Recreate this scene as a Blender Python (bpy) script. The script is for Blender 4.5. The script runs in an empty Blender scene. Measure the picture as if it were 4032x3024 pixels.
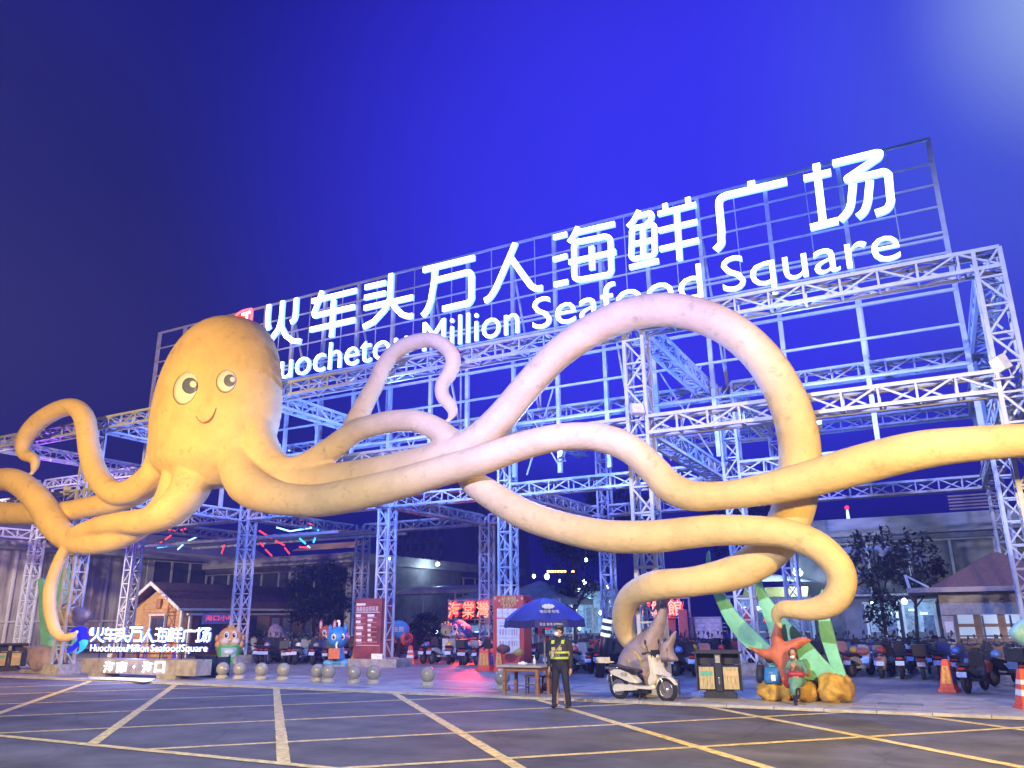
import bpy, bmesh, math, random
from mathutils import Vector, Matrix, noise
from mathutils.bvhtree import BVHTree
from mathutils.geometry import delaunay_2d_cdt
random.seed(7)
SC = bpy.context.scene
COL = SC.collection
R = math.radians

# ------------------------------------------------------------------ camera
# World frame: X along the steel frame's front (to the right), Y away from the road, Z up.
FPX, PITCH, ROLL, YAW, HC = 3077.5, R(16.666), R(-.605), R(-27.827), 1.9
def _basis():
    cp, sp = math.cos(PITCH), math.sin(PITCH)
    fw = Vector((0, cp, sp)); up0 = Vector((0, -sp, cp)); r0 = Vector((1, 0, 0))
    c, s = math.cos(ROLL), math.sin(ROLL)
    r = c*r0 + s*up0; up = -s*r0 + c*up0
    ca, sa = math.cos(YAW), math.sin(YAW)
    M = Matrix(((ca, sa, 0), (-sa, ca, 0), (0, 0, 1)))
    return M @ r, M @ up, M @ fw
CR, CU, CF = _basis()
CAM = Vector((0, 0, HC))
cd = bpy.data.cameras.new('camera'); cam = bpy.data.objects.new('camera', cd); COL.objects.link(cam)
cd.sensor_width = 36; cd.lens = 36*FPX/4032; cd.clip_end = 2000; cd.clip_start = .1
cam.matrix_world = Matrix(((CR.x, CU.x, -CF.x, 0), (CR.y, CU.y, -CF.y, 0), (CR.z, CU.z, -CF.z, HC), (0, 0, 0, 1)))
SC.camera = cam
SC.view_settings.view_transform = 'Standard'; SC.view_settings.look = 'None'
SC.view_settings.exposure = 0; SC.view_settings.gamma = 1; SC.view_settings.use_curve_mapping = False
SC.cycles.use_denoising = True
SC.cycles.max_bounces = 6; SC.cycles.diffuse_bounces = 3; SC.cycles.glossy_bounces = 3
SC.cycles.sample_clamp_indirect = 4

def ray(x, y):
    return CF + CR*((x-2016)/FPX) - CU*((y-1512)/FPX)
def onY(x, y, Y):
    d = ray(x, y); return CAM + d*(Y/d.y)
def gnd(x, y, z=0.):
    d = ray(x, y); return CAM + d*((z-HC)/d.z)
FR = dict(v=(0, 0, 1.82278), A=(1020, 1050, .34673), B=(1420, 1000, .37825), C=(1880, 920, .45705), D=(2160, 780, .48857), E=(2780, 560, .63042),
          z1=(0, 1100, .60274), z5=(1000, 1550, .40687), z4=(1700, 1550, .4521), z3=(2400, 1300, .4521), zF=(3232, 1500, .36166), z6=(900, 900, .6781),
          h1=(0, 1500, .31645), r2=(0, 2000, .4973), r3=(1000, 2000, .48216), r4=(1900, 2000, .51234), r5=(2900, 2000, .51245), K=(2800, 2150, .3195),
          z8=(600, 1950, .36166), b1=(0, 2600, .36166), b2=(800, 2600, .36166), b3=(1600, 2600, .36166), b4=(2400, 2600, .36166), b5=(3232, 2600, .36166), f2=(2350, 2250, .3195), u=(1750, 2250, .27125), z2=(3332, 900, .42194))
def at(f, x, y, Y):
    a, b, s = FR[f]; return onY(a+x*s, b+y*s, Y)
def gr(f, x, y, z=0.):
    a, b, s = FR[f]; return gnd(a+x*s, b+y*s, z)

# ------------------------------------------------------------------ sky
W = bpy.data.worlds.new('World'); SC.world = W; W.use_nodes = True
def build_sky():
    nt = W.node_tree; N = nt.nodes; L = nt.links
    for n in list(N): N.remove(n)
    out = N.new('ShaderNodeOutputWorld'); bg = N.new('ShaderNodeBackground'); L.new(bg.outputs[0], out.inputs[0])
    tc = N.new('ShaderNodeTexCoord'); nv = N.new('ShaderNodeVectorMath'); nv.operation = 'NORMALIZE'
    L.new(tc.outputs['Generated'], nv.inputs[0])
    cur = None
    def glow(d, a0, a1, col, base):
        # night glow spreading round one direction: full within a0 degrees, gone beyond a1
        dp = N.new('ShaderNodeVectorMath'); dp.operation = 'DOT_PRODUCT'
        L.new(nv.outputs[0], dp.inputs[0]); dp.inputs[1].default_value = d.normalized()
        ac = N.new('ShaderNodeMath'); ac.operation = 'ARCCOSINE'; L.new(dp.outputs['Value'], ac.inputs[0])
        mr = N.new('ShaderNodeMapRange'); mr.interpolation_type = 'SMOOTHSTEP'
        L.new(ac.outputs[0], mr.inputs['Value'])
        mr.inputs['From Min'].default_value = R(a1); mr.inputs['From Max'].default_value = R(a0)
        mx = N.new('ShaderNodeMix'); mx.data_type = 'RGBA'
        L.new(mr.outputs[0], mx.inputs['Factor'])
        if isinstance(base, tuple): mx.inputs['A'].default_value = (*base, 1)
        else: L.new(base, mx.inputs['A'])
        mx.inputs['B'].default_value = (*col, 1)
        return [s for s in mx.outputs if s.type == 'RGBA'][0]
    c = glow(ray(-900, 1500), 4, 42, SKY['left'], SKY['base'])
    c = glow(ray(2900, 950), 10, 42, SKY['blue'], c)
    c = glow(ray(4350, 300), 0, 25, SKY['pale2'], c)
    c = glow(ray(4420, -160), 0, 12, SKY['pale'], c)
    # the glow thins out into a dark band along the horizon
    sx = N.new('ShaderNodeSeparateXYZ'); L.new(nv.outputs[0], sx.inputs[0])
    hz = N.new('ShaderNodeMapRange'); hz.interpolation_type = 'SMOOTHSTEP'; L.new(sx.outputs['Z'], hz.inputs['Value'])
    hz.inputs['From Min'].default_value = .02; hz.inputs['From Max'].default_value = .30
    hm = N.new('ShaderNodeMix'); hm.data_type = 'RGBA'; L.new(hz.outputs[0], hm.inputs['Factor']); hm.inputs['A'].default_value = (*SKY['low'], 1); L.new(c, hm.inputs['B'])
    c = [s for s in hm.outputs if s.type == 'RGBA'][0]
    ns = N.new('ShaderNodeTexNoise'); ns.inputs['Scale'].default_value = 3; ns.inputs['Detail'].default_value = 3
    L.new(nv.outputs[0], ns.inputs['Vector'])
    mr = N.new('ShaderNodeMapRange'); L.new(ns.outputs['Fac'], mr.inputs['Value'])
    mr.inputs['To Min'].default_value = .88; mr.inputs['To Max'].default_value = 1.12
    mu = N.new('ShaderNodeMix'); mu.data_type = 'RGBA'; mu.blend_type = 'MULTIPLY'; mu.inputs['Factor'].default_value = 1
    L.new(c, mu.inputs['A']); L.new(mr.outputs[0], mu.inputs['B'])
    L.new([s for s in mu.outputs if s.type == 'RGBA'][0], bg.inputs['Color']); bg.inputs['Strength'].default_value = 1
SKY = dict(base=(.003, .0015, .115), left=(.024, .023, .135), blue=(.042, .035, .93), pale2=(.075, .12, .74), pale=(.38, .52, .92), low=(.008, .005, .14))
build_sky()

# ------------------------------------------------------------------ lamps (seen or inferred sources, plus fills added on unseen posts and frame fixtures)
def lamp(kind, loc, col, power, target=None, size=.3, spot=None, blend=.6):
    l = bpy.data.lights.new('lamp', kind); l.energy = power; l.color = col
    if kind == 'AREA': l.size = size
    else: l.shadow_soft_size = size
    if kind == 'SPOT': l.spot_size = R(spot); l.spot_blend = blend
    o = bpy.data.objects.new('lamp', l); COL.objects.link(o); o.location = loc
    if target is not None: o.rotation_euler = (Vector(target)-Vector(loc)).to_track_quat('-Z', 'Y').to_euler()
    return o
UNSEEN_SPOTS = [((-20, 1, 8.6), (1, .63, .14), 26000, (-29.5, 19, 6.2), 86),
          ((5.5, 8.5, 5.8), (1, .68, .18), 10500, (-6, 19, 3.2), 90),
          ((-6.5, -5, 10.0), (.90, .88, 1.0), 26000, (-9, 10, 0), 88),  # unseen street lamp, doubles as cool fill for front faces
          ((-6.1, -5, 10.4), (.15, .18, 1.0), 115000, (-9, 19.5, 11.0), 38),  # added blue spot that tints the upper looping arm
          ((-38, 12, 8.0), (1, .82, .58), 26000, (-43, 35, 2.6), 66),  # added fill for the cabin and glass wall
          ((5.9, 8.5, 6.2), (1, .84, .66), 5000, (2, 33, 1.6), 30),  # added fill head for the kiosk
          ((-5.7, -5, 10.4), (.50, .56, 1.0), 52000, (1.5, 20, 10), 27)]  # added periwinkle fill for the right tower and beams
for p, c, e, t, s in UNSEEN_SPOTS: lamp('SPOT', p, c, e, t, .25, s, .8)
FILL_BLUE = [((-10.6, 23.6, 7.4), (-10.6, 23.6, 7.15), (-14, 19, 9)), ((-25.0, 23.6, 7.4), (-25, 23.6, 7.15), (-25, 27, 14)), ((-2.5, 23.6, 7.4), (-2.5, 23.6, 7.15), (-2.5, 27, 14)), ((-17.5, 23.6, 7.4), (-17.5, 23.6, 7.15), (-17.5, 27, 14))]  # added blue fill lamps, standing in for sign light on the steel
VIOLET = ((-41.0, 24.6, 7.5), (-41.0, 24.6, 7.3), (-46, 34, 6))
for p, b, t in FILL_BLUE: lamp('POINT', p, (.14, .28, 1), 2600, None, .15)
lamp('POINT', VIOLET[0], (.30, .06, 1), 1500, None, .15)

# ------------------------------------------------------------------ materials
MATS = {}
def mat(name, col, rough=.6, metal=0., emit=None, es=1., var=.12, scale=6., bump=0., bscale=40., alpha=None, spec=.5, col2=None, stretch=None, obj=False):
    if name in MATS: return MATS[name]
    m = bpy.data.materials.new(name); m.use_nodes = True; nt = m.node_tree; N = nt.nodes; L = nt.links
    b = N['Principled BSDF']; b.inputs['Roughness'].default_value = rough; b.inputs['Metallic'].default_value = metal
    b.inputs['Specular IOR Level'].default_value = spec
    b.inputs['Base Color'].default_value = (*col, 1)
    if emit:
        b.inputs['Emission Color'].default_value = (*emit, 1); b.inputs['Emission Strength'].default_value = es
    if alpha is not None:
        b.inputs['Alpha'].default_value = alpha
    if var or col2 or bump:
        tc = N.new('ShaderNodeTexCoord'); src = tc.outputs['Object']
        if not obj:
            ge = N.new('ShaderNodeNewGeometry'); src = ge.outputs['Position']
        if stretch:
            mp = N.new('ShaderNodeMapping'); mp.inputs['Scale'].default_value = stretch; L.new(src, mp.inputs['Vector']); src = mp.outputs[0]
        ns = N.new('ShaderNodeTexNoise'); ns.inputs['Scale'].default_value = scale; ns.inputs['Detail'].default_value = 6; ns.inputs['Roughness'].default_value = .62
        L.new(src, ns.inputs['Vector'])
        if var or col2:
            cr = N.new('ShaderNodeValToRGB'); L.new(ns.outputs['Fac'], cr.inputs['Fac'])
            c2 = col2 or tuple(c*(1-var*1.6) for c in col); c1 = tuple(min(1, c*(1+var*.5)) for c in col)
            cr.color_ramp.elements[0].position = .33; cr.color_ramp.elements[0].color = (*c2, 1)
            cr.color_ramp.elements[1].position = .62; cr.color_ramp.elements[1].color = (*c1, 1)
            L.new(cr.outputs[0], b.inputs['Base Color'])
        if bump:
            n2 = N.new('ShaderNodeTexNoise'); n2.inputs['Scale'].default_value = bscale; n2.inputs['Detail'].default_value = 5
            L.new(src, n2.inputs['Vector'])
            bp = N.new('ShaderNodeBump'); bp.inputs['Strength'].default_value = bump; bp.inputs['Distance'].default_value = .05
            L.new(n2.outputs['Fac'], bp.inputs['Height']); L.new(bp.outputs[0], b.inputs['Normal'])
    MATS[name] = m; return m

# ------------------------------------------------------------------ mesh helpers
class MB:
    def __init__(s): s.v = []; s.f = []; s.m = []; s.mi = 0; s.sm = []; s.smooth = False
    def face(s, idx): s.f.append(tuple(idx)); s.m.append(s.mi); s.sm.append(s.smooth)
    def add(s, vs, fs):
        o = len(s.v); s.v.extend(Vector(v) for v in vs)
        for f in fs: s.face([i+o for i in f])
    def box(s, c, d, M=None):
        x, y, z = (k/2 for k in d); c = Vector(c)
        vs = [Vector((a*x, b*y, e*z)) for a in (-1, 1) for b in (-1, 1) for e in (-1, 1)]
        if M is not None: vs = [M @ v for v in vs]
        s.add([v+c for v in vs], [(0, 1, 3, 2), (4, 6, 7, 5), (0, 4, 5, 1), (2, 3, 7, 6), (0, 2, 6, 4), (1, 5, 7, 3)]); return s
    def bar(s, p, q, w, h=None, up=(0, 0, 1)):
        p = Vector(p); q = Vector(q); h = h or w; d = (q-p); 
        if d.length < 1e-6: return s
        d.normalize(); u = Vector(up)
        if abs(d.dot(u)) > .98: u = Vector((0, 1, 0))
        a = d.cross(u).normalized(); b = a.cross(d)
        vs = [e + a*(i*w/2) + b*(j*h/2) for e in (p, q) for i, j in ((-1, -1), (1, -1), (1, 1), (-1, 1))]
        s.add(vs, [(0, 1, 2, 3), (7, 6, 5, 4), (0, 4, 5, 1), (1, 5, 6, 2), (2, 6, 7, 3), (3, 7, 4, 0)]); return s
    def tube(s, pts, rad, n=10, cap=True, flat=1.):
        pts = [Vector(p) for p in pts]; k = len(pts)
        rad = [rad]*k if not hasattr(rad, '__len__') else rad
        t0 = (pts[1]-pts[0]).normalized(); ref = Vector((0, 0, 1)) if abs(t0.z) < .9 else Vector((0, 1, 0))
        nrm = t0.cross(ref).normalized(); rings = []; o = len(s.v)
        for i, p in enumerate(pts):
            t = (pts[min(i+1, k-1)]-pts[max(i-1, 0)]).normalized()
            nrm = (nrm - t*nrm.dot(t)).normalized(); bn = t.cross(nrm)
            for j in range(n):
                a = 2*math.pi*j/n
                s.v.append(p + (nrm*math.cos(a) + bn*(math.sin(a)*flat))*rad[i])
        sm = s.smooth; s.smooth = True
        for i in range(k-1):
            for j in range(n):
                a = o+i*n+j; b = o+i*n+(j+1) % n; s.face((a, b, b+n, a+n))
        s.smooth = sm
        if cap: s.face(tuple(o+j for j in reversed(range(n)))); s.face(tuple(o+(k-1)*n+j for j in range(n)))
        return s
    def lathe(s, prof, c=(0, 0, 0), n=20, M=None):
        c = Vector(c); o = len(s.v); k = len(prof)
        for r, z in prof:
            for j in range(n):
                a = 2*math.pi*j/n; v = Vector((r*math.cos(a), r*math.sin(a), z))
                s.v.append((M @ v if M is not None else v)+c)
        sm = s.smooth; s.smooth = True
        for i in range(k-1):
            for j in range(n):
                a = o+i*n+j; b = o+i*n+(j+1) % n; s.face((a, b, b+n, a+n))
        s.smooth = sm
        if prof[0][0] > 1e-4: s.face(tuple(o+j for j in reversed(range(n))))
        if prof[-1][0] > 1e-4: s.face(tuple(o+(k-1)*n+j for j in range(n)))
        return s
    def ball(s, c, r, nu=16, nv=10, M=None):
        r = (r, r, r) if not hasattr(r, '__len__') else r; o = len(s.v); c = Vector(c)
        for i in range(nv+1):
            t = math.pi*i/nv
            for j in range(nu):
                a = 2*math.pi*j/nu; v = Vector((r[0]*math.sin(t)*math.cos(a), r[1]*math.sin(t)*math.sin(a), -r[2]*math.cos(t)))
                s.v.append((M @ v if M is not None else v)+c)
        sm = s.smooth; s.smooth = True
        for i in range(nv):
            for j in range(nu):
                a = o+i*nu+j; b = o+i*nu+(j+1) % nu; s.face((a, b, b+nu, a+nu))
        s.smooth = sm; return s
    def prism(s, pts, d):
        """polygon (3D points) extruded by vector d"""
        pts = [Vector(p) for p in pts]; d = Vector(d); n = len(pts); o = len(s.v)
        s.v.extend(pts); s.v.extend(p+d for p in pts)
        s.face(tuple(o+i for i in range(n))); s.face(tuple(o+n+i for i in reversed(range(n))))
        for i in range(n): s.face((o+i, o+n+i, o+n+(i+1) % n, o+(i+1) % n))
        return s
    def mesh(s, name, mats):
        me = bpy.data.meshes.new(name); me.from_pydata([tuple(v) for v in s.v], [], s.f)
        for m in (mats if isinstance(mats, (list, tuple)) else [mats]): me.materials.append(m)
        me.polygons.foreach_set('material_index', s.m); me.polygons.foreach_set('use_smooth', s.sm)
        bm = bmesh.new(); bm.from_mesh(me); bmesh.ops.remove_doubles(bm, verts=bm.verts, dist=1e-5); bmesh.ops.recalc_face_normals(bm, faces=bm.faces); bm.to_mesh(me); bm.free()
        return me
    def build(s, name, mats, parent=None, world=True, kind=None, label=None):
        if parent is not None and world:
            W0 = wloc(parent)
            s.v = [v-W0 for v in s.v]
        return link(name, s.mesh(name, mats), parent, kind=kind, label=label)
def wloc(o):
    p = Vector((0, 0, 0))
    while o is not None: p = p + Vector(o.location); o = o.parent
    return p
def link(name, me, parent=None, loc=None, rot=None, kind=None, label=None):
    o = bpy.data.objects.new(name, me); COL.objects.link(o)
    if parent is not None: o.parent = parent
    if loc is not None: o.location = loc
    if rot is not None: o.rotation_euler = rot
    if kind: o['kind'] = kind
    if label: o['label'] = label
    return o
def tag(o, label=None, cat=None, group=None, kind=None):
    if label: o['label'] = label
    if cat: o['category'] = cat
    if group: o['group'] = group
    if kind: o['kind'] = kind
    return o
def thing(name, label, cat, loc=(0, 0, 0), rz=0., group=None):
    o = bpy.data.objects.new(name, None); COL.objects.link(o); o.empty_display_size = .2
    o.location = loc; o.rotation_euler = (0, 0, rz)
    return tag(o, label, cat, group)
CH = {}
def dup(root, loc, rz, label=None, group=None, scale=None, swap=None):
    def cp(o, par):
        c = o.copy(); COL.objects.link(c)
        if par is not None: c.parent = par
        if swap and c.data is not None:
            for i, sl in enumerate(c.material_slots):
                if sl.material and sl.material.name in swap:
                    sl.link = 'OBJECT'; sl.material = swap[sl.material.name]
        for ch in kids(o): cp(ch, c)
        return c
    def kids(o):
        if o.name not in CH: CH[o.name] = list(o.children)
        return CH[o.name]
    r = cp(root, None); r.location = loc; r.rotation_euler = (0, 0, rz)
    if scale: r.scale = (scale,)*3
    if label: r['label'] = label
    if group: r['group'] = group
    return r
def crv(pts, n=6):
    """Catmull-Rom through tuples of any length"""
    out = []; k = len(pts)
    for i in range(k-1):
        p = [pts[max(i-1, 0)], pts[i], pts[i+1], pts[min(i+2, k-1)]]
        for j in range(n):
            t = j/n
            out.append(tuple(.5*(2*b + (c-a)*t + (2*a-5*b+4*c-d)*t*t + (3*b-a-3*c+d)*t**3) for a, b, c, d in zip(*p)))
    out.append(tuple(pts[-1])); return out
def text_mesh(body, size=1., ext=.0, mats=None, bold=0., res=3):
    c = bpy.data.curves.new('text', 'FONT'); c.body = body; c.size = size; c.extrude = ext; c.offset = bold; c.resolution_u = res
    o = bpy.data.objects.new('text', c); COL.objects.link(o); bpy.context.view_layer.update()
    me = bpy.data.meshes.new_from_object(o.evaluated_get(bpy.context.evaluated_depsgraph_get()))
    bpy.data.objects.remove(o); bpy.data.curves.remove(c)
    me.materials.clear()
    for m in (mats if isinstance(mats, (list, tuple)) else [mats]): me.materials.append(m)
    return me
def text(name, body, h, centre, mats, parent=None, width=None, ext=.004, bold=0., normal=(0, -1, 0), rise=None):
    """flat lettering whose glyph box is h high (and width wide) about centre, standing upright and facing normal"""
    me = text_mesh(body, 1., 0, mats, bold)
    xs = [v.co.x for v in me.vertices]; ys = [v.co.y for v in me.vertices]
    x0, x1, y0, y1 = min(xs), max(xs), min(ys), max(ys); k = h/(y1-y0); kx = (width/(x1-x0)) if width else k
    n = Vector(normal).normalized(); up = Vector((0, 0, 1)) if rise is None else Vector(rise); rt = up.cross(n).normalized(); up = n.cross(rt)
    base = Vector(centre) - (wloc(parent) if parent is not None else Vector((0, 0, 0)))
    for v in me.vertices:
        v.co = base + rt*((v.co.x-(x0+x1)/2)*kx) + up*((v.co.y-(y0+y1)/2)*k)
    if ext:
        bm = bmesh.new(); bm.from_mesh(me); bmesh.ops.remove_doubles(bm, verts=bm.verts, dist=1e-5)
        r = bmesh.ops.extrude_face_region(bm, geom=list(bm.faces))
        bmesh.ops.translate(bm, verts=[g for g in r['geom'] if isinstance(g, bmesh.types.BMVert)], vec=n*ext)
        bmesh.ops.recalc_face_normals(bm, faces=bm.faces); bm.to_mesh(me); bm.free()
    me.name = name
    return link(name, me, parent)
def inflate(outline, t, w, M, step=None, flat=False, edge=.12):
    """pillow-shaped solid from a closed 2D outline: rises to half thickness t/2 within distance w of the edge; M maps (x, y, off) to world"""
    pts = [Vector(p) for p in outline]; n = len(pts)
    xs = [p[0] for p in pts]; ys = [p[1] for p in pts]; step = step or max(max(xs)-min(xs), max(ys)-min(ys))/16
    def inside(x, y):
        c = False
        for i in range(n):
            a, b = pts[i], pts[i-1]
            if (a[1] > y) != (b[1] > y) and x < (b[0]-a[0])*(y-a[1])/(b[1]-a[1])+a[0]: c = not c
        return c
    def dist(x, y):
        best = 1e9; p = Vector((x, y))
        for i in range(n):
            a, b = pts[i], pts[i-1]; ab = b-a; L2 = ab.length_squared
            k = 0 if L2 == 0 else max(0, min(1, (p-a).dot(ab)/L2)); best = min(best, (p-a-ab*k).length)
        return best
    P = list(pts); E = [(i, (i+1) % n) for i in range(n)]; H = [0]*n
    y = min(ys)+step*.5; row = 0
    while y < max(ys):
        x = min(xs)+step*(.25 + .5*(row % 2))
        while x < max(xs):
            if inside(x, y):
                d = dist(x, y)
                if d > step*.3: P.append(Vector((x, y)))
            x += step
        y += step*.87; row += 1
    vv, ee, ff, *_ = delaunay_2d_cdt(P, E, [list(range(n))], 1, 1e-6)
    mb = MB(); mb.smooth = not flat; o = len(vv)
    def hh(p):
        d = dist(p[0], p[1]); k = min(1, d/w); return t/2*(edge+(1-edge)*math.sqrt(max(0, 1-(1-k)**2)))
    hs = [hh(p) for p in vv]
    mb.v = [M @ Vector((p[0], p[1], hs[i])) for i, p in enumerate(vv)] + [M @ Vector((p[0], p[1], -hs[i])) for i, p in enumerate(vv)]
    cnt = {}
    for f in ff:
        mb.face(tuple(f)); mb.face(tuple(o+i for i in reversed(f)))
        for i in range(len(f)):
            e = (f[i], f[(i+1) % len(f)]); cnt[e] = 1
    for (a, b) in cnt:
        if (b, a) not in cnt: mb.face((a, o+a, o+b, b))
    return mb

# ------------------------------------------------------------------ ground
KERB = 18.4
asphalt = mat('asphalt', (.135, .133, .142), .72, var=.26, scale=.9, bump=.6, bscale=70)
def crack_asphalt(m):
    nt = m.node_tree; N = nt.nodes; L = nt.links; b = N['Principled BSDF']; old = b.inputs['Base Color'].links[0].from_socket
    ge = N.new('ShaderNodeNewGeometry'); ns = N.new('ShaderNodeTexNoise'); ns.inputs['Scale'].default_value = 1.6; ns.inputs['Detail'].default_value = 4; L.new(ge.outputs['Position'], ns.inputs['Vector'])
    ad = N.new('ShaderNodeMix'); ad.data_type = 'VECTOR'; ad.inputs['Factor'].default_value = .22; L.new(ge.outputs['Position'], ad.inputs[4]); L.new(ns.outputs['Color'], ad.inputs[5])
    vo = N.new('ShaderNodeTexVoronoi'); vo.feature = 'DISTANCE_TO_EDGE'; vo.inputs['Scale'].default_value = .42; L.new(ad.outputs[1], vo.inputs['Vector'])
    mr = N.new('ShaderNodeMapRange'); L.new(vo.outputs['Distance'], mr.inputs['Value']); mr.inputs['From Max'].default_value = .010; mr.inputs['To Min'].default_value = .72; mr.inputs['To Max'].default_value = 1
    mp = N.new('ShaderNodeMapping'); mp.inputs['Scale'].default_value = (.10, .9, 1); L.new(ge.outputs['Position'], mp.inputs['Vector'])
    st = N.new('ShaderNodeTexNoise'); st.inputs['Scale'].default_value = 1.1; st.inputs['Detail'].default_value = 6; L.new(mp.outputs[0], st.inputs['Vector'])
    m2 = N.new('ShaderNodeMapRange'); L.new(st.outputs['Fac'], m2.inputs['Value']); m2.inputs['From Min'].default_value = .35; m2.inputs['From Max'].default_value = .65; m2.inputs['To Min'].default_value = .72; m2.inputs['To Max'].default_value = 1.12
    mm = N.new('ShaderNodeMath'); mm.operation = 'MULTIPLY'; L.new(mr.outputs[0], mm.inputs[0]); L.new(m2.outputs[0], mm.inputs[1])
    mu = N.new('ShaderNodeMix'); mu.data_type = 'RGBA'; mu.blend_type = 'MULTIPLY'; mu.inputs['Factor'].default_value = 1; L.new(old, mu.inputs['A']); L.new(mm.outputs[0], mu.inputs['B'])
    L.new([q for q in mu.outputs if q.type == 'RGBA'][0], b.inputs['Base Color'])
crack_asphalt(asphalt)
yellow_paint = mat('yellow_paint', (.75, .59, .21), .65, var=.3, scale=7)
def slab_mat(name, c): return mat(name, c, .55, var=.16, scale=2.2, bump=.12, bscale=30)
SL = [slab_mat('slab_pale', (.40, .39, .38)), slab_mat('slab_mid', (.33, .325, .33)), slab_mat('slab_dark', (.20, .21, .24)), slab_mat('slab_warm', (.42, .39, .35))]
def paving_ground():
    m = bpy.data.materials.new('paving'); m.use_nodes = True; nt = m.node_tree; N = nt.nodes; L = nt.links; b = N['Principled BSDF']
    ge = N.new('ShaderNodeNewGeometry'); br = N.new('ShaderNodeTexBrick'); L.new(ge.outputs['Position'], br.inputs['Vector'])
    br.inputs['Scale'].default_value = 1; br.inputs['Brick Width'].default_value = .9; br.inputs['Row Height'].default_value = .45; br.inputs['Mortar Size'].default_value = .012
    br.inputs['Color1'].default_value = (.38, .37, .37, 1); br.inputs['Color2'].default_value = (.28, .28, .29, 1); br.inputs['Mortar'].default_value = (.14, .14, .15, 1)
    ns = N.new('ShaderNodeTexNoise'); ns.inputs['Scale'].default_value = .7; ns.inputs['Detail'].default_value = 5; L.new(ge.outputs['Position'], ns.inputs['Vector'])
    mr = N.new('ShaderNodeMapRange'); L.new(ns.outputs['Fac'], mr.inputs['Value']); mr.inputs['From Min'].default_value = .3; mr.inputs['From Max'].default_value = .7; mr.inputs['To Min'].default_value = .6; mr.inputs['To Max'].default_value = 1.05
    mu = N.new('ShaderNodeMix'); mu.data_type = 'RGBA'; mu.blend_type = 'MULTIPLY'; mu.inputs['Factor'].default_value = 1
    L.new(br.outputs['Color'], mu.inputs['A']); L.new(mr.outputs[0], mu.inputs['B']); L.new([s for s in mu.outputs if s.type == 'RGBA'][0], b.inputs['Base Color'])
    b.inputs['Roughness'].default_value = .5
    return m
g = MB(); g.add([(-312, -55, -.02), (155, -55, -.02), (155, 322, -.02), (-312, 322, -.02)], [(0, 1, 2, 3)])
tag(g.build('ground', asphalt), kind='structure')
g = MB(); g.add([(-90, -14, -.012), (45, -14, -.012), (45, KERB, -.012), (-90, KERB, -.012)], [(0, 1, 2, 3)])
tag(g.build('road', asphalt), kind='structure')
pave = MB(); pave.add([(-110, KERB+.30, -.004), (60, KERB+.30, -.004), (60, 95, -.004), (-110, 95, -.004)], [(0, 1, 2, 3)])
pave = tag(pave.build('pavement', paving_ground()), kind='structure')
slab = MB(); slab.box((0, 0, 0), (.888, .438, .016)); slab_me = [slab.mesh('paving_slab', m) for m in SL]
cells = []
for row in range(9):
    y = KERB+.30+.225+row*.45
    for k in range(44):
        x = -34+k*.9+(.45 if row % 2 else 0)
        if x < 3.6: cells.append((x, y, row))
def camdist(c): return Vector((c[0], c[1], 0)).length
cells.sort(key=camdist); rs = random.Random(3); extra = [MB() for _ in SL]
for i, (x, y, row) in enumerate(cells):
    k = rs.random(); mi = 2 if k < .09 else (1 if k < .42 else (3 if k > .82 else 0)); z = rs.uniform(-.003, .003)
    if i < 290: link('paving_slab', slab_me[mi], pave, (x, y, z))
    else: extra[mi].box((x, y, z), (.888, .438, .016))
allx = MB()
for i, e in enumerate(extra):
    allx.mi = i; o = len(allx.v); allx.v += e.v
    for f in e.f: allx.face([j+o for j in f])
allx.build('far_paving_slabs', SL, pave, kind='stuff')
kerb = thing('kerb', None, None, (0, KERB, 0)); kerb['kind'] = 'structure'
ks = MB(); ks.box((0, .15, 0), (.985, .296, .07)); ksm = ks.mesh('kerb_stone', mat('kerb_granite', (.46, .44, .41), .6, var=.2, scale=4, bump=.15))
for k in range(62): link('kerb_stone', ksm, kerb, (-55+k, rs.uniform(-.004, .004), rs.uniform(-.004, .004)))
# yellow box-junction hatching
mark = thing('yellow_box_marking', None, None, (0, 0, 0)); mark['kind'] = 'structure'
def line_mark(p, q, w, z):
    p = Vector((p[0], p[1], 0)); q = Vector((q[0], q[1], 0)); d = (q-p).normalized(); n = Vector((-d.y, d.x, 0))*w/2
    vs = []; fs = []; k = max(2, int((q-p).length/.22)); rr = random.Random(int(p.x*100))
    for i in range(k+1):
        c = p.lerp(q, i/k); vs += [c+n*(1+rr.uniform(-.10, .04)), c-n*(1+rr.uniform(-.10, .04))]
        if i: a = 2*i-2; fs.append((a, a+1, a+3, a+2))
    mb = MB(); mb.add([v+Vector((0, 0, z)) for v in vs], fs); mb.build('marking_line', yellow_paint, mark)
YB = gnd(800, 2974).y
def clipy(a, b, ylo, yhi):
    """extend the line a-b to run from y = ylo to y = yhi"""
    d = (b-a); return a+d*((ylo-a.y)/d.y), a+d*((yhi-a.y)/d.y)
for a, b in (((0, 2806), (347, 2685)), ((363.5, 2927), (689, 2696)), ((1088, 2712), (1117.5, 2994)), ((1600, 2757), (2048.5, 3024)), ((2106, 2750), (3033, 3024)), ((2783, 2781), (4009.6, 3016)), ((3637, 2819), (4032, 2873))):
    p, q = clipy(gnd(*a), gnd(*b), KERB-.02, YB); line_mark(p, q, .19, -.004)
f2 = [((800, 2790), (1574, 2755.5)), ((0, 2819), (528, 2802.5)), ((0, 2884.6), (800, 2852)), ((1600, 2811), (2153, 2786)), ((564, 2949), (3200, 2810)), ((1415, 3018), (4032, 2862))]
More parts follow.
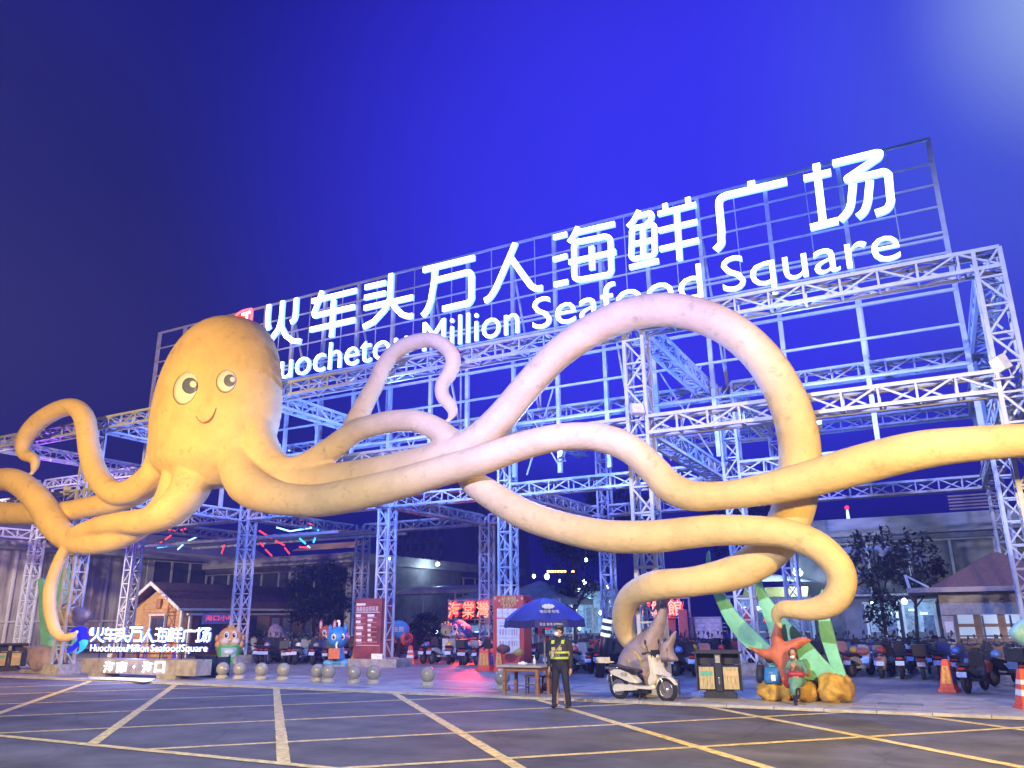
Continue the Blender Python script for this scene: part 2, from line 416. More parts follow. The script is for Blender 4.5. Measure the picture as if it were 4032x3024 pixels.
f2 = [((0, 2705), (780, 2673+8)), ((0, 2732), (800, 2707)), ((0, 2771), (800, 2744)), ((0, 2819), (1574, 2755.5)), ((0, 2884.6), (2153, 2786)), ((564, 2949), (3200, 2810)), ((1415, 3018), (4032, 2862))]
for a, b in f2:
    p, q = clipy(gnd(*a), gnd(*b), YB, KERB-.02); line_mark(p, q, .15, -.006)
line_mark((-42, YB), (8, YB), .18, -.003)
line_mark((-60, KERB-.14), (30, KERB-.14), .12, -.0025)

# ------------------------------------------------------------------ octopus
def octo_mat():
    m = bpy.data.materials.new('octopus_paint'); m.use_nodes = True; nt = m.node_tree; N = nt.nodes; L = nt.links; b = N['Principled BSDF']
    ge = N.new('ShaderNodeNewGeometry')
    def noise_(sc, det, ro=.6):
        n = N.new('ShaderNodeTexNoise'); n.inputs['Scale'].default_value = sc; n.inputs['Detail'].default_value = det; n.inputs['Roughness'].default_value = ro
        L.new(ge.outputs['Position'], n.inputs['Vector']); return n
    a = noise_(1.1, 5); cr = N.new('ShaderNodeValToRGB'); L.new(a.outputs['Fac'], cr.inputs['Fac'])
    e = cr.color_ramp.elements; e[0].position = .32; e[0].color = (.66, .48, .23, 1); e[1].position = .6; e[1].color = (.78, .58, .28, 1)
    d = noise_(2.6, 7, .7); dr = N.new('ShaderNodeValToRGB'); L.new(d.outputs['Fac'], dr.inputs['Fac'])
    e = dr.color_ramp.elements; e[0].position = .57; e[0].color = (1, 1, 1, 1); e[1].position = .72; e[1].color = (.52, .54, .52, 1)
    mu = N.new('ShaderNodeMix'); mu.data_type = 'RGBA'; mu.blend_type = 'MULTIPLY'; mu.inputs['Factor'].default_value = .75
    L.new(cr.outputs[0], mu.inputs['A']); L.new(dr.outputs[0], mu.inputs['B'])
    L.new([s for s in mu.outputs if s.type == 'RGBA'][0], b.inputs['Base Color'])
    b.inputs['Roughness'].default_value = .62; b.inputs['Specular IOR Level'].default_value = .3
    k = noise_(5, 4); bp = N.new('ShaderNodeBump'); bp.inputs['Strength'].default_value = .35; bp.inputs['Distance'].default_value = .08
    L.new(k.outputs['Fac'], bp.inputs['Height']); L.new(bp.outputs[0], b.inputs['Normal'])
    return m
OM = octo_mat()
HY = 19.75                                       # the flat back of the head, just clear of the steel frame
h_right = at('v', 603, 930, HY-.1).x; h_left_c = 3.3
HA, HB = 3.02, 1.55
hx = h_right-HA
h_top = at('v', 470, 702, HY).z; h_mid = at('v', 600, 900, HY).z; h_bot = at('v', 560, 1045, HY).z
octo = thing('octopus_sculpture', 'giant yellow smiling octopus sculpture with long curling arms in front of the steel frame', 'sculpture', (hx, HY, 0))
def head():
    mb = MB(); mb.smooth = True; n = 40; rows = []
    K = 30
    for i in range(K+1):
        t = i/K
        if t < .55:
            u = math.pi/2*(1-t/.55); z = h_mid+(h_top-h_mid)*math.sin(u); w = (1-math.sin(u)**2.35)**(1/2.35)
        else:
            u = (t-.55)/.45; z = h_mid+(h_bot-h_mid)*u; w = 1-.10*math.sin(u*math.pi*.5)-.62*max(0, u-.55)**1.4/(.45**1.4)
        rows.append((z, max(w, .02)))
    idx = []
    for z, w in rows:
        r = []
        for j in range(n+1):
            a = math.pi*j/n
            r.append(len(mb.v)); mb.v.append(Vector((hx-HA*w*math.cos(a), HY-.30-(HB*(w**.8))*math.sin(a), z)))
        for xx in (hx+HA*w, hx+HA*w*.5, hx-HA*w*.5, hx-HA*w):
            r.append(len(mb.v)); mb.v.append(Vector((xx, HY, z)))
        idx.append(r)
    m = len(idx[0])
    for i in range(K):
        for j in range(m): mb.face((idx[i][j], idx[i][(j+1) % m], idx[i+1][(j+1) % m], idx[i+1][j]))
    mb.face(idx[0]); mb.face(tuple(reversed(idx[-1]))); return mb
hm = head(); HEADBVH = BVHTree.FromPolygons([tuple(v) for v in hm.v], hm.f)
TENT = dict(
 t1=('h1', 19.15, 18.9, [(2080, 444, 190), (2040, 800, 185), (1930, 1120, 170), (1710, 1330, 165), (1480, 1400, 150), (1310, 1310, 145), (1190, 1130, 138), (1120, 900, 130), (1090, 700, 125), (1060, 500, 125), (990, 370, 118), (870, 325, 112), (700, 370, 112), (500, 490, 112), (375, 620, 110), (300, 740, 95), (280, 840, 85), (310, 920, 75), (400, 955, 68), (440, 1010, 58), (425, 1090, 45), (395, 1170, 12)]),
 t2=('z1', 19.1, 19.25, [(1110, 1000, 130), (1070, 1180, 115), (1000, 1300, 95), (900, 1390, 80), (760, 1450, 75), (600, 1485, 70), (400, 1520, 68), (200, 1530, 72), (0, 1528, 75), (-200, 1520, 78)]),
 t3=('z1', 18.9, 18.5, [(1150, 1250, 80), (1080, 1450, 80), (960, 1580, 78), (820, 1670, 75), (660, 1720, 72), (500, 1715, 78), (400, 1660, 82), (330, 1570, 88), (270, 1470, 86), (190, 1380, 82), (90, 1315, 78), (-20, 1312, 72), (-130, 1370, 70), (-200, 1470, 70)]),
 t4=('z1', 19.5, 18.3, [(1290, 980, 105), (1282, 1150, 130), (1258, 1320, 132), (1190, 1440, 118), (1080, 1530, 105), (950, 1580, 88), (800, 1590, 75), (660, 1610, 66), (560, 1640, 60), (490, 1670, 50), (440, 1740, 36), (395, 1820, 38), (350, 1940, 40), (325, 2050, 42), (330, 2180, 40), (360, 2290, 36), (410, 2340, 28), (470, 2330, 24), (510, 2295, 6)]),
 t5=('z5', 19.25, 19.2, [(20, 200, 150), (60, 470, 165), (170, 660, 152), (320, 745, 136), (500, 700, 130), (720, 560, 124), (980, 370, 112), (1250, 285, 110), (1500, 262, 112), (1690, 305, 115), (1840, 400, 122), (1950, 520, 128), (2020, 680, 130), (2120, 850, 128), (2280, 970, 140), (2600, 1160, 148), (2940, 1280, 150), (3380, 1375, 158), (3830, 1385, 160), (4170, 1350, 155), (4500, 1320, 152), (4900, 1327, 145), (5180, 1360, 145), (5430, 1460, 145), (5600, 1600, 142), (5690, 1760, 140), (5665, 1930, 136), (5560, 2040, 125), (5400, 2090, 108), (5240, 2090, 92), (5130, 2085, 85), (5065, 2125, 65), (5055, 2190, 45), (5085, 2240, 22), (5105, 2270, 5)]),
 t6=('v', 19.2, 19.2, [(520, 1040, 45), (640, 1045, 40), (760, 1035, 40), (900, 1005, 38), (1010, 965, 36), (1075, 910, 34), (1135, 840, 33), (1205, 765, 34), (1290, 707, 36), (1380, 674, 37), (1470, 672, 38), (1560, 702, 39), (1635, 760, 40), (1690, 840, 42), (1722, 930, 44), (1727, 1020, 45), (1710, 1110, 45), (1670, 1180, 43), (1600, 1232, 38), (1500, 1256, 32), (1420, 1264, 32), (1366, 1286, 27), (1346, 1325, 24), (1352, 1368, 23), (1374, 1398, 18), (1390, 1412, 8)]),
 t7=('z5', 19.5, 18.1, [(-190, 330, 150), (-170, 560, 185), (-110, 790, 200), (0, 925, 190), (200, 1000, 168), (400, 1030, 157), (620, 1035, 160), (900, 990, 165), (1200, 925, 160), (1500, 845, 155), (1800, 755, 150), (2200, 640, 148), (2550, 520, 140), (2900, 432, 136), (3220, 412, 138), (3480, 460, 142), (3690, 570, 145), (3870, 740, 148), (4030, 900, 152), (4230, 985, 150), (4520, 985, 140), (4800, 950, 148), (5300, 845, 175), (5850, 690, 192), (6400, 555, 190), (6900, 490, 175), (7450, 450, 165), (7900, 430, 150)]),
 t9=('z6', 19.45, 19.45, [(690, 1230, 60), (740, 1120, 62), (800, 1000, 56), (855, 900, 52), (905, 790, 50), (985, 705, 50), (1080, 660, 48), (1180, 648, 46), (1265, 690, 46), (1305, 760, 46), (1285, 840, 46), (1240, 905, 42), (1245, 975, 42), (1290, 1030, 38), (1300, 1075, 28), (1275, 1120, 8)]))
for key, (f, Ya, Yb, pts) in TENT.items():
    s = FR[f][2]; P = []
    for i, (x, y, hw) in enumerate(pts):
        t = min(1, i/4); Y = Ya+(Yb-Ya)*t
        if key == 't5' and i > 11: Y = 19.2-.65*min(1, (i-11)/4)+(1.0 if i > 23 else 0)*(i-23)/15
        if key == 't6' and 8 <= i <= 18: Y = 19.45
        if key == 't6' and i > 20: Y = 19.2+1.15*min(1, (i-20)/3)
        p = at(f, x, y, Y); dep = (p-CAM).dot(CF)
        P.append((p.x, p.y, p.z, hw*s*dep/FPX))
    P = crv(P, 7); hm.tube([p[:3] for p in P], [max(.075, p[3]) for p in P], 22)
def remesh(mb, name, mats, parent, vox, smooth=1, world=False):
    """one continuous skin over overlapping solids"""
    me = mb.mesh(name, mats); o = bpy.data.objects.new(name, me); COL.objects.link(o)
    m = o.modifiers.new('r', 'REMESH'); m.mode = 'VOXEL'; m.voxel_size = vox
    if smooth: s = o.modifiers.new('s', 'SMOOTH'); s.iterations = smooth; s.factor = .5
    bpy.context.view_layer.update()
    e = bpy.data.meshes.new_from_object(o.evaluated_get(bpy.context.evaluated_depsgraph_get()))
    bpy.data.objects.remove(o); bpy.data.meshes.remove(me); e.name = name
    e.polygons.foreach_set('use_smooth', [True]*len(e.polygons))
    if world and parent is not None: e.transform(Matrix.Translation(-wloc(parent)))
    return link(name, e, parent)
HEAD = remesh(hm, 'body', OM, octo, .055, 9, True)
_hv = [v.co+wloc(octo) for v in HEAD.data.vertices]; HEADBVH = BVHTree.FromPolygons(_hv, [tuple(p.vertices) for p in HEAD.data.polygons])
white_paint = mat('white_paint', (.82, .82, .84), .5, var=.1, scale=9)
pupil_m = mat('slate_paint', (.13, .16, .27), .4, var=.1)
def on_head(x, y):
    d = ray(x*1.82278, y*1.82278); h = HEADBVH.ray_cast(CAM, d); return h[0], (h[1] if h[1].dot(d) < 0 else -h[1])
def eye(cx, cy, rw, rh, px_, py_, pr, lx, ly, lr):
    def disc(x, y, a, b, off, tilt=0, n=36, dome=.0):
        mb = MB(); mb.smooth = True; s = 1.0; c = len(mb.v)
        ring = []
        for k, f in enumerate((1, .97, .7, .35, 0)):
            for j in range(n):
                t = 2*math.pi*j/n; ex = a*f*math.cos(t); ey = b*f*math.sin(t)
                ct, st = math.cos(tilt), math.sin(tilt)
                p, nn = on_head(x+ex*ct-ey*st, y+ex*st+ey*ct)
                mb.v.append(p+nn*(off*(0 if k == 0 else 1)-(.03 if k == 0 else 0)+dome*(1-f*f)))
        for k in range(4):
            for j in range(n): mb.face((k*n+j, k*n+(j+1) % n, (k+1)*n+(j+1) % n, (k+1)*n+j))
        return mb
    e = disc(cx, cy, rw, rh, .03, .35, dome=.02).build('eye', white_paint, octo)
    rim = disc(cx-1.5, cy+1, rw+2.2, rh+2.2, .012, .35).build('eye_rim', mat('grime_olive', (.30, .24, .12), .7), e)
    disc(px_, py_, pr*.92, pr, .055, .2).build('pupil', pupil_m, e)
    disc(lx, ly, lr, lr*1.05, .075).build('eye_highlight', white_paint, e)
eye(402, 838, 24, 36, 412, 834, 18, 420, 831, 7)
eye(490, 823, 20, 24, 497, 823, 13.5, 504, 821, 5.5)
mo = MB(); mo.smooth = True; up = crv([(425, 899), (430, 908), (440, 915), (452, 912), (462, 900), (468, 881)], 6); lo = crv([(425, 899), (429, 906), (439, 911.5), (451, 908), (461, 897), (468, 881)], 6)
for a, b in zip(up, lo):
    for q, o in ((a, -.02), (a, .05), (b, .05), (b, -.02)):
        p, n_ = on_head(*q); mo.v.append(p+n_*o)
for i in range(len(up)-1):
    for k in range(4): mo.face((4*i+k, 4*i+(k+1) % 4, 4*i+4+(k+1) % 4, 4*i+4+k))
mo.build('mouth', mat('mouth_paint', (.42, .16, .10), .6), octo)

# ------------------------------------------------------------------ steel frame
steel = mat('white_steel', (.44, .47, .58), .45, var=.10, scale=3)
RY = (20.0, 28.0, 36.0)                          # front faces of the three rows
TW = .54
H1, H2 = 10.09, 7.13                             # tops of the upper and lower beams
GRP_T = 'lattice towers of the white steel frame'
GRP_B = 'lattice beams of the white steel frame'
def lattice(mb, p, q, a, b, pitch, t, skip=()):
    """braces on the four sides of a box from p to q with half-sizes a, b (vectors)"""
    p = Vector(p); q = Vector(q); d = q-p; k = max(1, round(d.length/pitch)); out = []
    cs = [a+b, a-b, -a-b, -a+b]
    for s in range(4):
        if s in skip: continue
        c0, c1 = cs[s], cs[(s+1) % 4]
        for i in range(k):
            e0 = p+d*(i/k); e1 = p+d*((i+1)/k)
            if i: out.append((e0+c0, e0+c1))
            if i % 2 == 0: out.append((e0+c0, e1+c1))
            else: out.append((e0+c1, e1+c0))
    for u, w in out: mb.bar(u, w, t)
    return out
def brace_objs(root, p, q, a, b, pitch, t):
    mb = MB(); segs = lattice(mb, p, q, a, b, pitch, t); base = wloc(root); cache = {}
    for u, w in segs:
        d = (w-u); key = tuple(round(c, 2) for c in d)
        if key not in cache:
            m = MB(); m.bar((0, 0, 0), d, t); cache[key] = m.mesh('brace', steel)
        link('brace', cache[key], root, u-base)
def tower(x, y, z1, label, single=False, z0=.32, base=True):
    t = thing('truss_tower', label, 'lattice tower', (x, y, 0), 0, GRP_T)
    h = TW/2; W = (x+h, y+h)
    for sx in (-1, 1):
        for sy in (-1, 1):
            mb = MB(); mb.bar((W[0]+sx*h, W[1]+sy*h, z0), (W[0]+sx*h, W[1]+sy*h, z1), .095); mb.build('leg', steel, t)
    p, q, a, b = (W[0], W[1], z0+.05), (W[0], W[1], z1), Vector((h, 0, 0)), Vector((0, h, 0))
    if single: brace_objs(t, p, q, a, b, .68, .05)
    else:
        mb = MB(); lattice(mb, p, q, a, b, .68, .05); mb.build('lattice', steel, t, kind='stuff')
    if base:
        mb = MB(); mb.box((W[0], W[1], .18), (.95, .95, .36)); mb.build('concrete_base', mat('concrete', (.40, .39, .37), .8, var=.25, scale=5, bump=.2), t)
    return t
def beam(p, q, label, depth=.46, wid=.5, single=False, pitch=.85):
    """box beam whose upper outer edge line runs p -> q (z = top)"""
    p = Vector(p); q = Vector(q); d = (q-p).normalized(); side = Vector((-d.y, d.x, 0))
    t = thing('truss_beam', label, 'lattice beam', (p.x, p.y, p.z), 0, GRP_B)
    a = side*(wid/2); b = Vector((0, 0, depth/2)); pc = p+a-b; qc = q+a-b
    for s in (1, -1):
        for r in (1, -1):
            mb = MB(); mb.bar(pc+a*s+b*r, qc+a*s+b*r, .092); mb.build('chord', steel, t)
    if single: brace_objs(t, pc, qc, a, b, pitch, .05)
    else:
        mb = MB(); lattice(mb, pc, qc, a, b, pitch, .05); mb.build('lattice', steel, t, kind='stuff')
    return t
FXS = (1.80, -6.95, -30.7)
tower(1.80, RY[0], H1, 'lattice steel tower at the right end of the front row, beside the photo edge', True)
tower(-6.95, RY[0], H1, 'front lattice steel tower behind the big looping arm, above the tailed grey fish', True)
tower(-30.9, RY[0], H1, 'front lattice steel tower at the far left between the thin yellow arms', True)
tower(-48, RY[0], H1, 'lattice steel tower beyond the left edge of the photo')
S2 = (-47.0, -38.2, -30.0, -21.5, -15.45, -6.25, 2.0)
S2L = {-38.2: 'lattice steel tower left of the timber cabin gable', -30.0: 'lattice steel tower in front of the timber cabin roof, behind the statue in the cup', -21.5: 'lattice steel tower rising behind the dark red notice pillar',
       -15.45: 'lattice steel tower rising behind the bright red board', -6.25: 'lattice steel tower on a concrete block behind the right litter bin', 2.0: 'middle-row lattice tower seen through the right end tower', -47.0: 'middle-row lattice tower by the curtained glass wall'}
for x in S2: tower(x, RY[1], H1 if x > -8 or x < -20 else H1, S2L[x])
S3 = (-29.2, -21.0, -14.3, -5.9, 2.2)
S3L = {-29.2: 'far lattice tower beside the dark bushy tree', -21.0: 'far lattice tower standing in the red neon sign', -14.3: 'far lattice tower right of the blue parasol', -5.9: 'far lattice tower behind the green seaweed', 2.2: 'far lattice tower beside the hipped roof kiosk'}
for x in S3: tower(x, RY[2], H1 if x > -16 else H2, S3L[x])
# front beams
beam((-52, RY[0], H1), (-30.9, RY[0], H1), 'upper front beam left of the octopus head', single=False)
beam((-30.36, RY[0], H1), (-6.95, RY[0], H1), 'upper front beam running behind the octopus head below the lit lettering', single=True)
beam((-6.41, RY[0], H1), (2.34, RY[0], H1), 'upper front beam at the right end below the lit word Square', single=True)
beam((-52, RY[0], H2), (-30.9, RY[0], H2), 'lower front beam behind the left yellow arms')
beam((-30.36, RY[0], H2), (-6.95, RY[0], H2), 'lower front beam glimpsed between the middle arms', single=True)
beam((-6.41, RY[0], H2), (1.80, RY[0], H2), 'lower front beam crossing behind the big looping arm on the right', single=True)
beam((2.34, RY[0], H2), (9, RY[0], H2), 'lower front beam leaving the photo at the right edge')
for r in (1, 2):
    for z, nm in ((H1, 'upper'), (H2, 'lower')):
        xs = [x for x in (S2 if r == 1 else S3)]
        if r == 2 and z == H1: xs = [x for x in xs if x > -16]
        for a, b in zip(xs[:-1], xs[1:]):
            beam((a+TW, RY[r], z), (b, RY[r], z), f'{nm} lattice beam of the {"middle" if r == 1 else "far"} row between the posts {S2L.get(a, S3L.get(a))[0:0]}at {["the far left", "the left", "the left cabin", "the red pillar", "the red board", "the right litter bin", "the right end"][(S2 if r == 1 else (0, 0)+S3).index(a)]}')
# cross beams running back from the front row
for x, nm in ((1.85, 'the right end'), (-6.9, 'the big looping arm'), (-30.6, 'the octopus head')):
    for z, lv in ((H1, 'upper'), (H2, 'lower')):
        beam((x+TW, RY[0]+TW, z), (x+TW, RY[1], z), f'{lv} cross beam running back from the front tower by {nm}')
for x, nm in ((-47.5, 'the curtained glass wall'), (-38.2, 'the left of the head'), (-21.5, 'the red pillar')):
    beam((x+TW, RY[0]+TW, H1), (x+TW, RY[1], H1), f'upper cross beam running back above {nm}')
    beam((x+TW, RY[0]+TW, H2), (x+TW, RY[1], H2), f'lower cross beam running back above {nm}')
for x, nm in ((2.0, 'the right end'), (-6.2, 'the right litter bin'), (-15.2, 'the red board'), (-21.4, 'the red pillar'), (-30.0, 'the timber cabin'), (-38.2, 'the left columns')):
    for z, lv in ((H2, 'lower'),) + (((H1, 'upper'),) if x > -16 else ()):
        beam((x+TW, RY[1]+TW, z), (x+TW, RY[2], z), f'{lv} cross beam from the middle to the far row over {nm}')

# ------------------------------------------------------------------ big lit sign
SY = 26.9
dim_steel = mat('sign_steel', (.50, .52, .58), .5, var=.1, scale=3)
scaf = thing('sign_scaffold', 'tall grid of steel posts and rails carrying the lit lettering', 'sign frame', (-36.45, SY+.12, 0))
PX = [-36.45, -34.4, -32.4, -30.4, -28.42, -26.5, -24.5, -22.46, -20.4, -18.24, -16.4, -14.19, -12.22, -10.2, -8.25, -6.15, -3.63, -1.1, 1.78]
for x in PX:
    mb = MB(); mb.bar((x, SY+.14, 6.4 if x in (PX[0],) else 7.2), (x, SY+.14, 17.32), .15); mb.build('sign_post', dim_steel, scaf)
for z, w in ((17.28, .09), (16.35, .06), (15.55, .06), (14.74, .06), (13.8, .08), (13.62, .08), (13.08, .06), (11.79, .10), (10.6, .08), (9.3, .08)):
    mb = MB(); mb.bar((-36.45, SY+.05, z), (1.78, SY+.05, z), w); mb.build('sign_rail', dim_steel, scaf)
for i, x in enumerate(PX[:-1]):
    if i < 4: continue
    xm = (x+PX[i+1])/2
    mb = MB(); mb.bar((xm+.12, SY+.06, 13.8), (xm+.12, SY+.06, 17.28), .035); mb.build('sign_stud', dim_steel, scaf)
for x in PX[1::2]:
    mb = MB(); mb.bar((x, SY+.2, 16.2), (x, SY+2.6, H1), .08); mb.bar((x, SY+.2, 13.2), (x, SY+2.6, 13.2-.1), .05); mb.bar((x, SY+2.6, H1), (x, SY+2.6, 13.2), .07); mb.build('sign_strut', dim_steel, scaf)
def gusset(x, z0, z1):
    mb = MB(); mb.bar((x-.85, SY+.1, z0), (x, SY+.1, z1), .05); mb.build('sign_brace', dim_steel, scaf)
gusset(-27.6, 15.6, 14.8); gusset(-34.6, 15.5, 16.4); gusset(-35.6, 13.2, 15.5)
for x in PX[8:16:3]:
    mb = MB(); mb.bar((x+.15, SY+.25, 10.6), (x+1.7, SY+.9, 7.4), .05); mb.bar((x+1.7, SY+.25, 10.6), (x+.15, SY+.9, 7.4), .05); mb.build('sign_brace', dim_steel, scaf)
LIT = mat('lit_letter_face', (.9, .9, .9), .4, emit=(.66, .80, 1.0), es=4.5, var=0)
LITS = mat('halo_letter_return', (.4, .5, .9), .4, emit=(.16, .34, 1.0), es=2.6, var=0)  # blue side glow stands in for the halo round the letters
STROKES = dict(
 huo=('A', [[(126, 437), (114, 590), (112, 650), (128, 716)], [(283, 395), (268, 600), (230, 720), (150, 830), (55, 935)], [(268, 560), (270, 690), (320, 790), (400, 850), (485, 853)], [(440, 363), (430, 530), (418, 600), (375, 640)]], '火'),
 che=('A', [[(615, 400), (1120, 278)], [(732, 283), (640, 530), (650, 565), (685, 556), (1100, 462)], [(595, 725), (1103, 612)], [(862, 385), (838, 805)]], '车'),
 tou=('B', [[(58, 355), (273, 307)], [(53, 462), (270, 415)], [(50, 570), (557, 457)], [(330, 212), (318, 470), (260, 590), (150, 710), (42, 768)], [(345, 520), (385, 580), (450, 640), (510, 656), (555, 650)]], '头'),
 wan=('B', [[(662, 175), (1197, 47)], [(790, 150), (770, 330), (740, 500), (700, 595), (655, 650)], [(790, 283), (1100, 205), (1150, 205), (1168, 250), (1165, 470), (1135, 518), (865, 580)]], '万'),
 ren=('C', [[(335, 88), (270, 240), (170, 470), (120, 550), (70, 585)], [(290, 205), (400, 360), (470, 455), (515, 480), (567, 475)]], '人'),
 hai=('D', [[(46, 325), (155, 298)], [(45, 503), (157, 472)], [(52, 705), (163, 680)], [(245, 240), (205, 320), (172, 365)], [(225, 288), (540, 215)], [(215, 600), (213, 400), (240, 362), (460, 318), (500, 335), (508, 380), (513, 590), (490, 625), (260, 665), (222, 650), (214, 590)], [(172, 525), (550, 440)], [(355, 398), (360, 585)]], '海'),
 xian=('D', [[(735, 108), (690, 190), (645, 240)], [(700, 160), (820, 130), (838, 145), (830, 180), (795, 220)], [(675, 440), (678, 275), (700, 250), (830, 222), (858, 235), (862, 440), (840, 470), (700, 497), (676, 480), (674, 430)], [(675, 382), (860, 342)], [(765, 240), (770, 480)], [(660, 567), (893, 513)], [(943, 55), (953, 115)], [(1128, 5), (1135, 80)], [(888, 138), (1195, 62)], [(895, 272), (1205, 200)], [(903, 422), (1218, 350)], [(1040, 100), (1065, 508)]], '鲜'),
 guang=('E', [[(285, 250), (288, 300)], [(508, 252), (130, 340), (92, 362), (85, 400), (100, 560), (98, 640), (62, 680)]], '广'),
 chang=('E', [[(690, 142), (735, 530)], [(612, 235), (782, 195)], [(655, 540), (828, 497)], [(793, 142), (1060, 77), (1085, 80), (1075, 105), (885, 235), (900, 243), (1110, 195), (1140, 215), (1155, 380), (1130, 425), (1060, 452)], [(920, 270), (908, 390), (890, 440), (840, 495)], [(1025, 250), (1012, 380), (990, 440), (950, 475)]], '场'))
WID = dict(huo=.255, che=.255, tou=.255, wan=.265, ren=.255, hai=.215, xian=.20, guang=.265, chang=.25)
def ribbon(mb, P, w, y0, y1, closed=False):
    """flat-ended stroke through 2D points, extruded from y0 (front) to y1 (back); face material 0, returns 1"""
    if len(P) > 2: P = crv(P, 4) if len(P) > 2 else P
    P = [Vector(p) for p in P]; k = len(P); Lf = []; Rt = []
    for i in range(k):
        t = (P[min(i+1, k-1)]-P[max(i-1, 0)]).normalized(); n = Vector((-t.y, t.x))*w/2; Lf.append(P[i]+n); Rt.append(P[i]-n)
    o = len(mb.v)
    for y in (y0, y1):
        for a, b in zip(Lf, Rt): mb.v += [Vector((a.x, y, a.y)), Vector((b.x, y, b.y))]
    m = 2*k
    for i in range(k-1):
        a = o+2*i
        mb.mi = 0; mb.face((a, a+1, a+3, a+2))
        mb.mi = 1; mb.face((a+m, a+m+2, a+m+3, a+m+1)); mb.face((a, a+2, a+m+2, a+m)); mb.face((a+1, a+m+1, a+m+3, a+3))
    mb.mi = 1; mb.face((o, o+m, o+m+1, o+1)); e = o+2*k-2; mb.face((e, e+1, e+m+1, e+m)); mb.mi = 0
def sharp(P):
    """double the corner points so Catmull-Rom keeps tight corners"""
    out = [P[0]]
    for i in range(1, len(P)-1):
        a, b, c = Vector(P[i-1]), Vector(P[i]), Vector(P[i+1])
        la, lc = (a-b).length, (c-b).length
        if la > .5: out.append(tuple(b+(a-b).normalized()*min(.18, la*.4)))
        out.append(P[i])
        if lc > .5: out.append(tuple(b+(c-b).normalized()*min(.18, lc*.4)))
    out.append(P[-1]); return out
cn = thing('lit_chinese_lettering', 'row of nine huge white lit Chinese characters on the sign frame', 'sign lettering', (-27, SY, 13.9))
GLYPH = []
for key, (f, strokes, ch) in STROKES.items():
    mb = MB(); mets = []
    for j, s in enumerate(strokes):
        P = [at(f, x, y, SY-.02) for x, y in s]; P = sharp([(p.x, p.z) for p in P]); mets.append((P, WID[key]))
        ribbon(mb, P, WID[key], SY-.14-.004*j, SY)
    GLYPH.append(mets); mb.build('character', [LIT, LITS], cn)
en = thing('lit_english_lettering', 'white lit line of English words below the big Chinese characters', 'sign lettering', (-27, SY, 13))
def letters(word, x0, x1, zb, capz, parent, y, ext, mats, name='letter', narrow=1., lift=0):
    """word set letter by letter from x0 to x1 on baseline zb with capital height capz - zb"""
    me_w = []; adv = []
    full = text_mesh(word, 1, 0, mats); fx = [v.co.x for v in full.vertices]; cap = text_mesh('H', 1, 0, mats); ch_ = max(v.co.y for v in cap.vertices)
    sx = (x1-x0)/(max(fx)-min(fx)); sz = (capz-zb)/ch_; off = min(fx)
    for i, c in enumerate(word):
        if c == ' ': continue
        me = text_mesh(c, 1, 0, mats, bold=-.005); pre = text_mesh(word[:i+1], 1, 0, mats, bold=-.005)
        r = max(v.co.x for v in pre.vertices); r0 = max(v.co.x for v in me.vertices); dx = r-r0
        bm = bmesh.new(); bm.from_mesh(me); bmesh.ops.remove_doubles(bm, verts=bm.verts, dist=1e-5)
        front = list(bm.faces); ex = bmesh.ops.extrude_face_region(bm, geom=front)
        nv = [g for g in ex['geom'] if isinstance(g, bmesh.types.BMVert)]; nf = set(g for g in ex['geom'] if isinstance(g, bmesh.types.BMFace))
        bmesh.ops.translate(bm, verts=nv, vec=(0, 0, 1))
        for fc in bm.faces: fc.material_index = 0 if fc in nf else 1
        W0 = wloc(parent)
        for v in bm.verts: v.co = Vector((x0+(v.co.x+dx-off)*sx, y-v.co.z*ext, zb+v.co.y*sz))-W0
        bmesh.ops.recalc_face_normals(bm, faces=bm.faces); bm.to_mesh(me); bm.free(); me.name = name; link(name, me, parent)
for w_, a, b in (('Huochetou', -28.35, -19.35), ('Million', -18.57, -13.78), ('Seafood', -13.17, -6.16), ('Square', -5.44, .43)):
    letters(w_, a, b, 13.12, 14.47, en, SY, .13, [LIT, LITS])
# red leaf-shaped emblem at the head of the line
RED_E = mat('lit_red_face', (.8, .05, .03), .4, emit=(1, .06, .04), es=1.6, var=0); PINK_E = mat('lit_red_rim', (.9, .2, .2), .4, emit=(1, .10, .12), es=3, var=0)
em = thing('lit_red_emblem', 'red leaf-shaped lit emblem beside the first big character', 'sign emblem', tuple(at('v', 527, 690, SY)))
leaf = [(548, 669), (530, 673), (515, 683), (505, 699), (509, 712), (524, 724), (534, 728), (540, 715), (546, 695)]
leaf = crv(leaf+[leaf[0]], 4)[:-1]; P = [at('v', x, y, SY-.02) for x, y in leaf]
mb = MB(); mb.prism(P, (0, -.12, 0)); mb.build('leaf_panel', RED_E, em)
mb = MB(); ribbon(mb, [(p.x, p.z) for p in P[::2]+[P[0]]], .09, SY-.19, SY-.10); mb.build('leaf_rim', [PINK_E, PINK_E], em)
mb = MB()
for s in ([(528, 682), (546, 676)], [(538, 679), (537, 700), (530, 718), (524, 723)], [(508, 700), (511, 710), (524, 703)], [(519, 695), (519, 712)]):
    ribbon(mb, [(at('v', x, y, SY).x, at('v', x, y, SY).z) for x, y in s], .10, SY-.20, SY-.11)
mb.build('emblem_stroke', [LIT, LIT], em)

# pale ramp plate laid over the kerb before the stone sign
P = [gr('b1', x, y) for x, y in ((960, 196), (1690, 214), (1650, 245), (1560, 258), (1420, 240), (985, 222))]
mb = MB(); mb.prism([(p.x, p.y, .045) for p in P], (0, 0, .012)); tag(mb.build('kerb_ramp', mat('ramp_plate', (.62, .64, .66), .35, var=.1, scale=4)), 'pale metal ramp plate lying over the kerb before the stone sign', 'ramp')

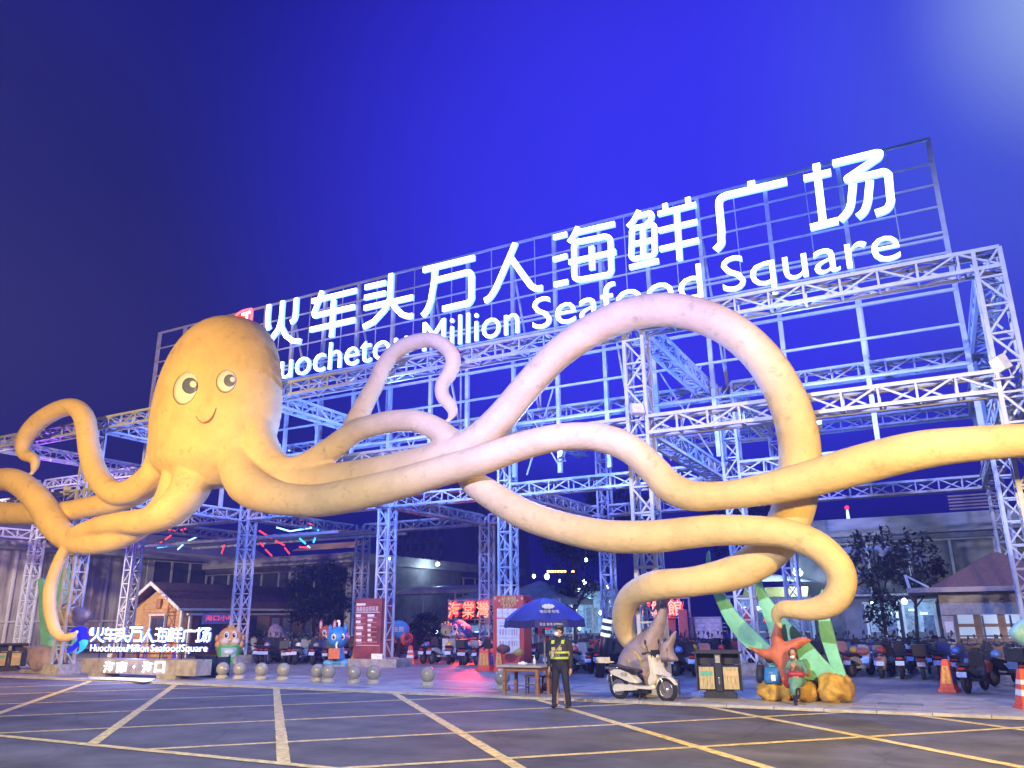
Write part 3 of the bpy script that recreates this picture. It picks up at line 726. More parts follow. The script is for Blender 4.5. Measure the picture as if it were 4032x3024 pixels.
# ================================================================== buildings and trees behind
def onX(f, x, y, X):
    a, b, s = FR[f]; d = ray(a+x*s, b+y*s); return CAM + d*(X/d.x)
concrete = MATS['concrete']
fascia_m = mat('fascia_panel', (.42, .42, .44), .55, var=.2, scale=.8, stretch=(1, 1, 3))
glass_dark = mat('dark_glass', (.06, .07, .10), .12, var=.3, scale=.6, spec=.6)
glass_cur = mat('curtained_glass', (.42, .40, .36), .35, var=.4, scale=.9, stretch=(2.5, 2.5, .35))
mull = mat('mullion_grey', (.60, .61, .63), .5)
dark_wall = mat('dark_wall', (.22, .22, .25), .7, var=.25, scale=1.2)
def curtain_wall(root, p, q, z0, z1, step, gm, rail=None, wall_m=None):
    """glazed wall from p to q (ground points): each pane and mullion its own part"""
    p = Vector((p[0], p[1], 0)); q = Vector((q[0], q[1], 0)); d = q-p; k = max(1, round(d.length/step)); n = Vector((d.y, -d.x, 0)).normalized()
    if n.dot(CAM-p) < 0: n = -n
    for i in range(k):
        a = p+d*(i/k); b = p+d*((i+1)/k); c = (a+b)/2; u = d.normalized()
        mb = MB(); hw = d.length/k/2-.03
        mb.add([c-u*hw+Vector((0, 0, z0)), c+u*hw+Vector((0, 0, z0)), c+u*hw+Vector((0, 0, z1)), c-u*hw+Vector((0, 0, z1))], [(0, 1, 2, 3)])
        mb.add([c-u*hw+Vector((0, 0, z0))-n*.03, c+u*hw+Vector((0, 0, z0))-n*.03, c+u*hw+Vector((0, 0, z1))-n*.03, c-u*hw+Vector((0, 0, z1))-n*.03], [(0, 1, 2, 3)])
        mb.build('pane', gm, root)
    for i in range(k+1):
        a = p+d*(i/k)+n*.04; mb = MB(); mb.bar(a+Vector((0, 0, z0)), a+Vector((0, 0, z1)), .13, up=n); mb.build('mullion', mull, root)
    for z in ((z0, z1) if rail is None else (z0, z1, rail)):
        mb = MB(); mb.bar(p+n*.06+Vector((0, 0, z)), q+n*.06+Vector((0, 0, z)), .10); mb.build('transom', mull, root)
# left wing: tall glazed wall running back along the left side of the yard
lw = thing('glazed_hall', 'tall hall with pale curtained glass wall and purple-lit eaves at the left', 'building', (-50, 34, 0))
LX = -50.0
zt = onX('r2', 200, 335, LX).z; zf = onX('r2', 200, 150, LX).z
curtain_wall(lw, (LX, 26), (LX, 38.5), .3, zt, 1.5, glass_cur, rail=onX('r2', 200, 900, LX).z)
curtain_wall(lw, (LX, 38.9), (LX, 47), .3, zt-.1, 1.6, glass_dark)
mb = MB(); mb.box((LX-.2, 38.7, zt/2), (.6, .5, zt)); mb.build('column', mat('pale_render', (.55, .54, .52), .7, var=.12), lw)
mb = MB(); mb.box((LX-.1, 38, zt+.25), (1.6, 24, .5)); mb.build('eaves', fascia_m, lw)
mb = MB(); mb.prism([(LX-.6, 26, zt+.5), (LX+.6, 26, zt+.5), (LX-2.4, 26, zf+.6), (LX-3.2, 26, zf+.6)], (0, 24, 0)); mb.build('roof_slope', fascia_m, lw)
mb = MB(); mb.box((LX-6, 38, 3), (11, 24, 6)); mb.build('wall', dark_wall, lw)
# back wing with the long fascia, facing the road
BY = 44.0
bw = thing('low_market_hall', 'long low hall with broad grey fascia and dark glazing behind the cabin and tree', 'building', (-48, BY, 0))
xr = at('z8', 2250, 640, BY).x; xl = -58
mb = MB(); mb.box(((xl+xr)/2, BY-.3, 6.02), (xr-xl, .8, .66)); mb.build('fascia', fascia_m, bw)
mb = MB(); mb.box(((xl+xr)/2, BY-.1, 5.5), (xr-xl-.4, .5, .34)); mb.build('soffit_band', dark_wall, bw)
curtain_wall(bw, (xl, BY), (xr-.4, BY), .2, 5.3, 1.7, glass_dark)
for x in (xl+1, -52, -46.2, -41.2, xr-.5):
    mb = MB(); mb.box((x, BY-.15, 2.7), (.5, .4, 5.4)); mb.build('column', fascia_m, bw)
mb = MB(); mb.box(((xl+xr)/2, BY+7, 2.9), (xr-xl, 13, 5.8)); mb.build('wall', dark_wall, bw)
mb = MB(); mb.box((xr-.1, BY+12, 6.0), (.9, 26, .7)); mb.build('fascia', fascia_m, bw)
curtain_wall(bw, (xr-.2, BY+.4), (xr-.2, BY+24), .2, 5.2, 2.0, glass_dark)
for i in range(6):
    mb = MB(); mb.bar((xr-7, BY+1+i*.32, 6.9+i*.10), (xr-1.2, BY+1+i*.32, 6.9+i*.10), .10); mb.build('roof_pipe', mat('copper_pipe', (.34, .22, .20), .5), bw)
cold = mat('cold_lamp', (.9, .95, 1), .4, emit=(.75, .95, 1.0), es=14, var=0)
cyan_e = mat('cyan_tube', (.1, .7, .9), .4, emit=(.02, .55, .95), es=3.2, var=0)
cyanw_e = mat('cyan_white_tube', (.5, .8, .95), .4, emit=(.25, .60, 1), es=4, var=0)
red_e = mat('red_tube', (.8, .05, .05), .4, emit=(1, .035, .045), es=2.4, var=0)
def spot_lamp(f, x, y, Y, r, label, power, col=(.65, .9, 1), down=True):
    p = at(f, x, y, Y); t = thing('wall_lamp', label, 'lamp', tuple(p))
    mb = MB(); mb.ball(p, (r, r, r*.7), 12, 8); mb.build('bulb', cold, t)
    mb = MB(); mb.bar(p+Vector((0, .02, r*.6)), p+Vector((0, .5, r*.9)), .05); mb.box(p+Vector((0, .06, r*.85)), (r*1.5, r*1.5, r*.3)); mb.build('bracket', mull, t)
    if power: lamp('POINT', p-Vector((0, r*1.6, r*1.2)), col, power, None, .12)
spot_lamp('r3', 1103, 412, 47, .10, 'small cold lamp below the hall fascia by the red pillar tower', 40)
spot_lamp('r3', 1500, 460, 52, .17, 'bright cold lamp high on the dark recess wall of the hall', 160)
spot_lamp('r5', 472, 500, 44, .24, 'round cold lamp above the white canopy behind the seaweed', 260)
# white barrel canopy in the recess
cy = 46.5
can = thing('barrel_canopy', 'long pale rounded canopy roof glowing under the hall lamps', 'canopy', tuple(at('r3', 1400, 680, cy)))
mb = MB(); mb.smooth = True; n = 12; xa, xb = at('r3', 1070, 690, cy).x, at('r3', 1960, 640, cy).x; zc = at('r3', 1400, 700, cy).z; hh_ = at('r3', 1400, 632, cy).z-zc
for i in range(25):
    x = xa+(xb-xa)*i/24; e = min(1, i/5)**.5
    for j in range(n+1):
        a = math.pi*j/n; mb.v.append(Vector((x, cy+1.5-1.5*math.cos(a), zc+hh_*e*math.sin(a))))
for i in range(24):
    for j in range(n): a = i*(n+1)+j; mb.face((a, a+1, a+n+2, a+n+1))
mb.build('canopy_sheet', mat('canopy_white', (.50, .52, .54), .5, var=.15), can)
for i in range(4):
    mb = MB(); x = xa+.5+(xb-xa-1)*i/3; mb.bar((x, cy+.2, 0), (x, cy+.2, zc), .09); mb.build('post', mull, can)
# right hall
ry = 48.0
rh = thing('right_market_hall', 'broad low hall with grey fascia and dim glazing behind the right kiosk', 'building', (1, ry, 0))
mb = MB(); mb.box((4, ry-.3, 6.5), (23, .9, .95)); mb.build('fascia', fascia_m, rh)
mb = MB(); mb.box((4, ry-.05, 5.86), (22.6, .4, .25)); mb.build('soffit_band', dark_wall, rh)
curtain_wall(rh, (-7.4, ry+.3), (15, ry+.3), 2.9, 5.7, 2.0, mat('dim_glass', (.085, .105, .10), .3, var=.4, scale=.7))
mb = MB(); mb.box((4, ry+5, 3), (23, 8, 6)); mb.build('wall', dark_wall, rh)
for i in range(5):
    mb = MB(); mb.bar((1.0, ry-.2, 7.2+i*.17), (3.6, ry-.2, 7.2+i*.17), .09); mb.build('roof_louvre', mat('copper_pipe', (.34, .22, .20), .5), rh)
# beacon on its roof
p = at('zF', 297, 1480, ry-.1); bc = thing('roof_beacon', 'tiny red and white beacon standing on the right hall roof', 'beacon', (p.x, p.y, 6.98))
mb = MB(); mb.lathe([(.10, 6.98), (.07, 7.45), (.04, 7.55)], (p.x, p.y, 0), 10); mb.build('stem', mat('beacon_white', (.8, .85, .9), .4, emit=(.6, .8, 1), es=1.5, var=0), bc)
mb = MB(); mb.ball((p.x, p.y, 7.66), .12, 10, 8); mb.build('red_light', red_e, bc)
# residential towers far behind
hr_m = mat('tower_wall', (.5, .5, .55), .8, var=.2, scale=.05); hw_m = mat('tower_window', (.24, .24, .32), .4)
def highrise(f, x0, x1, y0, Y, label, dep=22, cols=6):
    a = at(f, x0, y0, Y); b = at(f, x1, y0, Y); t = thing('apartment_tower', label, 'tower block', ((a.x+b.x)/2, Y, 0), 0, 'apartment towers far behind the frame')
    h = max(a.z, b.z); w = b.x-a.x
    mb = MB(); mb.box(((a.x+b.x)/2, Y+dep/2, h/2), (w, dep, h)); mb.build('wall', hr_m, t)
    for c in range(cols):
        cx = a.x+w*(c+.5)/cols; mb = MB(); mb.box((cx, Y-.4, h/2), (w/cols*.32, .8, h-.5)); mb.build('pier', hr_m, t)
    wm = MB(); wm.box((0, 0, 0), (w/cols*.45, .3, 1.7)); wme = wm.mesh('window', hw_m)
    k = int((h-8)/3.1)
    for r in range(k):
        if h-4-r*3.1 < 9: break
        for c in range(cols):
            link('window', wme, t, (a.x+w*(c+.98)/cols-(a.x+b.x)/2-w/cols*.2, -.1, h-3-r*3.1))
highrise('z5', 1360, 1830, 990, 150, 'dark apartment tower with pale piers beyond the hall, left of the pair')
highrise('z5', 1900, 2260, 860, 165, 'dark taller apartment tower rising behind the middle lattice towers', cols=5)
# ---- trees
bark = mat('bark', (.07, .055, .05), .85, var=.3, scale=8, bump=.3)
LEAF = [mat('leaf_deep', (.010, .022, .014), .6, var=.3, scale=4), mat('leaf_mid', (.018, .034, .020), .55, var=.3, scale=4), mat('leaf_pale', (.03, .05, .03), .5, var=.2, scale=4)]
def tree(x, y, h, rx, rz, zc, label, n=2600, leaf=.16, trunk=.10, limbs=6, seed=1, lean=.0):
    rs = random.Random(seed); t = thing('tree', label, 'tree', (x, y, 0), 0, 'trees in the yard')
    mb = MB(); top = Vector((lean, 0, zc))
    main = crv([(0, 0, 0, trunk), (lean*.3+.05, .03, zc*.45, trunk*.8), (lean, 0, zc, trunk*.55), (lean*1.2, .1, zc+rz*.6, .02)], 5)
    mb.tube([p[:3] for p in main], [p[3] for p in main], 9); ends = []
    for i in range(limbs):
        a = 2*math.pi*i/limbs+rs.random(); z0 = zc*(.5+.35*rs.random()); r = rx*(.55+.35*rs.random())
        e = Vector((lean+math.cos(a)*r, math.sin(a)*r*.8, zc+rz*rs.uniform(-.2, .6))); b = Vector((lean*z0/zc, 0, z0))
        P = crv([(*b, trunk*.5), (*(b.lerp(e, .5)+Vector((0, 0, -.1))), trunk*.32), (*e, .012)], 5); mb.tube([p[:3] for p in P], [p[3] for p in P], 6); ends.append(e)
    M0 = wloc(t); mb.v = [v+M0 for v in mb.v]; mb.build('trunk', bark, t)
    cl = []
    for i in range(34):
        a = rs.random()*6.283; u = rs.random()**.5; v = rs.uniform(-1, 1)
        cl.append((Vector((lean+math.cos(a)*rx*u*math.sqrt(1-v*v*.8), math.sin(a)*rx*.8*u*math.sqrt(1-v*v*.8), zc+rz*.2+rz*v*.9)), rs.uniform(.22, .48)*min(rx, rz)))
    cl += [(e, .35*min(rx, rz)) for e in ends]
    cr = MB()
    for i in range(n):
        c, r = rs.choice(cl); d = Vector((rs.gauss(0, 1), rs.gauss(0, 1), rs.gauss(0, 1))).normalized()*r*rs.random()**.4; p = c+d
        u = Vector((rs.gauss(0, 1), rs.gauss(0, 1), rs.gauss(0, .6))).normalized(); w = u.cross(Vector((rs.random()-.5, rs.random()-.5, 1))).normalized()
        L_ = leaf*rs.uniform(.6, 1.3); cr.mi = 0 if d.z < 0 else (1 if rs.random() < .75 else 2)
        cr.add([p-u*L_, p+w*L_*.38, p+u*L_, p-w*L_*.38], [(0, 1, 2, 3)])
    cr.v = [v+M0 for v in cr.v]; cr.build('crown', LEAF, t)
p = at('r3', 540, 800, 38); tree(p.x, 38, 5, 2.3, 1.9, 2.9, 'dark bushy tree behind the blue statue, left of the red pillar', 4200, .17, .14, seed=2)
p = at('r5', 1330, 700, 40); tree(p.x, 40, 6, 1.3, 1.2, 3.9, 'leafy tree with forked slim trunk left of the hipped kiosk', 1050, .16, .09, seed=5, lean=.35)
p = at('r5', 1090, 600, 43); tree(p.x, 43, 6, 1.5, 1.3, 4.2, 'tall dark tree before the right hall glazing', 1150, .17, .10, seed=8)
p = at('r5', 1120, 850, 36.5); tree(p.x, 36.5, 3, .75, .8, 1.9, 'small sparse tree with big leaves behind the right parked scooters', 420, .15, .05, seed=9)
p = at('u', 1870, 300, 42); tree(p.x, 42, 5, 1.7, 1.1, 3.6, 'spreading bare-limbed tree behind the blue parasol', 900, .13, .13, limbs=9, seed=12)
p = at('r3', 1250, 990, 36); tree(p.x, 37.5, 2.4, 1.2, .8, 1.2, 'low shrubby tree behind the blue oval sign', 1400, .14, .07, seed=14)
p = at('r4', 2020, 300, 50); tree(p.x, 52, 9, 3.0, 2.4, 7.2, 'tall dim tree behind the big looping arm', 3600, .2, .14, seed=17)
p = at('z4', 1560, 960, 56); tree(p.x, 56, 9, 3.2, 2.6, 8.4, 'tall dim tree between the middle and far lattice towers', 3600, .2, .15, seed=21)
p = at('r4', 700, 150, 58); tree(p.x, 58, 9, 3.0, 2.2, 7.6, 'tall dim tree above the night market tents', 3200, .2, .15, seed=23)
for i, (f, x, y, Y) in enumerate((('r3', 420, 1010, 36.5), ('r3', 120, 960, 37), ('r3', 1420, 1010, 38))):
    p = at(f, x, y, Y); tree(p.x, Y, 1.4, 1.1, .45, .75, ('low clipped shrub left of the bushy tree', 'low dark shrub beyond the pink shell', 'low shrub beside the grinning whale statue')[i], 900, .10, .05, seed=30+i)

# ---- timber cabin on the left
cab = thing('timber_cabin', 'small orange timber cabin with steep brown roof and white trim behind the stone sign', 'cabin', (-38, 31, 0))
timber = mat('orange_timber', (.48, .27, .10), .65, var=.25, scale=3, stretch=(1, 1, 9)); trim = mat('white_trim', (.62, .60, .58), .5); roof_m = mat('brown_shingle', (.09, .05, .05), .8, var=.3, scale=4)
CY = 31.0; gx0, gx1 = at('r2', 1068, 800, CY).x, at('r2', 1440, 800, CY).x; az = at('r2', 1222, 606, CY).z; ax = (gx0+gx1)/2-.1; ez = at('r2', 1450, 765, CY).z
CB = 45.5
mb = MB(); mb.prism([(gx0, CY+.1, 0), (gx1, CY+.1, 0), (gx1, CY+.1, ez), (ax, CY+.1, az-.25), (gx0, CY+.1, ez)], (0, CB-CY-.6, 0)); mb.build('wall', timber, cab)
nb = int((ez)/.17)
for i in range(nb):
    z = .1+i*.17; mb = MB(); mb.box(((gx0+gx1)/2, CY+.085, z), (gx1-gx0-.04, .05, .155)); mb.build('board', timber, cab)
for sgn, xe in ((-1, gx0-.45), (1, gx1+.45)):
    zz = ez-.28; mb = MB()
    mb.prism([(ax, CY-.55, az), (xe, CY-.55, zz), (xe, CY-.55, zz+.1), (ax, CY-.55, az+.12)], (0, CB-CY+.6, 0)); mb.build('roof', roof_m, cab)
    mb = MB(); mb.prism([(ax, CY-.60, az-.06), (xe, CY-.60, zz-.06), (xe, CY-.60, zz+.13), (ax, CY-.60, az+.15)], (0, .06, 0)); mb.build('barge_board', trim, cab)
mb = MB(); mb.box((gx1+.46, (CY+CB)/2-.3, ez-.26), (.06, CB-CY+.5, .13)); mb.build('gutter', trim, cab)
mb = MB(); mb.box((gx1-.03, CY+.05, ez/2), (.14, .12, ez)); mb.build('corner_board', trim, cab)
wx = at('r2', 1250, 900, CY).x; wz = at('r2', 1250, 865, CY).z
fr_ = MB(); fr_.box((wx, CY+.03, wz-.75), (1.05, .10, 1.6)); fr_.build('window', mat('red_timber', (.16, .05, .04), .5), cab)
for s in (-1, 1):
    mb = MB(); mb.box((wx+s*.26, CY-.03, wz-.75), (.40, .04, 1.4)); mb.build('pane', glass_dark, cab)
mb = MB(); mb.box((wx, CY-.02, wz+.12), (1.5, .12, .10)); mb.box((wx-.6, CY-.01, wz-.7), (.1, .1, 1.55)); mb.box((wx+.6, CY-.01, wz-.7), (.1, .1, 1.55)); mb.build('window_trim', trim, cab)
mb = MB(); mb.box((ax+.15, CY-.01, az-1.05), (.36, .12, .5)); mb.build('vent_box', mat('brown_board', (.30, .15, .07), .7), cab)
for i, yy in enumerate((33.0, 35.6, 38.6, 41.6)):
    mb = MB(); mb.box((gx1+.02, yy, 1.15), (.10, 1.9 if i else 2.4, 2.1)); w = mb.build('window', mat('red_timber', (.16, .05, .04), .5), cab)
    for s in (-1, 1):
        mb = MB(); mb.box((gx1+.09, yy+s*.5, 1.2), (.04, .62, 1.7)); mb.build('pane', glass_dark if i < 2 else mat('curtain_pane', (.30, .30, .30), .4), w)
mb = MB(); mb.box((gx1+.12, 37.6, 2.28), (.12, 12.6, .11)); mb.box((gx1+.12, 31.5, 1.15), (.1, .1, 2.3)); mb.box((gx1+.12, 43.9, 1.15), (.1, .1, 2.3)); mb.build('shopfront_trim', trim, cab)
sg = MB(); yy = 33.6; sg.box((gx1+.2, yy, ez-.75), (.10, 2.6, .6)); sg = tag(sg.build('shop_sign', mat('dim_sign_box', (.10, .12, .30), .5, emit=(.08, .08, .3), es=.4, var=0)), 'dim shop sign with red lettering under the cabin eaves', 'sign')
text('lettering', '海口小吃', .30, (gx1+.26, yy-.1, ez-.72), [mat('red_letters', (.8, .05, .05), .5, emit=(1, .06, .10), es=1.3, var=0)], sg, width=2.1, normal=(1, 0, 0))
# ---- hipped kiosk on the right
kz = 32.0
ki = thing('hipped_kiosk', 'pale stone kiosk with brown hipped roof and wide shop window on the right', 'kiosk', (2.5, kz+2, 0))
def kx(x, y): return at('r5', x, y, kz)
apx = kx(1880, 397); ev = kx(1310, 628); wl = kx(1552, 700).x; cxk = apx.x+.55
stone_k = mat('pale_kiosk_stone', (.46, .42, .38), .7, var=.2, scale=4)
ew = cxk-ev.x; k0, k1 = kz-.5, kz+4.2; rz_ = apx.z+.35
mb = MB(); mb.prism([(cxk-ew, k0, ev.z-.12), (cxk+ew, k0, ev.z-.12), (cxk+ew, k1, ev.z-.12), (cxk-ew, k1, ev.z-.12)], (0, 0, .16)); mb.build('eaves', mat('eaves_pink', (.40, .30, .28), .6), ki)
mb = MB(); ro = ew-.75; mb.add([(cxk-ro, k0+.4, ev.z+.05), (cxk+ro, k0+.4, ev.z+.05), (cxk+ro, k1-.4, ev.z+.05), (cxk-ro, k1-.4, ev.z+.05), (cxk-.1, (k0+k1)/2, rz_), (cxk+.1, (k0+k1)/2, rz_)], [(0, 1, 5, 4), (1, 2, 5), (2, 3, 4, 5), (3, 0, 4), (3, 2, 1, 0)]); mb.build('roof', mat('rose_shingle', (.26, .14, .13), .75, var=.25, scale=3, stretch=(8, 8, 1)), ki)
wr = cxk+(cxk-wl)
mb = MB(); mb.box((cxk, kz+1.9, ev.z-.5), (wr-wl, 3.6, .75)); mb.build('wall', stone_k, ki)
for x, w in ((wl+.18, .36), (wr-.18, .36)):
    mb = MB(); mb.box((x, kz+1.9, (ev.z-.9)/2), (w, 3.6, ev.z-.9)); mb.build('wall', stone_k, ki)
mb = MB(); mb.box((cxk, kz+3.5, (ev.z-.9)/2), (wr-wl-.8, .2, ev.z-.9)); mb.build('back_wall', mat('warm_plaster', (.50, .32, .24), .7), ki)
for i in range(5):
    x = wl+.42+(wr-wl-.84)*i/4; mb = MB(); mb.box((x, kz+.2, (ev.z-.9)/2), (.06, .08, ev.z-.9)); mb.build('window_post', dark_wall, ki)
for z in (.95, 1.15):
    mb = MB(); mb.box((cxk, kz+.2, z), (wr-wl-.75, .07, .05)); mb.build('window_bar', dark_wall, ki)
lit_pane = mat('lit_pane', (.5, .6, .7), .3, emit=(.35, .47, .75), es=.85, var=0)
for r in range(2):
    for c in range(4):
        mb = MB(); mb.box((wl+.78+c*.78, kz+3.36, 1.72-r*.52), (.52, .03, .40)); mb.build('lit_panel', lit_pane, ki)
lamp('POINT', (cxk, kz+1.8, ev.z-1.15), (.9, .85, .95), 26, None, .2)
mb = MB(); mb.box((wl+.2, kz+.08, 1.45), (.26, .04, .36)); mb.build('notice', white_paint, ki)
mb = MB(); mb.ball((cxk-.15, kz+.06, ev.z-.42), .07, 10, 8); mb.build('camera_dome', dark_wall, ki)
mb = MB(); mb.bar((ev.x+.1, k0+.2, ev.z), (ev.x+.02, k0+.2, ev.z+.5), .1); mb.bar((ev.x+.02, k0+.2, ev.z+.48), (ev.x+.7, k0+.2, ev.z+.05), .06); mb.build('roof_bracket', mull, ki)

# ---- night market between the halls
def mk(f, x, y, Y): return at(f, x, y, Y)
tent_m = mat('tent_cloth', (.34, .37, .36), .7, var=.2, scale=2)
def tent(f, x, y, Y, w, drop, label):
    a = mk(f, x, y, Y); t = thing('market_tent', label, 'tent', (a.x, Y, 0), 0, 'market tents'); h = a.z
    mb = MB(); P = []
    for r, z in ((0.02, h), (w*.18, h-drop*.35), (w*.34, h-drop*.7), (w*.5, h-drop)): P.append([Vector((a.x+i*r, Y+j*r, z)) for i, j in ((-1, -1), (1, -1), (1, 1), (-1, 1))])
    o = 0
    mb.v = [p for q in P for p in q]
    for k in range(3):
        for i in range(4): mb.face((4*k+i, 4*k+(i+1) % 4, 4*k+4+(i+1) % 4, 4*k+4+i))
    for i in range(4):
        p0, p1 = P[3][i], P[3][(i+1) % 4]; mb.add([p0, p1, p1-Vector((0, 0, .3)), p0-Vector((0, 0, .3))], [(0, 1, 2, 3)])
    mb.build('tent_roof', tent_m, t)
    for i in range(4):
        mb = MB(); p = P[3][i]; mb.bar((p.x, p.y, 0), tuple(p), .08); mb.build('pole', mull, t)
tent('r4', 440, 560, 42, 4.6, 1.05, 'pale pointed market tent left of the blue parasol')
tent('u', 740, 180, 45, 3.6, .9, 'pale market tent half hidden by the bright red board')
tent('r4', 870, 560, 48, 4.2, 1.0, 'dim pointed tent behind the bare-limbed tree')
glow_b = mat('shop_glow', (.3, .4, .5), .5, emit=(.16, .30, .50), es=.9, var=.7, scale=2.5)
glow_w = mat('shop_white', (.6, .7, .8), .5, emit=(.55, .78, 1), es=2.6, var=0)
red_cloth = mat('red_banner', (.38, .06, .05), .7, var=.15)
def stall(f, x0, x1, yt, yb, Y, label, banner=True):
    a, b = mk(f, x0, yt, Y), mk(f, x1, yb, Y); w = b.x-a.x; z1 = a.z; t = thing('food_stall', label, 'stall', ((a.x+b.x)/2, Y, 0), 0, 'lit market stalls')
    cx = (a.x+b.x)/2
    mb = MB(); mb.box((cx, Y+1.6, z1/2), (w, .15, z1)); mb.build('back_panel', glow_b, t)
    mb = MB(); mb.box((cx, Y+.8, z1+.05), (w+.3, 1.9, .12)); mb.build('roof', tent_m, t)
    mb = MB(); mb.box((cx, Y+.3, .5), (w*.9, .6, 1.0)); mb.build('counter', dark_wall, t)
    k = max(2, int(w/1.2)); rr = random.Random(int(abs(x0)))
    for i in range(k):
        xx = a.x+w*(i+.5)/k; mb = MB(); mb.box((xx+rr.uniform(-.2, .2), Y+1.2, z1-.35-rr.random()*.3), (.36, .06, .09)); mb.build('strip_light', glow_w, t)
        mb = MB(); mb.box((xx, Y+1.48, z1*.55), (w/k*.7, .05, z1*.35)); mb.build('menu_board', mat('menu_%d' % (i % 3), ((.3, .35, .4), (.12, .16, .25), (.38, .30, .25))[i % 3], .6, emit=((.12, .22, .35), (.05, .10, .25), (.25, .16, .10))[i % 3], es=.7, var=.5, scale=6), t)
    for s in (-1, 1):
        mb = MB(); mb.box((cx+s*w/2, Y+.05, z1/2), (.12, .12, z1)); mb.build('post', mull, t)
stall('r4', 380, 700, 720, 1000, 43, 'lit food stall left of the parasol, under the pointed tent')
stall('r4', 700, 960, 640, 1000, 44, 'lit food stall right of the parasol pole')
stall('r4', 960, 1180, 700, 1000, 45, 'lit food stall glimpsed under the curled arm')
stall('r5', -60, 260, 690, 1000, 45, 'lit stall with hanging strips behind the left seaweed')
stall('r5', 270, 580, 690, 1000, 46, 'lit stall with pale counter behind the middle seaweed')
stall('r5', 990, 1260, 740, 1000, 46, 'lit stall behind the small sparse tree')
stall('r5', 1270, 1560, 720, 1000, 47, 'lit stall next to the kiosk wall')
stall('r3', 1450, 1950, 960, 1150, 47, 'dim stall behind the whale statue')
# curved white canopy + yellow awning behind the seaweed
a, b = mk('r5', 150, 500, 45), mk('r5', 560, 570, 45)
aw = thing('market_canopy', 'bright white canopy with olive awning below it behind the seaweed', 'canopy', ((a.x+b.x)/2, 45, a.z))
mb = MB(); mb.smooth = True
for i in range(13):
    t = i/12; x = a.x-1+(b.x-a.x+1.4)*t
    for j in range(7): s = j/6; mb.v.append(Vector((x, 44.4+s*2.2, b.z+(a.z-b.z)*math.sin(math.pi*min(1, .35+t*.65))*math.sin(s*math.pi*.75+.15))))
for i in range(12):
    for j in range(6): k = i*7+j; mb.face((k, k+1, k+8, k+7))
mb.build('canopy_sheet', mat('canopy_bright', (.66, .72, .76), .5), aw)
c, d = mk('r5', 60, 615, 44.3), mk('r5', 560, 680, 44.3)
mb = MB(); mb.prism([(c.x, 44.3, d.z), (c.x, 43.6, d.z), (c.x, 44.3, c.z)], (d.x-c.x, 0, 0)); mb.build('awning', mat('olive_awning', (.26, .25, .08), .7), aw)
mb = MB()
for i in range(26):
    x = c.x+(d.x-c.x)*i/25; mb.box((x, 44.2, d.z-.25), (.10, .02, .42))
mb.build('hanging_strips', mat('clear_strip', (.45, .52, .56), .25, emit=(.2, .3, .4), es=.35, var=.4, scale=9), aw, kind='stuff')
lamp('POINT', (c.x+1.5, 42.8, d.z+2.0), (.6, .85, 1), 300, None, .25)
lamp('POINT', tuple(mk('r4', 600, 800, 42.0)), (.6, .82, 1), 120, None, .25)
lamp('POINT', tuple(mk('r5', 1300, 740, 45.2)), (.6, .82, 1), 110, None, .25)
# lamps hanging in the market, red banners
LAMPS = [('r4', 395, 525, 46, .13), ('r4', 495, 528, 47, .2), ('r4', 783, 570, 46, .16), ('r4', 795, 400, 50, .14), ('r4', 325, 640, 43.5, .12), ('r4', 742, 632, 44, .11), ('r4', 957, 610, 46, .12), ('r4', 908, 805, 44, .13), ('r4', 715, 780, 43, .10), ('r4', 745, 925, 42, .10), ('r4', 592, 560, 48, .10), ('r5', 1290, 718, 45, .16), ('r5', 1040, 727, 45, .07), ('r5', 165, 770, 44, .10), ('r3', 1490, 1010, 43, .13), ('r3', 465, 1040, 40, .09), ('r5', 1145, 985, 40, .09), ('r2', 770, 740, 46, .10)]
ORD = ['first', 'second', 'third', 'fourth', 'fifth', 'sixth', 'seventh', 'eighth', 'ninth', 'tenth', 'eleventh', 'twelfth', 'thirteenth', 'fourteenth', 'fifteenth', 'sixteenth', 'seventeenth', 'eighteenth', 'nineteenth', 'twentieth']
lx = [FR[f][0]+x*FR[f][2] for f, x, *_ in LAMPS]
LORD = [f'{ORD[sorted(lx).index(v)]} cold white market lamp counted from the left' for v in lx]
for i, (f, x, y, Y, r) in enumerate(LAMPS):
    p = at(f, x, y, Y); t = thing('market_lamp', LORD[i], 'lamp', tuple(p), 0, 'small lamps over the market')
    r *= .75; mb = MB(); mb.ball(p, (r, r, r*1.25), 10, 8); mb.build('bulb', cold, t)
    mb = MB(); mb.bar(p+Vector((0, 0, r)), p+Vector((0, 0, r+.5)), .025); mb.build('cord', dark_wall, t)
warm_e = mat('warm_tube', (1, .7, .3), .4, emit=(1, .55, .15), es=7, var=0)
for i, (x0, x1) in enumerate(((495, 565), (575, 640), (685, 702))):
    p, q = at('r4', x0, 489, 50), at('r4', x1, 489, 50); mb = MB(); mb.tube([p, q], .07, 8); tag(mb.build('warm_strip_lamp', warm_e), ('long', 'middle', 'short')[i]+' amber strip lamp above the market tents', 'lamp', 'amber strip lamps')
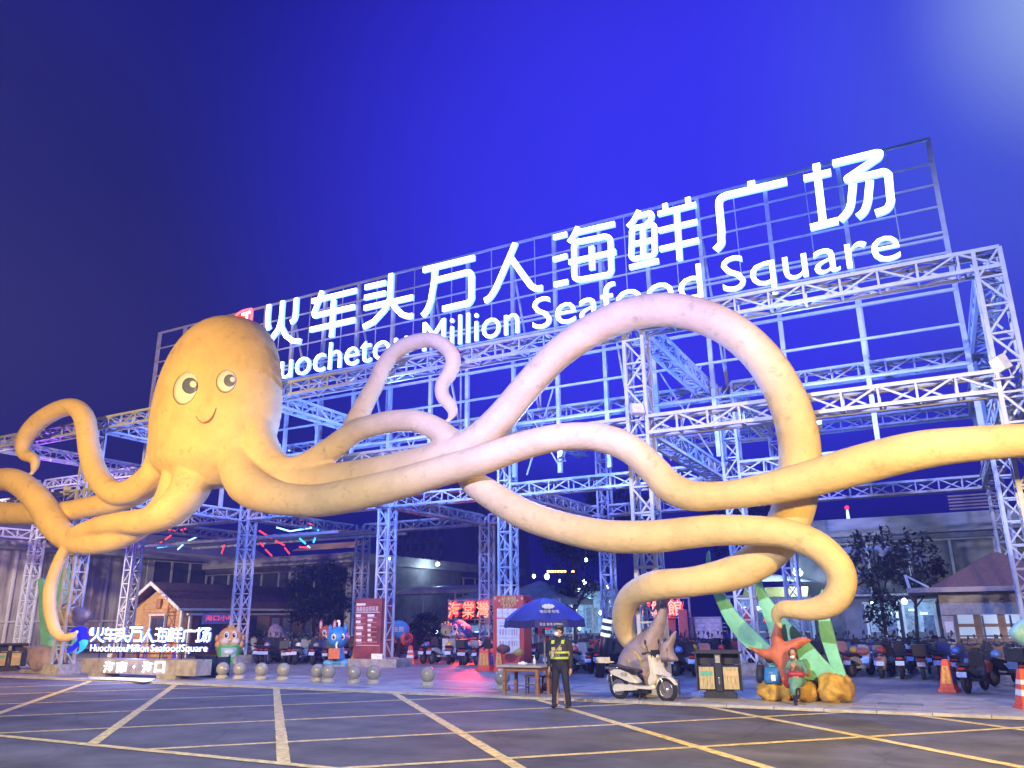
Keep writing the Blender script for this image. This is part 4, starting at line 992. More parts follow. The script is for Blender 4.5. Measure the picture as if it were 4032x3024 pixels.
for i, (f, x0, x1, y0, y1, Y, lb) in enumerate((('f2', 1000, 1140, 470, 890, 33.5, 'tall red banner beside the second neon sign'), ('f2', 862, 985, 540, 860, 34.5, 'dark red banner below the second neon sign'), ('K', 385, 490, 765, 960, 36, 'short red banner behind the left seaweed'), ('u', 1355, 1420, 780, 930, 40, 'narrow red banner left of the guard'))):
    a, b = at(f, x0, y0, Y), at(f, x1, y1, Y); t = thing('red_banner', lb, 'banner', ((a.x+b.x)/2, Y, b.z), 0, 'red market banners')
    mb = MB(); mb.box(((a.x+b.x)/2, Y, (a.z+b.z)/2), (b.x-a.x, .05, a.z-b.z)); mb.build('cloth', red_cloth, t)
    mb = MB(); mb.bar((a.x, Y+.05, 0), (a.x, Y+.05, a.z+.1), .05); mb.build('pole', mull, t)
# beige notice board behind the neon
a, b = at('f2', 1190, 580, 35), at('f2', 1540, 830, 35); t = thing('notice_board', 'wide pale notice board behind the right litter bin tower', 'notice board', ((a.x+b.x)/2, 35, 0))
mb = MB(); mb.box(((a.x+b.x)/2, 35, (a.z+b.z)/2), (b.x-a.x, .08, a.z-b.z)); mb.build('panel', mat('pale_board', (.34, .30, .36), .6, var=.25, scale=4), t)
mb = MB(); mb.box(((a.x+b.x)/2, 34.97, a.z+.03), (b.x-a.x+.1, .14, .07)); mb.box((a.x-.03, 34.97, a.z/2), (.07, .14, a.z)); mb.box((b.x+.03, 34.97, a.z/2), (.07, .14, a.z)); mb.build('frame', dark_wall, t)
mb = MB()
for i in range(6): mb.box(((a.x+b.x)/2-.4+(.9 if i > 2 else 0), 34.95, a.z-.2-.16*(i % 3)), (.7, .01, .03))
mb.build('print', mat('grey_print', (.2, .18, .22), .6), t)
# small neon boxes far back
def neon_box(f, x0, y0, x1, y1, Y, label, word, tint=(1, .05, .04)):
    a, b = at(f, x0, y0, Y), at(f, x1, y1, Y); t = thing('neon_box', label, 'neon sign', ((a.x+b.x)/2, Y, b.z), 0, 'small red neon boxes')
    mb = MB(); mb.box(((a.x+b.x)/2, Y+.06, (a.z+b.z)/2), (b.x-a.x, .1, a.z-b.z)); mb.build('box', mat('neon_back', (.25, .02, .02), .5, emit=(.5, .01, .01), es=.5, var=0), t)
    text('lettering', word, (a.z-b.z)*.8, ((a.x+b.x)/2, Y-.02, (a.z+b.z)/2), [RED_E], t, width=(b.x-a.x)*.9)
neon_box('u', 1430, 770, 1535, 845, 41, 'small red neon box just left of the guard cap', '烧烤')
neon_box('u', 1620, 740, 1775, 785, 42, 'long red neon box behind the guard head', '海鲜烧烤')
neon_box('r5', 203, 848, 242, 880, 40, 'tiny red lit box behind the left seaweed', '吃')

# ---- red neon signs on the frame
orange_e = mat('neon_orange', (1, .4, .2), .4, emit=(1, .20, .09), es=2.3, var=0)
def neon(f, x0, y0, x1, y1, Y, word, label):
    a, b = at(f, x0, y0, Y), at(f, x1, y1, Y); w = b.x-a.x; h = a.z-b.z; n = len(word); t = thing('neon_sign', label, 'neon sign', ((a.x+b.x)/2, Y, b.z))
    mb = MB(); mb.box(((a.x+b.x)/2, Y+.35, a.z+.02), (w+.4, .06, .06)); mb.box(((a.x+b.x)/2, Y+.35, b.z-.02), (w+.4, .06, .06)); mb.build('mounting_rail', dark_wall, t)
    for s in (-1, 1):
        mb = MB(); mb.bar(((a.x+b.x)/2+s*(w/2+.15), Y+.4, 0), ((a.x+b.x)/2+s*(w/2+.15), Y+.4, a.z+.1), .08); mb.build('mounting_post', dark_wall, t)
    for i, c in enumerate(word):
        cx = a.x+w*(i+.5)/n
        o = text('character_glow', c, h*.98, (cx, Y+.10, (a.z+b.z)/2), [RED_E], t, width=w/n*.98, ext=.05, bold=.075)
        text('character', c, h*.84, (cx, Y-.02, (a.z+b.z)/2), [orange_e], o, width=w/n*.84, ext=.03, bold=.006)
neon('r3', 1580, 760, 1930, 905, 35.2, '海棠灣', 'red neon sign of three big characters beside the red board')
neon('f2', 455, 345, 1075, 560, 33.8, '海鮮館', 'red neon sign glimpsed through the curled arm above the grey fish')
lamp('AREA', tuple(at('r3', 1755, 835, 34.6)), (1, .05, .03), 420, (at('r3', 1755, 835, 34.6).x+1.8, 27, 0), 1.2)

# ---- coloured light tubes under the frame roof
TUBES = [('z8', 415, 228, 800, 230, 0), ('z8', 160, 375, 260, 388, 0), ('z8', 305, 380, 430, 348, 0), ('z8', 135, 485, 210, 432, 0), ('z8', 40, 552, 105, 505, 0), ('z8', 50, 572, 330, 528, 1), ('z8', 385, 500, 495, 448, 2), ('z8', 275, 592, 345, 525, 2), ('z8', 752, 636, 785, 540, 0), ('z8', 1160, 385, 1300, 468, 0), ('z8', 1335, 490, 1445, 550, 0), ('z8', 1440, 570, 1495, 640, 0), ('z8', 1172, 515, 1210, 558, 0), ('z8', 1230, 590, 1300, 660, 0), ('z8', 1350, 350, 1500, 392, 2), ('z8', 1500, 392, 1735, 352, 2), ('z8', 1600, 468, 1670, 530, 1), ('z8', 1690, 550, 1715, 572, 1), ('z8', 1808, 370, 1790, 425, 1), ('z8', 1775, 460, 1752, 520, 1), ('z8', 1600, 562, 1700, 570, 0), ('z8', 1590, 255, 1625, 270, 0), ('z8', 1690, 300, 1755, 328, 0), ('z8', 1555, 432, 1570, 442, 1), ('z5', 232, 485, 252, 497, 2), ('z5', 300, 522, 345, 552, 2), ('z5', 320, 600, 365, 610, 1)]
tcx = lambda u: FR[u[0]][0]+min(u[1], u[3])*FR[u[0]][2]
for f, x0, y0, x1, y1, c in TUBES:
    same = sorted(tcx(u) for u in TUBES if u[5] == c); nth = ORD[same.index(tcx((f, x0, y0, x1, y1)))]
    k = 33.5; p, q = at(f, x0, y0, k), at(f, x1, y1, k+1.2*math.sin(x0)); L_ = (q-p).length
    t = thing('light_tube', nth+' '+('red', 'turquoise', 'bluish white')[c]+' light tube from the left under the steel frame', 'light tube', tuple(p), 0, ('red', 'turquoise', 'bluish white')[c]+' light tubes under the frame')
    m = max(1, int(L_/.9))
    for i in range(m):
        mb = MB(); mb.tube([p.lerp(q, (i+.06)/m), p.lerp(q, (i+.94)/m)], .042, 6); mb.build('tube', (red_e, cyan_e, cyanw_e)[c], t)
# slatted shade roof between the middle and far rows
sh = thing('slatted_shade', 'slatted shade roof slung under the frame behind the lit tubes', 'shade roof', (-34, 33, H2-.7))
for i in range(30):
    x = -42+i*.55; mb = MB(); mb.bar((x, 30.2, H2-1.0), (x, 35.8, H2-.62), .10, .05); mb.build('slat', fascia_m, sh)
for y, z in ((30.2, H2-1.1), (35.8, H2-.72)):
    mb = MB(); mb.bar((-42.4, y, z), (-25.6, y, z), .12); mb.build('bearer', steel, sh)

# ---- thin night air over the yard
hz = bpy.data.materials.new('night_air'); hz.use_nodes = True; nt = hz.node_tree
for n in list(nt.nodes): nt.nodes.remove(n)
o = nt.nodes.new('ShaderNodeOutputMaterial'); v = nt.nodes.new('ShaderNodeVolumePrincipled'); nt.links.new(v.outputs[0], o.inputs['Volume'])
v.inputs['Color'].default_value = (.22, .26, 1, 1); v.inputs['Density'].default_value = .0022; v.inputs['Anisotropy'].default_value = 0
mb = MB(); mb.box((-78.5, 133.5, 22.5), (473, 383, 47)); tag(mb.build('haze', hz), kind='stuff')

# ================================================================== things on the pavement and the road
black_m = mat('black_metal', (.025, .027, .035), .4, var=.2); rubber = mat('rubber', (.018, .018, .02), .8, var=.2); chrome = mat('chrome', (.65, .65, .68), .22, metal=.9, var=0)
# ---- stone ball bollards
granite = mat('polished_granite', (.33, .33, .28), .16, var=.35, scale=60, spec=.7); granite_r = mat('rough_granite', (.42, .41, .36), .7, var=.25, scale=20)
BALLS = [('b2', 205, 210), ('b2', 390, 212), ('b2', 630, 220), ('b2', 870, 225), ('b2', 1240, 240), ('b2', 1360, 248), ('b2', 1635, 260), ('b2', 1850, 265), ('b3', 230, 290), ('b3', 1045, 325)]
BL = ['first stone ball bollard, right beside the stone sign', 'second stone ball bollard from the stone sign', 'third stone ball bollard from the stone sign', 'fourth stone ball bollard, standing alone before the gap', 'left ball of the touching pair of stone bollards', 'right ball of the touching pair of stone bollards', 'stone ball bollard just right of the touching pair', 'stone ball bollard at the right end of the row', 'lone stone ball bollard in front of the red glowing paving', 'stone ball bollard half hidden behind the wooden table']
b0 = thing('ball_bollard', BL[0], 'bollard', (0, 0, 0), 0, 'stone ball bollards along the kerb')
mb = MB(); mb.ball((0, 0, .325), .222, 28, 18); mb.build('ball', granite, b0)
mb = MB(); mb.lathe([(.0, 0), (.205, 0), (.21, .03), (.20, .09), (.165, .115), (.15, .13), (0, .135)], n=24); mb.build('plinth', granite_r, b0)
for i, (f, x, y) in enumerate(BALLS):
    p = gr(f, x, y-8); o = b0 if i == 0 else dup(b0, p, i*1.3, BL[i]); o.location = p
# ---- cones
cone_o = mat('cone_orange', (.75, .11, .05), .5, var=.2, scale=14); cone_y = mat('cone_yellow_panel', (.80, .42, .08), .5, var=.2, scale=20); cone_b = mat('cone_blue_panel', (.08, .10, .42), .5, var=.2, scale=20); cone_w = mat('cone_white_band', (.75, .74, .72), .5, var=.15)
def cone(label, panel, pm, h=.78):
    t = thing('traffic_cone', label, 'cone', (0, 0, 0), 0, 'traffic cones')
    mb = MB(); mb.box((0, 0, .03), (.42, .42, .06)); mb.box((0, 0, .08), (.36, .36, .05)); mb.build('foot', cone_o, t)
    mb = MB(); P = []
    for r, z in ((.165, .10), (.075, h-.04), (.055, h)): P.append([(i*r, j*r, z) for i, j in ((-1, -1), (1, -1), (1, 1), (-1, 1))])
    mb.v = [Vector(p) for q in P for p in q]
    for k in range(2):
        for i in range(4): mb.face((4*k+i, 4*k+(i+1) % 4, 4*k+4+(i+1) % 4, 4*k+4+i))
    mb.face((8, 9, 10, 11)); mb.face((3, 2, 1, 0)); mb.build('body', cone_o, t)
    if panel:
        for a in range(4):
            Mr = Matrix.Rotation(a*math.pi/2, 3, 'Z'); mb = MB()
            mb.add([Mr @ Vector(p) for p in ((-.118, -.156, .20), (.118, -.156, .20), (.066, -.098, h-.16), (-.066, -.098, h-.16))], [(0, 1, 2, 3)]); q = mb.build('panel', pm[a % len(pm)], t)
        text('lettering', '禁\n止\n停\n车', .40, (0, -.137, .39), [mat('cone_text', (.55, .05, .03), .5)] if pm[0] is cone_y else [cone_w], t, width=.075, ext=0, normal=(0, -1, .14), rise=(0, .14, 1))
    else:
        mb = MB(); P = []
        for z0, z1 in ((.26, .38), (.48, .57)):
            o = len(mb.v)
            for z in (z0, z1):
                r = .168-.09*(z-.10)/(h-.14); mb.v += [Vector((i*r, j*r, z)) for i, j in ((-1, -1), (1, -1), (1, 1), (-1, 1))]
            for i in range(4): mb.face((o+i, o+(i+1) % 4, o+4+(i+1) % 4, o+4+i))
        mb.build('band', cone_w, t)
    return t
cA = cone('orange cone with yellow lettered panel standing alone before the parked motorbike', True, [cone_y, cone_b]); cA.location = gr('b5', 1410, 342); cA.rotation_euler.z = R(-20)
cB = cone('orange cone with white bands cut by the right photo edge', False, None); cB.location = gr('b5', 2262, 530); cB.rotation_euler.z = R(20)
CONES = [('r3', 822, 1282, 0, 'blue panelled cone at the left of the cluster before the dark red pillar'), ('r3', 850, 1290, 0, 'orange cone second from left in the cluster before the dark red pillar'), ('r3', 885, 1300, 0, 'front orange cone with yellow panel before the dark red pillar'), ('r3', 915, 1285, 1, 'blue sided cone behind the front cone at the dark red pillar'), ('r3', 938, 1290, 0, 'cone at the right of the cluster by the pillar base'), ('r3', 880, 1255, 0, 'cone at the back of the cluster before the dark red pillar'),
         ('r3', 1275, 1280, 2, 'first orange cone of the line before the grinning whale'), ('r3', 1380, 1270, 2, 'second cone of the line before the grinning whale'), ('r3', 1475, 1250, 2, 'third orange cone of the line before the grinning whale'), ('r3', 1560, 1245, 2, 'fourth orange cone, close in front of the whale'), ('r3', 1692, 1238, 2, 'orange cone at the whale tail'), ('r3', 1725, 1228, 2, 'orange cone behind the one at the whale tail'),
         ('r2', 905, 1262, 3, 'left cone of the group standing behind the stone sign letters'), ('r2', 985, 1258, 3, 'second cone of the group standing behind the stone sign letters'), ('r2', 1060, 1264, 3, 'third cone of the group standing behind the stone sign letters'), ('r2', 1150, 1258, 3, 'fourth cone of the group standing behind the stone sign letters'), ('r2', 1355, 1266, 3, 'lone cone behind the right end of the stone sign letters'),
         ('r3', 1858, 1335, 0, 'leftmost cone of the cluster beside the bright red board'), ('r3', 1905, 1335, 0, 'middle cone of the cluster beside the bright red board'), ('r3', 1950, 1328, 1, 'blue panelled cone next to the bright red board'), ('r3', 1995, 1335, 0, 'cone in front of the bright red board, half behind the table')]
cC = cone('x', True, [cone_b, cone_y]); cD = cone('x', False, None)
first = {0: None, 1: cC, 2: cD}
for i, (f, x, y, k, lb) in enumerate(CONES):
    src = {0: cA, 1: cC, 2: cD, 3: (cA, cC)[i % 2]}[k]; p = gr(f, x, y-6)
    if k in (1, 2) and first[k] is not None: o = src; first[k] = None; o.location = p; o.rotation_euler.z = R(25); o['label'] = lb
    else: o = dup(src, p, R(15+23*math.sin(i*2.3)), lb)
# ---- stone sign with lit letters
ss = thing('stone_sign', 'long stone block on two feet carrying lit lettering, at the left kerb', 'stone sign', tuple(at('r2', 1100, 1330, 19.6).xy)+(0,))
stone = mat('sign_granite', (.34, .32, .31), .65, var=.25, scale=3, bump=.1)
YS = 19.6; L0, L1 = at('r2', 652, 1190, YS), at('r2', 1558, 1205, YS); zb_ = at('r2', 1100, 1318, YS).z; zt_ = (L0.z+L1.z)/2
nb = 6
for i in range(nb):
    x0 = L0.x+(L1.x-L0.x)*i/nb; x1 = L0.x+(L1.x-L0.x)*(i+1)/nb; mb = MB(); mb.box(((x0+x1)/2, YS+.33, (zb_+zt_)/2), (x1-x0-.012, .66, zt_-zb_)); mb.build('stone_block', stone, ss)
for x in (760, 1310):
    p = at('r2', x, 1300, YS); mb = MB(); mb.box((p.x, YS+.33, zb_/2), (.95, .6, zb_)); mb.build('foot', stone, ss)
ls = thing('small_lit_lettering', 'small lit copy of the square name standing on the stone block', 'sign lettering', (L0.x+2, YS+.3, zt_))
LIT2 = mat('small_lit_face', (.9, .9, .9), .4, emit=(.72, .86, 1), es=3.2, var=0); LIT2S = mat('small_lit_return', (.2, .3, .9), .4, emit=(.05, .14, 1), es=2.2, var=0)
YL = YS+.25; SX = [(738, 838), (843, 930), (938, 1035), (1035, 1132), (1136, 1232), (1240, 1336), (1345, 1452), (1458, 1560), (1565, 1672)]
for (x0, x1), gl in zip(SX, GLYPH):
    a, b = at('r2', x0, 940, YL), at('r2', x1, 1065, YL); pts = [p for P, w in gl for p in P]
    gx = (min(p[0] for p in pts), max(p[0] for p in pts)); gz = (min(p[1] for p in pts), max(p[1] for p in pts))
    hh = .88 if gl is GLYPH[7] or gl is GLYPH[4] else 1
    mb = MB()
    for j, (P, w) in enumerate(gl):
        Q = [(a.x+.03+(p[0]-gx[0])/(gx[1]-gx[0])*(b.x-a.x-.06), b.z+.03+(p[1]-gz[0])/(gz[1]-gz[0])*(a.z-b.z-.06)*hh) for p in P]
        ribbon(mb, Q, .046 if gl in (GLYPH[5], GLYPH[6]) else .062, YL-.06-.002*j, YL)
    mb.build('character', [LIT2, LIT2S], ls)
for w_, x0, x1 in (('Huochetou', 728, 1010), ('Million', 1020, 1182), ('Seafood', 1205, 1432), ('Square', 1447, 1648)):
    a, b = at('r2', x0, 1080, YL), at('r2', x1, 1138, YL); letters(w_, a.x, b.x, b.z, a.z, ls, YL, .05, [LIT2, LIT2S])
mb = MB(); a, b = at('r2', 730, 1150, YL), at('r2', 1660, 1165, YL)
for z in (a.z+.02, at('r2', 1100, 1070, YL).z): mb.bar((a.x, YL+.05, z), (b.x, YL+.05, z), .03)
for i in range(6):
    x = a.x+(b.x-a.x)*(i+.3)/5.6; mb.bar((x, YL+.06, zt_-.02), (x, YL+.06, zt_+1.0), .03)
mb.build('letter_frame', black_m, ls)
city = '海南·海口'; CX = [(832, 902), (930, 1002), (1050, 1072), (1135, 1208), (1234, 1302)]
for ch, (x0, x1) in zip(city, CX):
    a, b = at('r2', x0, 1208, YS), at('r2', x1, 1312, YS)
    if ch == '·':
        c = at('r2', 1061, 1257, YS); mb = MB(); mb.ball(c, (.05, .03, .05), 12, 8); mb.build('dot', LIT2, ss)
    else: text('city_character', ch, (a.z-b.z)*.86, ((a.x+b.x)/2, YS-.01, (a.z+b.z)/2), [LIT2], ss, width=(b.x-a.x)*.95, ext=.03, bold=.010)
lg = thing('lit_wave_logo', 'blue lit wave logo with pink dot left of the small lettering', 'sign emblem', tuple(at('r2', 640, 1150, YL)))
def lit_shape(nm, pts, m, y=YL, d=.07):
    P = [at('r2', x, yy, y) for x, yy in crv(pts+[pts[0]], 4)[:-1]]; mb = MB(); mb.prism(P, (0, -d, 0)); mb.build(nm, m, lg)
lit_shape('dark_blue_wave', [(560, 985), (600, 950), (650, 938), (690, 950), (705, 990), (700, 1040), (660, 1075), (620, 1095), (585, 1130), (540, 1148), (560, 1110), (600, 1075), (625, 1040), (620, 1000), (595, 985)], mat('lit_deep_blue', (.02, .02, .6), .4, emit=(.01, .015, .85), es=1.1, var=0))
lit_shape('cyan_wave', [(700, 1050), (690, 1085), (660, 1125), (612, 1155), (640, 1120), (645, 1085), (640, 1060), (665, 1045), (685, 1042)], mat('lit_cyan', (.05, .4, .9), .4, emit=(.03, .42, 1), es=1.4, var=0), YL-.02)
mb = MB(); mb.ball(at('r2', 724, 980, YL-.03), (.13, .05, .15), 16, 10); mb.build('pink_dot', mat('lit_pink', (.9, .6, .7), .4, emit=(1, .62, .75), es=1.6, var=0), lg)
sp = at('r2', 1100, 1250, YS)
lamp('AREA', (sp.x, YS-.25, zt_+.75), (.26, .30, 1), 240, (sp.x-1, YS-3, 0), 2.2)
# glass box beside the stone sign
gx_ = at('r2', 1640, 1300, 20.9); t = thing('glass_case', 'low dark glass case behind the right end of the stone sign', 'glass case', (gx_.x, 21.1, 0))
mb = MB(); mb.box((gx_.x, 21.1, .36), (1.0, .55, .64)); mb.build('pane', mat('teal_glass', (.02, .06, .08), .12, spec=.7), t)
mb = MB()
for sx in (-.52, .52):
    for sy in (-.29, .29): mb.box((gx_.x+sx, 21.1+sy, .36), (.05, .05, .74))
mb.box((gx_.x, 20.81, .71), (1.08, .05, .05)); mb.box((gx_.x, 20.81, .03), (1.08, .05, .06)); mb.build('frame', black_m, t)

# ---- flat-backed sea sculptures
mauve = mat('mauve_paint', (.36, .28, .31), .6, var=.22, scale=3, bump=.15, bscale=14); sea_g = mat('seaweed_green', (.20, .60, .41), .5, var=.16, scale=2, bump=.1, bscale=10); stripe_y = mat('stripe_yellow', (.60, .45, .10), .6, var=.2); star_o = mat('starfish_orange', (.62, .17, .08), .55, var=.2, scale=3, bump=.15, bscale=12); rock_y = mat('rock_yellow', (.60, .37, .06), .75, var=.45, scale=2.4, bump=.9, bscale=5, col2=(.34, .19, .04))
def sculpt(name, label, f, Y, shapes, cat='sculpture'):
    p0 = at(f, *shapes[0][2][0], Y); t = thing(name, label, cat, (p0.x, Y, 0))
    for nm, m, pts, th, w, dy in shapes:
        P = crv(pts+[pts[0]], 3)[:-1]; P = [(lambda q: (q.x, max(.01, q.z)))(at(f, x, y, Y+dy)) for x, y in P]
        pl = nm in ('blade', 'stem'); o = inflate(P, th, w, Matrix(((1, 0, 0, 0), (0, 0, -1, Y+dy), (0, 1, 0, 0), (0, 0, 0, 1))), flat=pl, edge=.85 if pl else .12); o.build(nm, m, t)
    return t
FY = 19.95
fish = sculpt('fish_sculpture', 'grey mauve fish sculpture with yellow stripes standing behind the white scooter', 'f2', FY, [
 ('body', mauve, [(255, 1150), (300, 1010), (400, 880), (520, 775), (620, 705), (700, 600), (765, 480), (797, 380), (808, 308), (868, 312), (868, 440), (845, 620), (812, 780), (790, 890), (765, 1010), (752, 1120), (712, 1190), (700, 1300), (712, 1420), (705, 1560), (480, 1560), (470, 1420), (480, 1320), (400, 1300), (290, 1260)], .80, .40, 0),
 ('tail_fin', mauve, [(748, 1130), (762, 1010), (800, 890), (880, 835), (925, 770), (962, 738), (978, 745), (965, 840), (940, 940), (962, 1020), (1003, 1090), (970, 1112), (870, 1112), (800, 1125)], .42, .15, .02)])
fb = [o for o in fish.children if o.name.startswith('body')][0]
FB = BVHTree.FromPolygons([v.co+wloc(fish) for v in fb.data.vertices], [tuple(p.vertices) for p in fb.data.polygons])
def on_fish(x, y):
    a, b, s_ = FR['f2']; h = FB.ray_cast(CAM, ray(a+x*s_, b+y*s_)); return h[0]
for pts, w in (([(410, 955), (480, 1010), (530, 1080), (548, 1150), (545, 1240)], 15), ([(345, 1045), (390, 1095), (412, 1150), (412, 1210)], 9), ([(530, 905), (580, 935), (620, 965), (655, 985)], 11), ([(615, 1280), (640, 1245), (655, 1215)], 6)):
    P = crv(pts, 5); k = len(P); mb = MB(); mb.smooth = True
    for i, (x, y) in enumerate(P):
        t_ = (Vector(P[min(i+1, k-1)])-Vector(P[max(i-1, 0)])).normalized(); q = Vector((-t_.y, t_.x))*w*math.sin(math.pi*(i+.4)/(k-.2))
        for e, off in ((1, -.01), (1, .012), (-1, .012), (-1, -.01)):
            h = on_fish(x+q.x*e, y+q.y*e) or on_fish(x, y); mb.v.append(h-ray(2500, 2600).normalized()*off)
    for i in range(k-1):
        for j in range(4): mb.face((4*i+j, 4*i+(j+1) % 4, 4*i+4+(j+1) % 4, 4*i+4+j))
    mb.build('stripe', stripe_y, fish)
h = on_fish(560, 1340); mb = MB(); mb.ball(h, (.05, .03, .06), 12, 8); mb.build('eye', pupil_m, fish)
ZL = 20.4
sculpt('fish_sculpture', 'brown mauve fish sculpture with ringed flank high beside the left seaweed', 'r2', ZL, [('body', mauve, [(500, 935), (505, 830), (515, 775), (545, 745), (600, 770), (672, 800), (697, 845), (682, 885), (640, 920), (590, 940), (545, 950)], .7, .3, 0), ('ring', mat('pale_mauve', (.44, .34, .34), .6, var=.15), [(590, 850), (615, 825), (645, 835), (650, 865), (620, 890), (595, 880)], .82, .12, 0), ('pole', mauve, [(505, 940), (530, 940), (530, 1310), (505, 1310)], .15, .06, .05)])
sculpt('fish_sculpture', 'brown mauve diving fish sculpture low at the left by the litter bin', 'r2', 20.3, [('body', mauve, [(178, 1092), (260, 1095), (330, 1086), (410, 1105), (440, 1165), (430, 1250), (370, 1298), (290, 1300), (272, 1250), (250, 1262), (243, 1205), (262, 1160), (225, 1120)], .7, .3, 0)])
sculpt('seaweed_sculpture', 'green seaweed sculpture with hanging curled arm tip at the left', 'r2', 20.75, [('blade', sea_g, [(475, 385), (545, 445), (532, 620), (505, 790), (470, 890), (436, 880), (430, 720), (440, 520)], .16, .05, 0), ('blade', sea_g, [(310, 565), (348, 572), (360, 760), (390, 950), (432, 1095), (345, 1085), (326, 900), (318, 720)], .16, .05, .05), ('blade', sea_g, [(590, 1030), (600, 1060), (560, 1160), (480, 1262), (400, 1300), (345, 1288), (430, 1235), (505, 1150), (555, 1060)], .16, .05, -.25), ('stem', sea_g, [(360, 1060), (425, 1060), (440, 1300), (350, 1300)], .25, .10, .05)])
mb = MB(); a = at('r2', 350, 1300, 20.5); mb.box((a.x, 20.6, .07), (2.0, 1.0, .14)); tag(mb.build('sculpture_plinth', stone), 'low stone plinth under the left fish and seaweed sculptures', 'plinth')
# right group: rock, seaweed, starfish
RYK = 20.1
rk = thing('yellow_rock', 'yellow painted rock base under the right seaweed and starfish', 'rock', tuple(gr('r5', 500, 1490).xy)+(0,))
def boulder(x0, x1, y0, y1, Y, dep, seed, nm='boulder'):
    a, b = at('r5', x0, y0, Y), at('r5', x1, y1, Y); c = Vector(((a.x+b.x)/2, Y+dep*.5, a.z*.5-.02)); mb = MB(); mb.smooth = True
    mb.ball((0, 0, 0), ((b.x-a.x)/2, dep/2, a.z/2+.05), 36, 22)
    for v in mb.v:
        n = v.normalized(); k = 1/max(abs(n.x), abs(n.y), abs(n.z))**.30
        v *= k*.94*(1+.26*noise.noise(n*2.0+Vector((seed, 0, 0)))+.10*noise.noise(n*5+Vector((0, seed, 0)))+.04*noise.noise(n*12))
        v += c
        if v.z < .0: v.z = -.02
    mb.build(nm, rock_y, rk)
boulder(120, 410, 1330, 1500, 19.65, 1.1, 1); boulder(395, 610, 1345, 1505, 19.75, 1.1, 7); boulder(590, 890, 1285, 1525, 19.7, 1.3, 4); boulder(330, 700, 1300, 1500, 20.2, 1.3, 9)
sculpt('seaweed_sculpture', 'three tall green seaweed blades rising from the yellow rock', 'K', 20.35, [
 ('blade', sea_g, [(-28, 60), (-18, 90), (10, 260), (150, 560), (330, 830), (560, 1060), (735, 1230), (1000, 1420), (1050, 1600), (820, 1600), (620, 1330), (430, 1240), (200, 950), (35, 600), (-50, 300), (-52, 120)], .15, .045, 0),
 ('blade', sea_g, [(577, 345), (610, 400), (665, 560), (830, 780), (985, 960), (1140, 1110), (1400, 1400), (1620, 1640), (1180, 1640), (960, 1400), (760, 1120), (650, 860), (562, 560), (548, 420)], .15, .045, .05),
 ('blade', sea_g, [(1370, 527), (1400, 590), (1425, 740), (1512, 1060), (1585, 1350), (1660, 1640), (1400, 1640), (1470, 1490), (1440, 1380), (1335, 1050), (1328, 720), (1345, 590)], .15, .045, .12)])
sculpt('starfish_sculpture', 'orange five-armed starfish sculpture leaning on the green seaweed', 'K', 19.95, [('body', star_o, [(848, 902), (862, 960), (880, 1080), (900, 1175), (1000, 1150), (1120, 1118), (1222, 1150), (1218, 1178), (1090, 1255), (1010, 1330), (1005, 1345), (1090, 1400), (1180, 1490), (1225, 1590), (1190, 1610), (1080, 1530), (980, 1470), (950, 1600), (915, 1690), (870, 1690), (810, 1560), (775, 1440), (660, 1390), (540, 1310), (455, 1235), (560, 1262), (690, 1265), (740, 1230), (742, 1130), (775, 980), (815, 912)], .36, .22, 0)])
# fish cut by the right edge
sculpt('fish_sculpture', 'turquoise fish sculpture cut by the right photo edge', 'r5', 19.9, [('body', mat('turquoise_paint', (.28, .55, .46), .5, var=.15), [(2088, 955), (2130, 900), (2200, 850), (2300, 830), (2420, 900), (2460, 980), (2380, 1060), (2250, 1080), (2160, 1040), (2110, 1000)], .6, .25, 0), ('eye', stripe_y, [(2158, 940), (2172, 928), (2182, 942), (2172, 955)], .62, .03, 0), ('support', steel, [(2330, 1050), (2360, 1050), (2360, 1560), (2330, 1560)], .12, .05, .1)])
# pink shell cone behind the bikes
sculpt('shell_sculpture', 'pink speckled shell sculpture among the parked scooters left of the blue statue', 'r3', 32.5, [('body', mat('shell_pink', (.50, .30, .30), .55, var=.35, scale=5), [(170, 942), (200, 960), (230, 1030), (258, 1100), (275, 1290), (130, 1290), (135, 1100), (140, 1000)], .8, .3, 0)])

